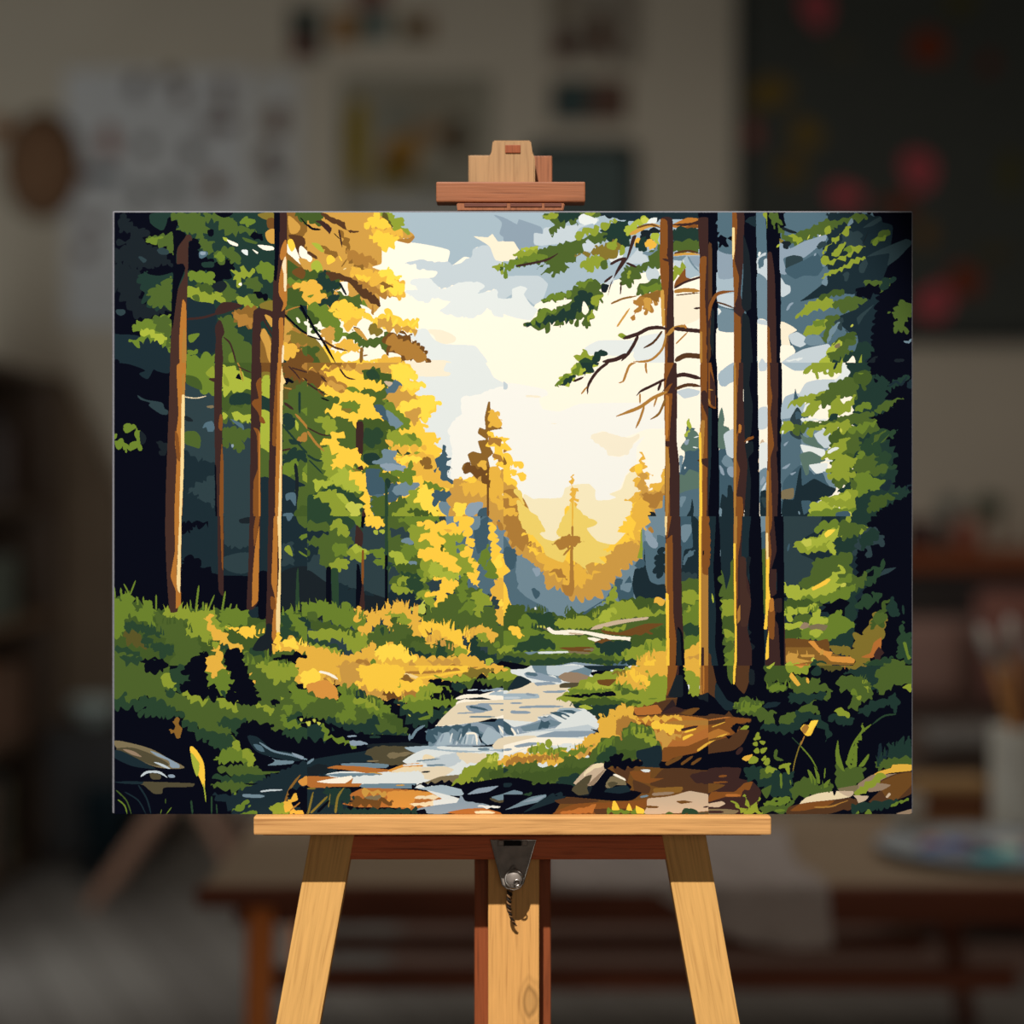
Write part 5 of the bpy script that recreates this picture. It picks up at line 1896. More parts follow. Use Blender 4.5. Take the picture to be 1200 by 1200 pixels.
M- 80,490 110,500 150,490 150,620 90,600
g- 85,590 150,590 150,680 90,660
M- 90,660 120,665 150,690 150,720 100,710
m! 100,720 150,740 150,780 110,800 110,905 150,905 150,730
U- 300,-5 345,-5 340,200 305,180
Z- 305,100 340,90 340,210 310,200
G- 308,200 340,190 345,580 320,560
K- 240,-5 305,-5 330,905 240,905
n- 190,-5 250,-5 240,100 235,240 245,400 220,300 190,250
k- 225,240 250,240 230,360 250,470 225,420
k! 225,660 250,740 255,780 235,830
N- 440,-5 660,-5 640,80 560,130 540,220 620,260 600,340 560,380 530,400 445,430
Z~12 465,205 475,160
h- 800,-5 1000,-5 960,60 880,130 1000,180 830,230 860,400 860,700 750,770 700,700 740,200
K! 980,-5 1205,-5 1205,905 860,905 860,640 880,560 920,400 880,340 870,230 920,80
N! 890,110 960,65 1000,100 1030,130 1010,170 970,160 930,220 920,180 860,210
h- 890,130 960,70 1005,100 960,160 900,190
H- 910,340 960,300 1000,300 1030,250 1020,320 970,390 930,400 880,400
K- 915,350 970,310 965,350
N- 1005,350 1030,310 1100,300 1060,330
H- 860,540 920,450 960,480 965,440 1010,460 1000,500 900,540
h! 855,420 890,400 900,430 860,450
M- 500,170 550,140 640,120 700,80 780,40 830,-5 840,20 820,50 930,60 900,90 820,90 760,130 740,200 690,200 560,215
m! 640,50 720,30 780,40 740,70 650,90
l- 545,140 640,130 690,90 750,75 800,90 820,110 760,130 690,150 640,180 570,180
Y- 680,105 700,80 745,78 715,110 690,125
L- 545,145 600,130 605,170 570,178
l- 690,170 720,140 750,210 740,235 710,200
h! 735,150 780,120 800,190 750,200
G! 770,30 930,60 870,100 820,130 780,120
G- 540,380 600,340 620,260 700,240 820,210 850,250 830,290 870,360 920,330 930,360 890,420 700,470 560,460 540,420
m- 500,430 540,430 620,440 700,450 860,400 830,460 780,500 640,500 540,490
l- 445,385 470,410 520,400 540,430 640,410 700,370 730,330 780,320 760,295 795,295 800,320 760,350 770,400 740,440 640,470 560,460 540,500 500,490 445,450
y- 605,420 640,400 700,365 718,370 690,400 615,435
m! 750,380 840,340 840,370 780,400
L 780,395 805,390 805,410 775,415
K~16 440,470 460,468
K- 655,515 720,510 770,480 830,505 800,540 800,590 760,560 720,595 700,560 660,560 690,530
g- 445,500 540,490 660,510 640,540 560,560 480,580 445,570
l- 445,550 480,540 540,540 620,515 650,530 600,550 540,570 500,570 490,605 450,580
G- 500,600 560,570 620,590 600,620 500,620
m- 510,710 540,650 700,590 770,550 790,590 850,620 840,660 770,700 700,725
l- 610,590 620,560 650,550 660,590 695,600 690,630 600,630
l- 445,640 500,625 590,630 560,650 500,665 450,670
Q- 535,655 560,620 590,630 590,650 560,660
J- 585,645 640,630 700,640 680,670 610,670
l- 590,680 640,660 670,685 620,705
g- 445,670 540,660 540,705 500,720 445,715
h- 720,750 770,700 850,660 860,700 830,770 760,760
b- 450,720 560,720 640,730 700,720 710,800 560,830 455,860
O- 450,770 640,770 720,800 780,820 850,830 850,870 700,870 455,860
e- 585,735 620,730 650,770 690,790 730,795 720,820 850,825 855,860 720,850 690,820 650,800
A- 455,820 480,800 530,810 520,830 600,850 540,860 460,860
A- 540,810 620,810 620,825 550,825
D- 710,770 800,760 850,780 860,680 900,700 970,580 1010,560 1040,600 1020,720 940,820 900,905 850,905 860,830 780,810
g! 950,640 990,570 1050,490 1060,490 1010,580 1040,580 1020,640 970,640
G- 980,630 975,570 1040,570 1030,620
E- 895,825 950,800 970,740 1015,710 1010,780 960,830
T- 970,810 1000,765 1030,800 1010,820 1005,870 985,860
G- 915,870 950,850 1050,840 1140,850 1160,905 900,905
H! 910,870 1000,840 1080,830 1000,880
H- 1110,800 1120,700 1140,620 1150,680 1190,690 1190,850 1150,840
m- 1140,740 1160,740 1175,810 1190,830 1170,840
h- 1045,550 1080,475 1120,570 1100,590
h~14 1140,520 1145,575
l- 440,870 480,860 600,870 600,900 440,905
L! 600,850 615,830 625,850
H- 600,905 620,840 700,870 690,905
D- 640,860 720,870 700,905 650,890
E! 500,870 560,865 590,870 540,885
T- 345,-5 405,-5 400,300 400,450 440,470 450,880 335,880 350,600
K- 385,-5 440,-5 445,880 425,880 410,640 390,600 410,500 360,480 400,450 400,310 370,310 400,200
r- 345,-5 375,-5 370,70 360,100 370,210 360,310 350,300
r- 355,500 390,520 385,720 350,700
o- 335,-5 355,-5 355,240 350,300 335,290
y- 340,250 358,240 355,400 365,490 350,560 345,660 325,660 335,560
c- 338,100 350,100 352,250 340,250
y- 335,840 340,750 355,670 355,830
R 358,490 380,480 385,550 360,560
p- 385,490 430,480 430,560 390,560
l- 335,890 390,855 380,880 345,900
T- 150,-5 200,-5 195,240 240,400 250,520 230,660 255,780 250,905 150,905 165,500
r- 150,-5 198,-5 190,130 175,240 170,560 160,660 150,600
o- 150,-5 170,-5 160,380 155,600 150,600
y- 148,160 160,160 162,560 168,680 165,905 150,905 155,740
o- 170,630 170,560 185,520 200,520 190,600
t- 185,240 220,245 225,420 250,490 230,640 190,640
m*30,10 450,560 640,540
A*26,8 460,810 700,800
@830 780
K -5,-5 1205,-5 1205,905 -5,905
B- -5,-5 25,-5 65,195 40,190 -5,150
n- 45,100 110,200 150,220 140,260 100,260 40,190
G- 110,-5 150,-5 140,110 115,70
y- 148,-5 163,-5 155,110 145,105
B- 165,-5 240,-5 240,90 210,165 160,110
k- 240,20 270,30 270,110 240,110
g- 340,-5 450,10 480,50 490,90 370,90 460,120 450,140 400,150 350,140
l 340,10 380,-5 360,20
m- 350,130 400,110 460,125 430,148 360,145
M- 450,10 500,-5 600,-5 590,25 540,50 490,40
e! 500,-5 560,-5 540,10
G- 480,90 500,60 560,70 580,90 600,80 655,75 650,110 690,110 720,150 700,210 680,180 690,150 600,170 530,170 490,140
a- 475,65 490,40 540,110 520,120
a 575,70 590,80 590,105 575,95
h- 480,160 600,170 680,150 680,190 560,215 480,215
h 600,40 650,-5 660,50 620,60
d- 650,-5 780,-5 780,20 720,30 680,20
D- 780,-5 940,-5 930,45 850,30
h- 800,40 960,-5 1120,-5 1120,60 1000,150 870,60
E~8 800,0 800,20
G- 760,80 800,60 900,70 950,110 960,190 900,210 870,260 820,240 850,190 830,150 770,140
m! 850,130 880,180 840,170
M- 890,90 930,80 930,105 900,105
M! 920,120 950,130 935,155
M! 865,185 900,180 890,200
G- 975,50 1000,20 1060,-5 1205,-5 1205,100 1130,110 1060,130 1030,170 970,120 1000,90
M! 1140,125 1190,110 1185,150
h- 880,270 960,210 1060,190 1090,160 1120,220 1090,270 1060,230 960,270 920,290
G- 150,240 180,210 220,180 260,205 320,210 300,240 330,260 400,280 380,300 360,370 320,320 260,290 200,280 170,270
m! 150,230 200,210 300,220 290,260 200,270
n- 320,240 350,215 425,215 400,240 340,250
G- 410,320 460,280 500,270 545,290 520,330 460,345 420,340
G- 525,260 590,220 635,205 610,230 650,260 650,280 530,280
h- 300,370 360,340 420,350 500,330 520,270 640,290 720,390 690,440 690,400 600,310 500,390 400,390
h- 700,310 750,280 850,310 840,340 790,350 740,320
M- 735,265 780,250 820,275 815,300 770,290
y- 540,370 560,345 600,350 600,325 645,320 620,370 600,410 570,410
Y- 575,385 600,330 645,320 630,345 590,390
o 545,370 570,345 590,360 565,400
o~7 565,410 540,470
D~7 545,440 510,550 492,640
H~7 490,420 540,470
m~8 540,470 600,540 640,610
H~10 1100,285 1030,295 960,345
m~12 955,345 900,390 850,460 810,570
B- -5,290 100,290 120,265 150,300 250,310 250,330 180,370 240,380 200,460 140,500 -5,520
r- -5,350 90,340 110,300 250,315 240,330 140,350 180,380 110,420 40,440 -5,460
K! 135,355 240,335 210,360 160,370
R- -5,400 60,370 130,400 40,430 -5,470
a~12 0,455 60,420 110,400
b~12 0,440 80,420
K- 100,410 140,410 120,430
M- 185,375 215,350 240,355 225,375
K- -5,520 130,500 190,490 200,600 60,600 -5,600
T~26 165,520 200,480
T- -5,610 190,600 180,660 260,680 310,740 260,870 -5,870
b- -5,690 100,700 -5,750
r- 20,740 150,740 210,690 260,680 200,740 190,770 100,770 -5,800
r~14 60,650 110,645
r~10 30,685 115,682
E~14 100,760 190,760
r- 200,720 260,680 240,730
q- -5,810 80,795 100,810 60,830 -5,825
J- -5,840 100,840 180,850 150,870 -5,870
T~16 0,858 90,858
M- 135,790 180,820 230,850 215,760 250,830 305,770 280,840 320,860 215,870
M! 270,420 290,395 305,420 280,440
M 260,455 285,445 290,470 270,470
M 300,440 335,445 325,465 305,455
M 265,500 290,480 300,510 280,515
M 305,490 345,480 330,510 310,515
M 310,550 335,525 340,545 320,560
a- 195,545 215,530 260,520 250,550 220,560
M 235,560 260,530 295,545 280,570 240,575
M! 320,570 350,550 360,580 340,580
G~20 400,490 395,540 440,555
h- 215,640 220,600 260,590 340,600 400,600 430,640 500,620 490,700 520,760 400,770 340,740 290,680 240,670
G! 300,620 350,590 380,610 340,660 310,660
M! 330,610 360,590 400,610 350,630
M! 410,590 440,580 480,570 470,630 440,600
m~14 425,630 428,720
G- 310,730 370,700 360,750 340,780
m- 320,810 400,775 480,770 480,790 440,820 340,830
G- 300,850 340,820 450,820 500,780 480,830 450,865
m~16 390,850 450,848
K~14 390,795 410,793
G- 480,740 510,690 560,660 600,660 640,700 720,700 720,740 600,760 500,770
m~8 480,670 485,700
m- 610,700 580,610 600,620 640,690
m- 640,690 620,590 650,640 655,690
m~8 680,660 685,600
m- 660,720 690,680 715,665 700,710
G- 755,720 750,570 790,610 840,590 910,600 920,600 880,690 820,720
m- 750,570 745,500 760,435 770,520 800,620 780,610
m- 805,580 830,510 870,440 895,390 900,335 905,390 880,440 830,600
m- 840,590 870,460 870,590
m- 880,590 940,515 940,540 910,590
n- 985,590 1000,460 1015,455 1020,530 1050,490 1040,580 1000,580
h- 1055,540 1060,450 1080,470 1090,450 1100,490 1140,410 1150,460 1175,410 1190,460 1190,570 1060,570
G! 980,575 1060,545 1190,540 1190,580 1060,600 1000,610
a- 960,645 1000,620 1070,600 1080,580 1190,580 1190,615 1060,630 1000,650
Q- 880,690 960,640 1000,640 1160,630 1140,660 1060,660 980,720 960,740 870,720
B- 940,800 1000,740 1060,690 1000,680 1080,640 1190,620 1190,750 1060,800
b- 1000,690 1100,640 1190,625 1190,700 1100,790 1040,770
q 1040,770 1060,745 1070,755 1050,775
M- 850,755 880,720 940,680 1010,625 1035,650 980,700 920,740 880,765
Q- 940,740 1000,690 1070,700 1020,730
J- 760,720 880,700 870,730 840,745 770,735
i- 535,810 570,775 640,750 740,735 850,740 830,770 740,785 600,800
q- 760,735 850,735 850,755 830,770 800,760
q- 850,760 940,765 920,790 880,805 870,780
K- 725,720 755,715 750,740 738,765
B- 460,870 470,830 540,810 830,775 870,800 800,840 700,870
r- 480,850 540,810 640,795 740,790 700,820 560,850
o~10 620,830 720,825 820,790
B- 750,820 860,780 880,810 820,850
h- 835,820 960,800 1100,790 1060,830 1000,840 860,860
m- 1065,830 1100,800 1170,780 1170,795 1120,805
m- 915,868 940,838 960,868
m- 860,868 880,850 885,868
Q- 1100,868 1190,840 1190,868
G*40,10 490,720 600,690 720,720
h*44,14 990,570 1060,500 1190,480
G*34,12 780,110 900,90 960,150
m*34,10 350,130 480,110
G*34,10 160,240 300,215 
a~6 20,360 100,330
E~8 0,320 130,300
@130 690
G! 0,380 140,400 200,440 330,450 360,520 320,590 100,610 -5,600
M! 290,520 340,490 375,520 360,570 320,575
H! 60,395 160,400 180,430 90,440
K! 190,420 300,420 330,450 300,480 220,490
H! 340,500 400,450 470,460 480,510 400,560
K! 430,470 545,370 560,460 620,560 560,590 480,540
m! 560,480 620,450 680,480 690,560 580,560
K! 670,420 690,355 760,365 775,430 860,620 830,660 740,640 720,540
a! 560,400 620,400 650,440 610,520 570,480
G! 780,380 900,410 1050,440 1080,560 1000,640 900,640 840,540
M! 860,440 1050,440 1100,480 1020,540 960,540
m*36,12 800,420 900,430 1050,450
@300 690
a! 230,430 330,400 480,440 700,460 560,520 420,500 300,520
Y! 260,500 340,470 380,500 340,560 280,560
e! 300,560 420,540 480,600 460,650 380,640 310,610
A! 480,450 640,440 620,520 540,560
y! 600,460 760,440 860,470 820,560 700,560 620,520
W~14 370,485 430,500 480,530
G! 180,620 300,600 360,650 300,740 220,700
m! 200,560 290,600 380,680 300,700 220,660
G! 300,680 420,640 520,700 400,760 300,740
@560 560
2- 330,140 500,140 500,330 440,370 380,340 330,280
2- 620,140 900,140 880,300 800,390 700,370 640,300
1! 470,340 490,250 530,190 555,130 580,180 640,230 700,260 640,300 620,370
1! 230,130 300,190 350,230 390,310 300,330 250,260
y! 830,300 880,230 930,140 970,230 900,340
a! 900,190 960,120 1010,180 980,300 930,290
a~9 555,60 554,300
o~12 554,280 556,420
o! 470,370 540,330 600,370 550,390
'''
img = paint(text)
PX = D / F
def painting_mesh(parent):
    KA = .86
    lut = {}
    H_, W_ = img.shape[:2]
    u0, v0 = int((134 - X0) * SS), int((249.0 - Y0) * SS); u1, v1 = int((1068.5 - X0) * SS), int((954 - Y0) * SS)
    a = img[v0:v1, u0:u1].astype(np.int32); code = a[..., 0] << 16 | a[..., 1] << 8 | a[..., 2]
    n, w_ = code.shape; quads = []; cols = []; prev = {}
    for r in range(n):
        row = code[r]; cut = np.flatnonzero(np.diff(row)) + 1; st = np.concatenate([[0], cut]); en = np.concatenate([cut, [w_]])
        cur = {}
        for s, e in zip(st.tolist(), en.tolist()):
            key = (s, e, int(row[s])); q = prev.get(key)
            if q is None: q = len(quads); quads.append([s, e, r, r + 1]); cols.append(int(row[s]))
            else: quads[q][3] = r + 1
            cur[key] = q
        prev = cur
    Q = np.array(quads, float); c = np.array(cols)
    xs0 = (X0 + (u0 + Q[:, 0]) / SS - 600) * PX; xs1 = (X0 + (u0 + Q[:, 1]) / SS - 600) * PX
    zs0 = ZC - (Y0 + (v0 + Q[:, 2]) / SS - 600) * PX; zs1 = ZC - (Y0 + (v0 + Q[:, 3]) / SS - 600) * PX
    m = len(Q); co_ = np.empty((m, 4, 3)); co_[..., 1] = D
    co_[:, 0, 0] = co_[:, 3, 0] = xs0; co_[:, 1, 0] = co_[:, 2, 0] = xs1; co_[:, 0, 2] = co_[:, 1, 2] = zs1; co_[:, 2, 2] = co_[:, 3, 2] = zs0
    me = bpy.data.meshes.new('painted_surface'); me.vertices.add(4 * m); me.loops.add(4 * m); me.polygons.add(m)
    me.vertices.foreach_set('co', co_.ravel()); me.loops.foreach_set('vertex_index', np.arange(4 * m, dtype=np.int32))
    me.polygons.foreach_set('loop_start', np.arange(0, 4 * m, 4, dtype=np.int32)); me.polygons.foreach_set('loop_total', np.full(m, 4, dtype=np.int32))
    me.update(calc_edges=True)
    rgb = np.stack([c >> 16 & 255, c >> 8 & 255, c & 255], 1) / 255.0
    li = np.where(rgb <= .04045, rgb / 12.92, ((rgb + .055) / 1.055) ** 2.4) * KA
    at_ = me.attributes.new('paint', 'FLOAT_COLOR', 'FACE'); at_.data.foreach_set('color', np.concatenate([li, np.ones((m, 1))], 1).astype(np.float32).ravel())
    mt, nt, b = nodes('acrylic_paint'); A = nt.nodes.new('ShaderNodeAttribute'); A.attribute_name = 'paint'
    nt.links.new(A.outputs['Color'], b.inputs['Base Color']); b.inputs['Roughness'].default_value = .9; b.inputs['Specular IOR Level'].default_value = 0
    me.materials.append(mt)
    o = bpy.data.objects.new('painted_surface', me); COL.objects.link(o); o.parent = parent; o.matrix_parent_inverse = parent.matrix_world.inverted()
    return o
cv = thing('stretched_canvas', (0, D + .012, Z(955, D)), 'large landscape canvas of a sunlit forest stream resting on the easel', 'painting')
box('canvas_body', (X(131, D), D + .0004, Z(954.1, D)), (X(1070, D), D + .021, Z(247, D)), mat('primed_canvas', (112, 112, 118), .6, .05, 300, 0, .2), cv, bev=.0022, seg=3)
painting_mesh(cv)
# wooden stretcher bars at the back
wsb = wood('stretcher_wood', (190, 150, 100))
for x0, x1, z0, z1, ax in ((134, 1067, 250, 300, 'x'), (134, 1067, 903, 952, 'x'), (134, 184, 301, 902, 'z'), (1017, 1067, 301, 902, 'z')):
    box('stretcher_bar', (X(x0, D), D + .0212, Z(z1, D)), (X(x1, D), D + .0262, Z(z0, D)), wsb, cv, axis=ax)

# ------------------------------------------------------------------ the easel
ez = thing('artist_easel', (0, 1.84, 0), 'honey coloured wooden studio easel holding up the forest painting', 'easel')
W_LEG = wood('beech_leg', (218, 166, 96), (160, 100, 48), contrast=.75)
W_TRAY = wood('beech_tray', (206, 152, 92), (140, 84, 40), contrast=1.0)
W_RED = wood('red_stained_pine', (196, 98, 56), (110, 46, 24), contrast=1.1)
W_BACK = wood('dark_shaded_red_pine', (136, 70, 38), (80, 36, 18))  # red pine with the mast backing's shade put into its colour
W_CL = wood('clamp_wood', (140, 86, 56), (84, 46, 28), contrast=1.1)
W_POST = wood('mast_wood', (158, 122, 84), (116, 78, 46), contrast=.8)
W_POSTK = wood('mast_wood_with_knot', (216, 164, 98), (150, 96, 52), contrast=.8, knot=(X(621, 1.84) - X(601, 1.84), 0, 0))
YT = 1.785                                   # tray front
YL = 1.811                                   # front of the legs and rail
def quad_leg(name, a, b, c, d):
    """leg from its four picture corners (top left, top right, bottom right, bottom left), carried down to the floor and up behind the canvas"""
    y = YL
    tl, tr, br, bl = [at(p[0], p[1], y) for p in (a, b, c, d)]
    top, bot = (tl + tr) / 2, (bl + br) / 2
    dirv = (bot - top).normalized(); wd = (tr - tl).length * abs(dirv.z)
    foot = top + dirv * ((top.z - .0) / -dirv.z); head = top - dirv * .2
    foot.y = head.y = y + .0125 ; foot.z = .004
    # behind the canvas the leg leans back a little so that it clears the stretcher bars
    return board(name, foot, head + Vector((0, 0.0, 0)), wd, .025, W_LEG, ez)
L1 = quad_leg('leg', (362, 980), (414, 980), (379, 1200), (317, 1200))
L2 = quad_leg('leg', (777, 980), (829, 980), (873, 1200), (812, 1200))
for L in (L1, L2):
    L.location.y += .0185; L['label'] = 'front leg'
box('tray', (X(297, YT), YT, Z(978.5, YT)), (X(904, YT), 1.8295, .8184), W_TRAY, ez, bev=.0018, axis='x')
box('tray_lip', (X(299, 1.78), 1.8285, Z(979, 1.83)), (X(901, 1.78), 1.8385, Z(961, 1.83)), W_RED, ez, axis='x')
yr = 1.8305
box('cross_rail', (X(392, yr), yr, Z(1007.5, yr)), (X(795, yr), yr + .02, Z(979.5, yr)), W_RED, ez, axis='x')
ym = 1.851
box('mast', (X(572, ym), ym, .16), (X(632, ym), ym + .022, Z(650, ym)), W_POSTK, ez, axis='z', bev=.0015)
yb = ym + .0225
box('mast_backing', (X(556, yb), yb, .16), (X(645.5, yb), yb + .03, Z(640, yb)), W_BACK, ez, axis='z', bev=.0015)
# upper mast, its backing slats and the clamp
prof = [(572, 640), (572, 184), (576, 179), (577.5, 164.5), (622, 164.5), (624, 179), (627, 185), (627, 640)]
o = prism('upper_mast', [(X(a, ym), Z(b, ym)) for a, b in prof], ym, ym + .022, W_POST, ez, bev=.0012)
box('peg_hole_plug', (X(592, ym), ym - .0012, Z(179.5, ym)), (X(610, ym), ym + .004, Z(170, ym)), W_BACK, ez, bev=.0006)
box('backing_slat', (X(549, yb), yb, Z(639, yb)), (X(600, yb), yb + .022, Z(182, yb)), W_POST, ez, bev=.001)
box('backing_slat', (X(601, yb), yb, Z(639, yb)), (X(647, yb), yb + .022, Z(182.5, yb)), W_CL, ez, bev=.001)
yc = 1.826
box('clamp_bar', (X(511, yc), yc, Z(236.5, yc)), (X(686, yc), ym - .0005, Z(212.8, yc)), W_CL, ez, bev=.0016, axis='x')
y2 = 1.814
prism('clamp_jaw', [(X(a, y2), Z(b, y2)) for a, b in [(535, 238), (662, 238), (660, 247.0), (536, 247.0)]], y2, ym - .001, W_CL, ez, bev=.0008)
for a, b in ((544, 594), (598, 635), (638, 658)):
    box('jaw_insert', (X(a, y2), y2 - .001, Z(242.4, y2)), (X(b, y2), y2 + .006, Z(238.4, y2)), wood('dark_insert_wood', (104, 58, 44)), ez, bev=.0004, axis='x')
# hinge bracket
ST = mat('dark_steel', (132, 122, 114), .5, .25, 90, .15, .1)
STL = mat('bright_steel', (196, 190, 184), .28, .1, 40, 1.0)
yp = 1.826
hb = [(575, 984.5), (628, 984.5), (613, 1035), (609, 1040.5), (602, 1043), (594, 1041), (589, 1037)]
prism('hinge_plate', [(X(a, yp), Z(b, yp)) for a, b in hb], yp, yp + .003, ST, ez, bev=.0006)
tube('plate_rim', [at(a, b, yp - .0002) for a, b in hb], .0009, STL, ez, closed=True, n=6)
box('hinge_slot', (X(590, yp), yp - .0012, Z(991, yp)), (X(611, yp), yp + .001, Z(984.6, yp)), mat('black_gap', (14, 12, 11), .8), ez, bev=.0003)
for a in (583.5, 611.5):
    box('hinge_knuckle', (X(a, yp), yp - .003, Z(991, yp)), (X(a + 7, yp), yp + .001, Z(984.4, yp)), ST, ez, bev=.0012)
pc = at(602.5, 1029, yp)
lathe('screw_head', [(0, .006), (.0045, .0058), (.0078, .004), (.0085, .002), (.0085, -.001)], pc + Vector((0, -.0005, 0)), ST, ez, axis=(math.pi / 2, 0, 0))
tube('eye_ring', [pc + Vector((.0088 * math.cos(t), -.004 - .0015 * math.sin(t * 2), .0088 * math.sin(t))) for t in [.3 + 5.2 * k / 26 for k in range(27)]], .0013, STL, ez)
tube('eye_ring', [pc + Vector((.003 + .0033 * math.cos(t), -.0078, -.003 + .0028 * math.sin(t))) for t in [2 * math.pi * k / 20 for k in range(20)]], .0008, STL, ez, closed=True, n=6)
tube('wire_hook', [at(a, b, yp - .004) for a, b in ((598, 1021), (599.5, 1016), (602.5, 1014.5), (604.5, 1017), (603.5, 1020.5))], .0008, ST, ez, n=6)
# twisted cord hanging from the ring
CORD = mat('tan_cord', (128, 92, 58), .8, .3, 200); CORDD = mat('dark_cord', (44, 34, 26), .8, .3, 200)
path = [(597, 1037), (597.5, 1046), (596.5, 1056), (596.8, 1066), (598.5, 1074), (602, 1081), (605, 1085)]
for j in range(2):
    pts = []
    for k in range(61):
        t = k / 60 * (len(path) - 1); i = min(int(t), len(path) - 2); f = t - i
        p = at(path[i][0] * (1 - f) + path[i + 1][0] * f, path[i][1] * (1 - f) + path[i + 1][1] * f, yp + .002 + .016 * k / 60)
        r = .0020 * (1 - .75 * k / 60); a = k * .75 + j * math.pi
        pts.append(p + Vector((r * math.cos(a), r * math.sin(a), 0)))
    tube('cord_strand', pts, [.0017 * (1 - .65 * k / 60) for k in range(61)], (CORD, CORDD)[j], ez, n=6)
# third leg behind
board('rear_leg', (0, 2.42, .004), (0, 1.925, 1.02), .05, .025, W_LEG, ez)
box('low_stretcher', (X(255, 1.83), 1.8435, .16), (X(945, 1.83), 1.8505, .2), W_RED, ez, axis='x')

# ------------------------------------------------------------------ pictures on the back wall
WALLM = {}
def cm(c, r=.85):
    if c not in WALLM: WALLM[c] = mat('print_ink', c, r, .1, 25)
    return WALLM[c]
def card(name, label, cat, x0, y0, x1, y1, c, marks=(), th=.004, group=None, markname='printed_shape', frame=None):
    y = YW - .0015
    t = thing(name, ((X(x0, y) + X(x1, y)) / 2, YW - .001, Z(y1, y)), label, cat, group)
    box('sheet', (X(x0, y), y - th, Z(y1, y)), (X(x1, y), y, Z(y0, y)), cm(c), t, bev=.001)
    for i, (mx, my, rx, ry, mc) in enumerate(marks):
        prism(markname, blob(X(mx, y), Z(my, y), rx * y / F, ry * y / F, 16, .08 if rx != ry else .14, i), y - th - .0012, y - th + .0006, cm(mc), t, bev=0)
    return t
card('sketch_sheet', 'large pale sheet of small coloured sketches left of the canvas top', 'drawing', 76, 82, 292, 384, (206, 204, 202),
     [(160, 101, 9, 13, (66, 43, 45)), (200, 90, 11, 9, (90, 69, 58)), (214, 112, 9, 11, (96, 67, 50)), (262, 112, 8, 22, (109, 85, 70)), (256, 146, 22, 9, (101, 76, 65)),
      (128, 166, 11, 17, (133, 62, 25)), (171, 171, 10, 9, (71, 60, 51)), (226, 180, 10, 12, (72, 61, 54)), (122, 205, 18, 9, (66, 77, 88)), (101, 204, 7, 8, (119, 78, 60)),
      (165, 228, 9, 13, (60, 62, 56)), (203, 220, 11, 11, (79, 81, 73)), (251, 217, 12, 15, (112, 75, 47)), (107, 262, 11, 8, (108, 82, 76)), (100, 295, 9, 11, (102, 72, 65))], markname='small_sketch')
card('sketch_strip', 'narrow pale sketch sheet beside the larger one', 'drawing', 298, 84, 352, 372, (200, 196, 190),
     [(324, 142, 14, 17, (112, 78, 54)), (314, 185, 9, 18, (105, 86, 79)), (324, 205, 11, 10, (95, 79, 71)), (328, 243, 16, 7, (63, 60, 54))], markname='small_sketch')
card('abstract_print', 'grey abstract print with a yellow bar behind the easel top', 'picture', 398, 88, 578, 262, (150, 142, 124),
     [(418, 168, 14, 52, (150, 124, 22)), (404, 168, 3, 58, (88, 84, 72)), (470, 183, 24, 26, (152, 110, 44)), (462, 205, 22, 14, (150, 124, 30)), (466, 137, 22, 14, (128, 126, 112)),
      (505, 155, 28, 10, (140, 106, 70)), (535, 162, 16, 24, (84, 70, 52)), (505, 217, 16, 8, (112, 108, 88)), (512, 120, 40, 10, (138, 128, 108)), (490, 243, 88, 12, (178, 174, 166))])
card('pinned_card', 'dark green and red card, leftmost in the top row of cards', 'card', 339, 8, 377, 70, (66, 62, 54), [(362, 28, 11, 16, (54, 74, 68)), (352, 56, 12, 12, (116, 56, 46)), (344, 26, 5, 14, (60, 46, 34))], group='small cards along the top of the wall')
card('pinned_card', 'ochre card between the dark green and the teal card', 'card', 388, 14, 419, 52, (146, 104, 50), [(402, 32, 9, 10, (152, 100, 40))], group='small cards along the top of the wall')
card('pinned_card', 'teal card right of the ochre one', 'card', 423, 13, 456, 46, (72, 92, 84), [(438, 29, 9, 9, (52, 88, 92))], group='small cards along the top of the wall')
card('pinned_card', 'dull red card at the top edge above the teal one', 'card', 414, -22, 456, 7, (122, 70, 60), [(435, -5, 12, 8, (112, 56, 46))], group='small cards along the top of the wall')
card('pinned_card', 'olive and brown card, rightmost in the top row of cards', 'card', 468, 18, 508, 48, (130, 108, 78), [(484, 38, 13, 7, (80, 68, 40)), (500, 28, 7, 10, (132, 88, 60))], group='small cards along the top of the wall')
card('picture_sheet', 'pale sheet with an orange figure above the teal card', 'picture', 641, -60, 752, 74, (158, 146, 130), [(660, 52, 16, 15, (104, 72, 58)), (676, 48, 12, 14, (96, 80, 66)), (704, 40, 11, 24, (104, 58, 30)), (705, 20, 8, 10, (70, 56, 44)), (662, 8, 20, 8, (130, 114, 88)), (703, 48, 7, 10, (160, 76, 24)), (716, 60, 8, 9, (88, 66, 52)), (738, 30, 3, 60, (110, 96, 82))])
card('picture_sheet', 'half teal and half brown picture right of the easel top', 'picture', 644, 93, 736, 143, (100, 80, 66), [(670, 118, 25, 24, (62, 78, 76)), (711, 118, 13, 22, (104, 72, 60))])
yq = YW - .002
pn = thing('wall_panel', (X(690, yq), YW - .001, Z(330, yq)), 'dark teal rounded panel on the wall behind the clamp', 'picture')
def rrect(x0, y0, x1, y1, r, y):
    out = []
    for cx, cy, a0 in ((x1 - r, y0 + r, 0), (x0 + r, y0 + r, 90), (x0 + r, y1 - r, 180), (x1 - r, y1 - r, 270)):
        for k in range(7):
            a = math.radians(a0 + 15 * k); out.append((X(cx + r * math.cos(a), y), Z(cy - r * math.sin(a), y)))
    return out
prism('panel_rim', rrect(616, 166, 748, 330, 16, yq), yq - .012, yq, cm((54, 58, 54)), pn, bev=.002)
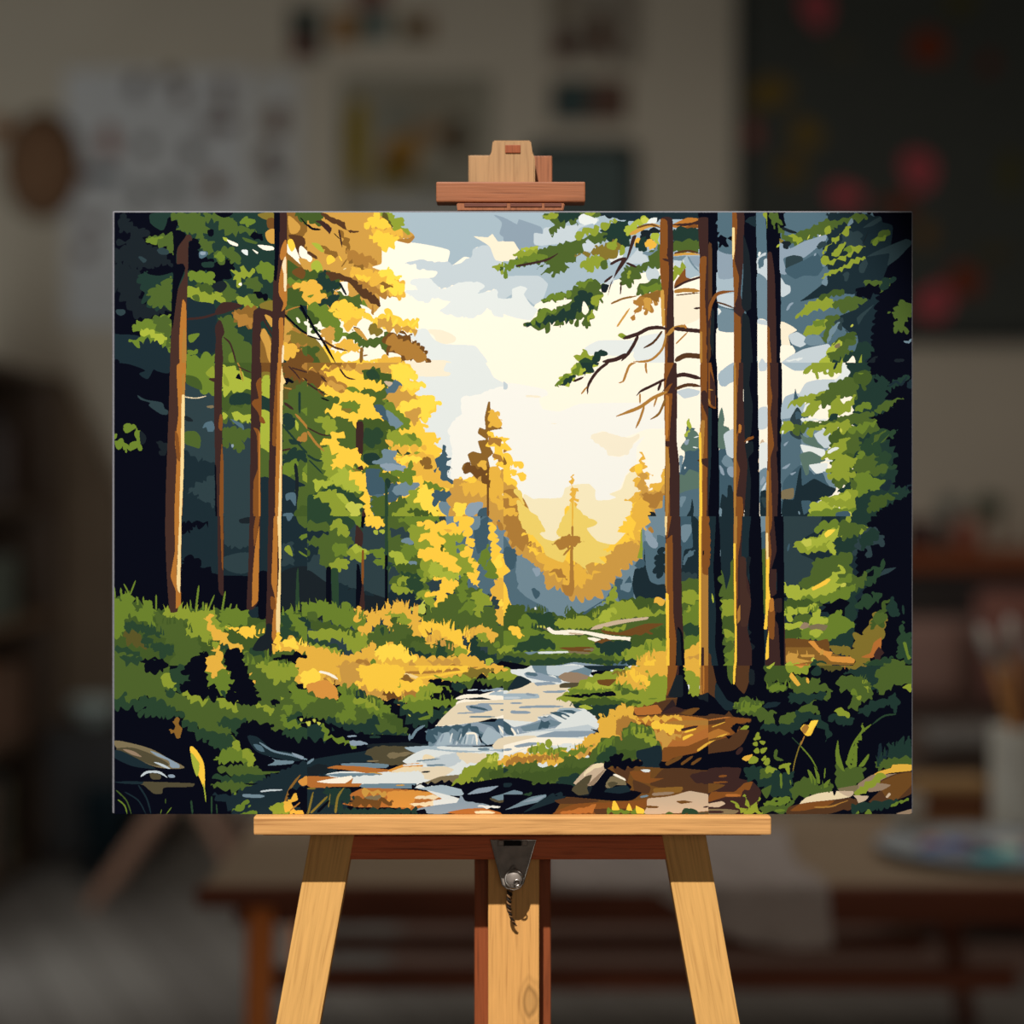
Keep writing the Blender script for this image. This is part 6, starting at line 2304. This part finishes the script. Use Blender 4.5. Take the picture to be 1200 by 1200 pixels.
prism('panel_face', rrect(626, 178, 735, 320, 12, yq), yq - .0145, yq - .011, cm((86, 98, 94)), pn, bev=.001)
# dark floral canvas
fx = thing('floral_painting', (X(1060, yq), YW - .001, Z(402, yq)), 'large dark canvas of pink and orange flowers, upper right', 'painting')
box('canvas_body', (X(862, yq), yq - .035, Z(402, yq)), (X(1330, yq), yq, Z(-120, yq)), cm((66, 68, 62)), fx, bev=.004)
box('canvas_border', (X(862, yq), yq - .0362, Z(402, yq)), (X(876, yq), yq - .034, Z(-120, yq)), cm((44, 46, 43)), fx, bev=.001)
box('canvas_border', (X(877, yq), yq - .0362, Z(402, yq)), (X(1330, yq), yq - .034, Z(388, yq)), cm((46, 48, 46)), fx, bev=.001)
PK, OR, OL = (176, 74, 80), (118, 48, 20), (108, 86, 34)
for i, (a, b, r, q, c, nm) in enumerate([(955, 12, 17, 24, PK, 'painted_flower'), (988, 232, 20, 16, PK, 'painted_flower'), (1074, 202, 22, 22, PK, 'painted_flower'), (1092, 356, 22, 22, PK, 'painted_flower'), (880, 160, 9, 15, (140, 74, 62), 'painted_flower'),
        (1085, 58, 20, 22, OR, 'painted_flower'), (1156, 78, 11, 11, (92, 40, 22), 'painted_flower'), (1050, 243, 18, 12, OR, 'painted_flower'), (1128, 330, 20, 18, OR, 'painted_flower'), (900, 112, 25, 20, OL, 'painted_leaf'), (943, 160, 18, 18, (112, 88, 30), 'painted_leaf'), (925, 200, 16, 20, (98, 78, 34), 'painted_leaf'),
        (1122, 6, 20, 14, (78, 72, 36), 'painted_leaf'), (1082, 276, 12, 14, (110, 78, 34), 'painted_leaf'), (1180, 205, 13, 26, (76, 72, 34), 'painted_leaf'), (1160, 300, 24, 10, (74, 66, 44), 'painted_leaf'), (985, 65, 22, 9, (76, 72, 58), 'painted_leaf')]):
    prism(nm, blob(X(a, yq), Z(b, yq), r * yq / F, q * yq / F, 16, .12, i + 40), yq - .038, yq - .0345, cm(c), fx, bev=0)
# round basket on the wall
hb_ = thing('wall_basket', (X(42, 6.1), YW - .001, Z(250, 6.1)), 'round brown woven basket hung on the wall, far left', 'basket')
BRN = mat('woven_straw', (126, 92, 66), .9, .3, 60, 0, .5)
R_ = 44 * 6.1 / F
bk = lathe('bowl', [(0, .09), (R_ * .45, .088), (R_ * .75, .07), (R_ * .93, .04), (R_, .01), (R_ * .97, .004), (0, .002)], (X(42, 6.1), YW - .002, Z(188, 6.1)), BRN, None, axis=(math.pi / 2, 0, 0))
bk.scale = (1, 1.42, 1); bpy.context.view_layer.update(); bk.parent = hb_; bk.matrix_parent_inverse = hb_.matrix_world.inverted()
tube('rim', [(X(42, 6.1) + R_ * math.cos(t), YW - .011, Z(188, 6.1) + R_ * 1.42 * math.sin(t)) for t in [2 * math.pi * k / 40 for k in range(40)]], .009, mat('dark_straw', (84, 64, 46), .9), hb_, closed=True)
tag(prism('wall_ornament', blob(X(0, YW), Z(152, YW), .04, .04, 18, .1, 3), YW - .03, YW - .0005, mat('ochre_clay', (150, 100, 56), .8), bev=.006), 'small ochre ornament on the wall at the left edge', 'ornament')

# ------------------------------------------------------------------ left: bookcase and odds and ends
DKW = wood('dark_walnut', (84, 66, 52), (50, 38, 30), k=.4)
BX = -1.485
bc = thing('bookcase', (BX - .16, 5.2, 0), 'dark wooden bookcase along the left edge', 'bookcase')
by0, by1, bh = 4.3, 5.9, 1.56
box('end_panel', (BX - .33, by1 - .03, 0), (BX, by1, bh), DKW, bc)
box('end_panel', (BX - .33, by0, 0), (BX, by0 + .03, bh), DKW, bc)
box('back_panel', (BX - .345, by0, 0), (BX - .3305, by1, bh), DKW, bc)
SH = [.06, .40, .765, 1.12, bh - .03]
for z in SH: box('shelf', (BX - .33, by0 + .0305, z - .03 if z < .1 else z), (BX - .004, by1 - .0305, z if z < .1 else z + .03), wood('shelf_wood', (120, 92, 68), k=.4) if z == .765 else DKW, bc, axis='y')
def book_on(y, z, dy, h, c, label, depth=.2):
    t = thing('book', (BX - .02 - depth / 2, y + dy / 2, z), label, 'book', 'books in the bookcase')
    cmx = cm(c, .6)
    box('cover', (BX - .02 - depth, y, z), (BX - .02, y + .004, z + h), cmx, t, bev=.001)
    box('cover', (BX - .02 - depth, y + dy - .004, z), (BX - .02, y + dy, z + h), cmx, t, bev=.001)
    box('spine', (BX - .024, y + .0042, z), (BX - .02, y + dy - .0042, z + h), cmx, t, bev=.001)
    box('pages', (BX - .018 - depth, y + .0042, z + .004), (BX - .0245, y + dy - .0042, z + h - .005), cm((190, 180, 160)), t, bev=0)
spec = [(5.02, 1.1502, .05, .20, (40, 36, 36), 'black book, nearest in the bookcase top row'), (5.09, 1.1502, .06, .25, (120, 112, 106), 'pale grey book beside the black one on the top row'), (5.17, 1.1502, .05, .22, (58, 40, 38), 'dark maroon book on the top row'),
        (5.25, 1.1502, .07, .26, (46, 42, 42), 'thick charcoal book on the top row'), (5.35, 1.1502, .05, .21, (112, 100, 98), 'mauve grey book on the top row'), (5.43, 1.1502, .06, .24, (66, 46, 40), 'brown book at the far end of the top row'),
        (4.98, .0602, .07, .28, (148, 132, 112), 'tall cream book on the bottom shelf'), (5.08, .0602, .06, .30, (34, 36, 40), 'tall black book on the bottom shelf'), (5.17, .0602, .08, .27, (126, 100, 84), 'tan book on the bottom shelf'), (5.28, .0602, .05, .29, (40, 44, 52), 'navy book on the bottom shelf'), (5.36, .0602, .06, .26, (120, 112, 92), 'olive grey book at the far end of the bottom shelf')]
for s in spec: book_on(s[0], s[1], s[2], s[3], s[4], s[5])
def crate(name, label, cat, x0, y0, z0, x1, y1, z1, c, lidc=None, group=None):
    t = thing(name, ((x0 + x1) / 2, (y0 + y1) / 2, z0), label, cat, group)
    box('body', (x0, y0, z0), (x1, y1, z1 - .02), cm(c, .8), t, bev=.004); box('lid', (x0 - .003, y0 - .003, z1 - .0198), (x1 + .003, y1 + .003, z1), cm(lidc or c, .8), t, bev=.003)
    return t
crate('storage_box', 'grey green storage box on the second shelf of the bookcase', 'box', BX - .26, 4.95, .7955, BX - .02, 5.5, .99, (98, 106, 96), (110, 116, 108))
crate('storage_box', 'orange brown storage box under the grey green one', 'box', BX - .26, 4.9, .4305, BX - .02, 5.22, .68, (134, 100, 78), (150, 92, 44))
crate('storage_box', 'plain brown storage box further back on the same shelf', 'box', BX - .26, 5.28, .4305, BX - .02, 5.6, .66, (124, 94, 76), (112, 84, 66))
# tall leaning board
yl = 6.0
lb = thing('drawing_board', (-1.45, 6.08, 0), 'tall brown board with a cut corner leaning behind the bookcase', 'board')
p_ = prism('panel', [(X(30, yl), 0.004), (X(142, yl), .004), (X(139, yl), Z(580, yl)), (X(74, yl), Z(440, yl)), (X(30, yl), Z(436, yl))], 6.03, 6.055, mat('brown_hardboard', (108, 88, 68), .7, .15, 4), lb, bev=.003)
box('edge_strip', (X(30, yl), 6.0285, .002), (X(142, yl), 6.0565, .0035), DKW, lb, bev=0)
# low cabinet with a pale bowl
cb = thing('low_cabinet', (-1.3, 5.85, 0), 'low dark cabinet beside the bookcase', 'cabinet')
box('body', (-1.47, 5.7, .03), (-1.12, 5.99, .42), mat('black_lacquer', (40, 36, 34), .6), cb, bev=.004)
box('top', (-1.475, 5.69, .4205), (-1.115, 5.995, .44), mat('cabinet_top', (56, 48, 42), .5), cb, bev=.003)
for x in (-1.45, -1.16):
    for y in (5.72, 5.95): box('foot', (x, y, 0), (x + .03, y + .03, .0298), DKW, cb, bev=.002)
box('door', (-1.462, 5.694, .05), (-1.298, 5.6998, .405), mat('cabinet_door', (46, 42, 40), .55), cb, bev=.001); box('door', (-1.292, 5.694, .05), (-1.128, 5.6998, .405), mat('cabinet_door', (46, 42, 40), .55), cb, bev=.001)
tag(lathe('ceramic_bowl', [(0, 0), (.035, 0), (.04, .006), (.075, .05), (.085, .075), (.08, .075), (.07, .05), (.03, .012), (0, .01)], (X(112, 5.84), 5.84, .4402), mat('pale_ceramic', (168, 176, 168), .35)), 'pale grey green bowl on the low dark cabinet', 'bowl')
# wooden trestle and bin
tr = thing('wooden_trestle', (-.95, 5.4, 0), 'small wooden trestle with slanting legs behind the bench', 'trestle')
TW = wood('trestle_wood', (132, 96, 76), k=.5)
apex = at(236, 915, 5.4)
for yy in (5.1, 5.38):
    for px in (132, 318):
        f = Vector((X(px, 5.4), yy, .004)); h = Vector((apex.x + (.012 if px > 236 else -.012), yy, .36)); board('leg', f, h, .035, .03, TW, tr)
box('top_beam', (apex.x - .05, 5.08, .362), (apex.x + .05, 5.46, .40), TW, tr, axis='y')
tag(lathe('waste_bin', [(0, 0), (.07, 0), (.085, .26), (.09, .265), (.082, .265), (.068, .01), (0, .01)], (X(128, 5.58), 5.58, .0003), mat('teal_plastic', (24, 38, 44), .5)), 'dark teal waste bin on the floor left of the trestle', 'bin')

# ------------------------------------------------------------------ right: sideboard, pots, sofa
sb = thing('sideboard', (1.75, 5.95, 0), 'dark sideboard with a red brown top along the back wall', 'sideboard')
SX0, SX1 = 1.08, 2.6
box('top', (SX0 - .02, 5.66, Z(668, 5.68)), (SX1 + .02, 6.17, Z(645, 5.68)), wood('red_walnut', (140, 74, 40), (84, 40, 22), k=.4), sb, axis='x', bev=.004)
box('body', (SX0, 5.69, .08), (SX1, 6.16, Z(668.3, 5.68)), mat('dark_oak', (62, 54, 50), .7, .2, 6), sb, bev=.003)
for i in range(3):
    xx = SX0 + .015 + i * .5; d_ = box('door', (xx, 5.684, .1), (xx + .485, 5.6898, .9), mat('dark_oak_door', (58, 50, 46), .65, .2, 6), sb, bev=.002)
    lathe('knob', [(0, .02), (.01, .018), (.012, .01), (.006, 0), (0, 0)], (xx + .44, 5.684, .55), STL, d_, axis=(math.pi / 2, 0, 0))
for x in (SX0 + .03, SX1 - .07):
    for y in (5.71, 6.1): box('foot', (x, y, 0), (x + .04, y + .04, .0798), DKW, sb, bev=.002)
ZS = Z(645, 5.68) + .0003
GRN = mat('leaf_green', (70, 84, 62), .6, .3, 20); GRB = mat('leaf_blue_green', (96, 106, 100), .6, .3, 20)
def leaf_bm(bm, base, tip, wd):
    d = tip - base; s = d.cross(Vector((0, 1, .2))).normalized() * wd; up = Vector((0, -1, .3)).normalized() * wd * .3
    a, b, c, e, f = [bm.verts.new(v) for v in (base, base + d * .45 + s, tip, base + d * .45 - s, base + d * .5 - up)]
    for q in ((a, b, f), (b, c, f), (c, e, f), (e, a, f)): bm.faces.new(q)
def plant(name, label, px, py_top, y, pot_r, pot_h, potc, leafm, n, seed):
    x = X(px, y); t = thing(name, (x, y, ZS), label, 'plant')
    lathe('pot', [(0, 0), (pot_r * .75, 0), (pot_r, pot_h * .95), (pot_r * 1.06, pot_h), (pot_r * .9, pot_h), (pot_r * .85, pot_h * .85), (0, pot_h * .82)], (x, y, ZS), mat('flowerpot_clay', potc, .8), t, n=28)
    r = random.Random(seed); bm = bmesh.new(); H_ = Z(py_top, y) - ZS - pot_h
    for i in range(n):
        a = r.uniform(0, 6.28); sp = r.uniform(.2, 1); b0 = Vector((x + .2 * pot_r * math.cos(a), y + .2 * pot_r * math.sin(a), ZS + pot_h * .8))
        leaf_bm(bm, b0 + Vector((0, 0, r.uniform(0, .5) * H_)), b0 + Vector((pot_r * 1.1 * sp * math.cos(a), pot_r * 1.1 * sp * math.sin(a), H_ * r.uniform(.6, 1.15) + pot_h * .2)), r.uniform(.007, .014))
    link('foliage', bm, leafm, t)
plant('potted_plant', 'leafy green plant in a terracotta pot on the sideboard', 1157, 580, 5.86, .05, .085, (150, 88, 66), GRN, 60, 3)
plant('potted_plant', 'small blue green plant in a pale pot beside the terracotta one', 1113, 582, 5.9, .035, .08, (140, 140, 136), GRB, 26, 5)
tag(lathe('terracotta_jar', [(0, 0), (.03, 0), (.042, .03), (.042, .075), (.03, .09), (.033, .1), (.026, .1), (.024, .088), (0, .085)], (X(1133, 5.76), 5.76, ZS), mat('terracotta', (156, 92, 72), .8)), 'round terracotta jar in front of the plants on the sideboard', 'jar')
tag(lathe('cream_jar', [(0, 0), (.026, 0), (.028, .01), (.028, .08), (.02, .095), (.022, .1), (.016, .1), (0, .098)], (X(1160, 5.74), 5.74, ZS), mat('cream_glaze', (168, 150, 130), .4)), 'small cream jar right of the terracotta jar', 'jar')
tag(box('dark_casket', (X(1062, 5.8), 5.76, ZS), (X(1096, 5.8), 5.86, ZS + .1), mat('dark_mahogany', (74, 46, 42), .5), bev=.008), 'dark mahogany box on the left end of the sideboard', 'box')
sf = thing('sofa', (1.85, 4.95, 0), 'dusty pink sofa with a brown seat on the right', 'sofa')
PKF = mat('dusty_pink_fabric', (138, 108, 98), .95, .08, 80, 0, .4); BRF = mat('brown_fabric', (104, 86, 74), .95, .1, 80, 0, .4)
sx0, sx1 = .98, 2.6
def soft(name, lo, hi, m, parent, bev=.03):
    o = box(name, lo, hi, m, parent, bev=bev, seg=4)
    for p in o.data.polygons: p.use_smooth = True
    return o
soft('base', (sx0, 4.6, .12), (sx1, 5.45, .32), BRF, sf); soft('seat_cushion', (sx0 + .01, 4.58, .3195), (sx1 - .01, 5.25, .55), BRF, sf, .05)
soft('backrest', (sx0, 5.2, .3), (sx1, 5.46, Z(728, 5.2)), PKF, sf, .06)
for x in (sx0 + .04, sx1 - .1):
    for y in (4.65, 5.35): lathe('leg', [(0, 0), (.018, 0), (.028, .11), (0, .11)], (x, y, .0103 if y < 5 else .0002), DKW, sf, n=16)
def pillow(name, label, c, w_, h_, t_, loc, rot, m):
    bm = bmesh.new(); n = 14
    for s in (1, -1):
        g = [[bm.verts.new(((i / n - .5) * w_, s * t_ * .5 * max(0, (1 - (2 * i / n - 1) ** 4) * (1 - (2 * j / n - 1) ** 4)) ** .6, (j / n - .5) * h_)) for j in range(n + 1)] for i in range(n + 1)]
        for i in range(n):
            for j in range(n): bm.faces.new((g[i][j], g[i + 1][j], g[i + 1][j + 1], g[i][j + 1]))
    bmesh.ops.remove_doubles(bm, verts=bm.verts[:], dist=1e-5)
    o = link(name, bm, m, smooth=True); o.location = loc; o.rotation_euler = rot
    return tag(o, label, 'cushion', 'cushions on the sofa')
pillow('cushion', 'reddish brown cushion leaning on the pink sofa back', 0, .4, .32, .13, (1.5, 5.04, .745), (-.15, 0, .0), mat('rust_fabric', (132, 86, 74), .95, .1, 60, 0, .4))
pillow('cushion', 'dusty rose cushion leaning at the sofa corner behind the canvas', 0, .34, .24, .11, (1.1, 5.04, .70), (-.15, 0, .0), mat('rose_fabric', (150, 116, 104), .95, .1, 60, 0, .4))
# grey throw over the seat front
bm = bmesh.new(); prof2 = [(4.72, .555), (4.68, .556), (4.64, .556), (4.575, .552), (4.567, .545), (4.563, .538), (4.561, .53)]
cols_ = []
for i in range(31):
    x = 1.05 + i * .05
    cols_.append([bm.verts.new((x, y - (.008 * math.sin(x * 31) + .008 if j > 3 else 0), z + (.004 + .004 * math.sin(x * 17 + j) if j < 3 else 0))) for j, (y, z) in enumerate(prof2)])
for a, b in zip(cols_, cols_[1:]):
    for j in range(len(prof2) - 1): bm.faces.new((a[j], a[j + 1], b[j + 1], b[j]))
th = link('throw_blanket', bm, mat('grey_throw', (128, 122, 116), .95, .12, 40, 0, .3), smooth=True)
sm = th.modifiers.new('thick', 'SOLIDIFY'); sm.thickness = .006; sm.offset = 1
tag(th, 'grey throw blanket spread over the sofa seat', 'blanket')
# rug
tag(box('rug', (-.3, 4.3, 0.0004), (2.4, 5.05, .01), mat('brown_rug', (110, 84, 72), .95, .2, 30, 0, .4), bev=.003), 'brown rug on the floor behind the bench', 'rug')

# ------------------------------------------------------------------ the long low bench table
TZ = .46
tb = thing('bench_table', (.25, 3.57, 0), 'long low brown bench table behind the easel', 'table')
TOPW = wood('bench_top_wood', (168, 144, 118), (120, 94, 72), k=.35, rough=.5); EDW = wood('bench_red_wood', (116, 62, 40), (70, 34, 22), k=.4); LEGW = wood('bench_leg_wood', (246, 142, 70), (200, 100, 46), k=.5)
tx0, tx1, ty0, ty1 = -.545, 1.03, 3.17, 3.98
box('tabletop', (tx0, ty0 + .026, TZ - .03), (tx1, ty1, TZ), TOPW, tb, axis='x', bev=.004)
box('front_edge', (tx0 - .012, ty0, TZ - .036), (tx1 + .012, ty0 + .0258, TZ), EDW, tb, axis='x', bev=.006)
box('apron', (tx0 + .05, ty0 + .05, TZ - .075), (tx1 - .05, ty0 + .07, TZ - .0305), EDW, tb, axis='x'); box('apron', (tx0 + .05, ty1 - .06, TZ - .075), (tx1 - .05, ty1 - .04, TZ - .0305), EDW, tb, axis='x')
for (x, y) in ((-.448, ty0 + .06), (.94, ty0 + .06), (-.448, ty1 - .05), (.915, ty1 - .05)):
    s = -.06 if x < 0 else .06
    lg = tube('leg', [(x + (s * (1 - k / 8) * 1.3 if x > 0 else s * .2 * (1 - k / 8)), y, .0006 + (TZ - .036) * k / 8) for k in range(9)], [.021 + .006 * (k / 8) for k in range(9)], LEGW if x < 0 else EDW, tb, n=18)
box('stretcher', (-.425, ty0 + .05, .265), (.90, ty0 + .075, .305), EDW, tb, axis='x'); box('stretcher', (-.425, ty1 - .06, .16), (.90, ty1 - .04, .2), EDW, tb, axis='x')
# linen cloth: lies on the top and hangs over the front edge
bm = bmesh.new(); nx, nl = 34, 22; grid = []
cx0, cx1 = X(640, 3.3), X(955, 3.3)
for i in range(nx + 1):
    u = i / nx; x = cx0 + (cx1 - cx0) * u; col = []
    hang = .012 + .125 * max(0, math.sin(max(0, u - .38) / .62 * math.pi * .56)) ** 1.0 * (1 - .25 * u)
    back = .45 + .12 * math.sin(u * 3)
    for j in range(nl + 1):
        s = (j / 14 - 1) * back if j <= 14 else (j - 14) / (nl - 14) * hang      # -back .. hang, 0 at the edge
        wr = .006 * math.sin(x * 34 + s * 9) + .004 * math.sin(x * 71 - s * 15) + .010
        if s < -1e-9: col.append(bm.verts.new((x + .02 * math.sin(s * 7), ty0 - .002 - s, TZ + .003 + wr * min(1, -s * 12 + .25))))
        else: col.append(bm.verts.new((x + .1 * s * (u - .5), ty0 - .004 - wr * (.35 + min(1, s * 9)), TZ + .004 - s)))
    grid.append(col)
for a, b in zip(grid, grid[1:]):
    for j in range(nl): bm.faces.new((a[j], a[j + 1], b[j + 1], b[j]))
cl = link('linen_cloth', bm, mat('grey_linen', (186, 172, 164), .95, .1, 60, 0, .3), smooth=True)
s_ = cl.modifiers.new('thick', 'SOLIDIFY'); s_.thickness = .0025; s_.offset = 1
tag(cl, 'crumpled grey linen cloth draped over the bench table edge', 'cloth')
# palette plate with paint
yp_ = .66 * F / 402
pl = thing('paint_plate', (X(1158, yp_), yp_, TZ), 'round white palette plate with dabs of paint on the bench table', 'palette')
lathe('plate', [(0, .0006), (.13, .0006), (.17, .006), (.212, .018), (.215, .021), (.21, .022), (.168, .0105), (.13, .006), (0, .0055)], (X(1158, yp_), yp_, TZ + .0002), mat('white_glaze', (186, 194, 200), .2, .03, 20, 0, 0, .5), pl, n=56)
for i, (dx, dy, r, c) in enumerate([(-.10, .03, .03, (60, 110, 180)), (-.05, .06, .03, (96, 110, 190)), (-.09, .085, .026, (214, 120, 80)), (-.02, .09, .028, (150, 110, 100)), (.0, .02, .034, (90, 78, 104)), (.05, .05, .032, (246, 238, 220)), (.03, -.03, .03, (120, 216, 212)), (-.04, -.02, .03, (116, 124, 140)), (-.02, -.075, .034, (80, 196, 204)), (.09, -.01, .03, (84, 110, 196)), (.10, .06, .03, (176, 120, 70))]):
    lathe('paint_dab', [(0, .012), (r * .5, .010), (r * .9, .004), (r, .0), (0, -.0004)], (X(1158, yp_) + dx, yp_ + dy, TZ + .0062), mat('wet_paint', c, .3), pl, n=20, squash=.8)
# brush jar
yj = 3.72; xj = X(1197, yj)
jr = thing('brush_jar', (xj, yj, TZ), 'tall white jar full of paintbrushes on the bench table', 'jar')
jh = Z(852, yj) - TZ; R2 = 36 * yj / F
lathe('body', [(0, .0008), (R2 * .96, .0008), (R2, .006), (R2, jh - .008), (R2 * 1.05, jh), (R2 * .9, jh), (R2 * .88, .012), (0, .011)], (xj, yj, TZ + .0002), mat('white_enamel', (246, 240, 226), .35), jr)
BT = [((1186, 850), (1148, 732), 'light wooden paintbrush leaning left out of the jar, lowest tip', (220, 156, 92), (236, 230, 220)), ((1192, 850), (1183, 722), 'ochre handled paintbrush, second from the left in the jar', (206, 142, 78), (236, 230, 220)), ((1199, 850), (1212, 730), 'dark handled paintbrush in the middle of the jar', (84, 60, 46), (150, 140, 128)), ((1206, 850), (1238, 742), 'red handled paintbrush leaning right in the jar', (124, 62, 48), (160, 150, 140)), ((1190, 850), (1170, 748), 'short brown paintbrush behind the left one in the jar', (116, 78, 48), (120, 108, 96))]
for i, (a, b, lab, hc, bc_) in enumerate(BT):
    pa, pb = at(a[0], a[1], yj + .016 * (i - 2)), at(b[0], b[1], yj + .016 * (i - 2)); dv = (pb - pa).normalized()
    foot = pa - dv * ((pa.z - TZ - .02) / dv.z); lim = R2 * .7
    foot.x = max(xj - lim, min(xj + lim, foot.x)); dv = (pb - foot).normalized(); Lb = (pb - foot).length
    t = thing('paintbrush', foot, lab, 'paintbrush', 'paintbrushes in the jar')
    q = lambda s: foot + dv * (Lb * s)
    tube('handle', [q(s) for s in (0, .2, .55, .8)], [.004, .006, .0085, .0075], cm(hc, .5), t); tube('ferrule', [q(.801), q(.88)], [.008, .009], STL, t); tube('bristles', [q(.8805), q(.93), q(.97), q(1)], [.009, .013, .009, .001], cm(bc_, .9), t)
# paint box and cup at the back of the table
yx = 3.78
pb_ = thing('paint_box', (X(1112, yx), yx, TZ), 'flat wooden paint box at the back of the bench table', 'box')
LW = wood('light_box_wood', (176, 138, 92), k=.5)
za, zb, zc_ = TZ + .0003, Z(948, yx) , Z(920, yx)
box('tray', (X(1078, yx), yx, za), (X(1168, yx), yx + .16, za + .024), LW, pb_, axis='x'); box('drawer', (X(1081, yx), yx + .003, za + .0242), (X(1165, yx), yx + .158, za + .064), EDW, pb_, axis='x'); box('lid', (X(1078, yx), yx, za + .0642), (X(1168, yx), yx + .16, za + .088), LW, pb_, axis='x')
tag(lathe('white_cup', [(0, 0), (.026, 0), (.032, .01), (.036, .085), (.033, .085), (.028, .012), (0, .01)], (X(1063, 3.66), 3.66, TZ + .0004), mat('white_china', (178, 168, 152), .4)), 'small white cup half hidden by the canvas corner', 'cup')
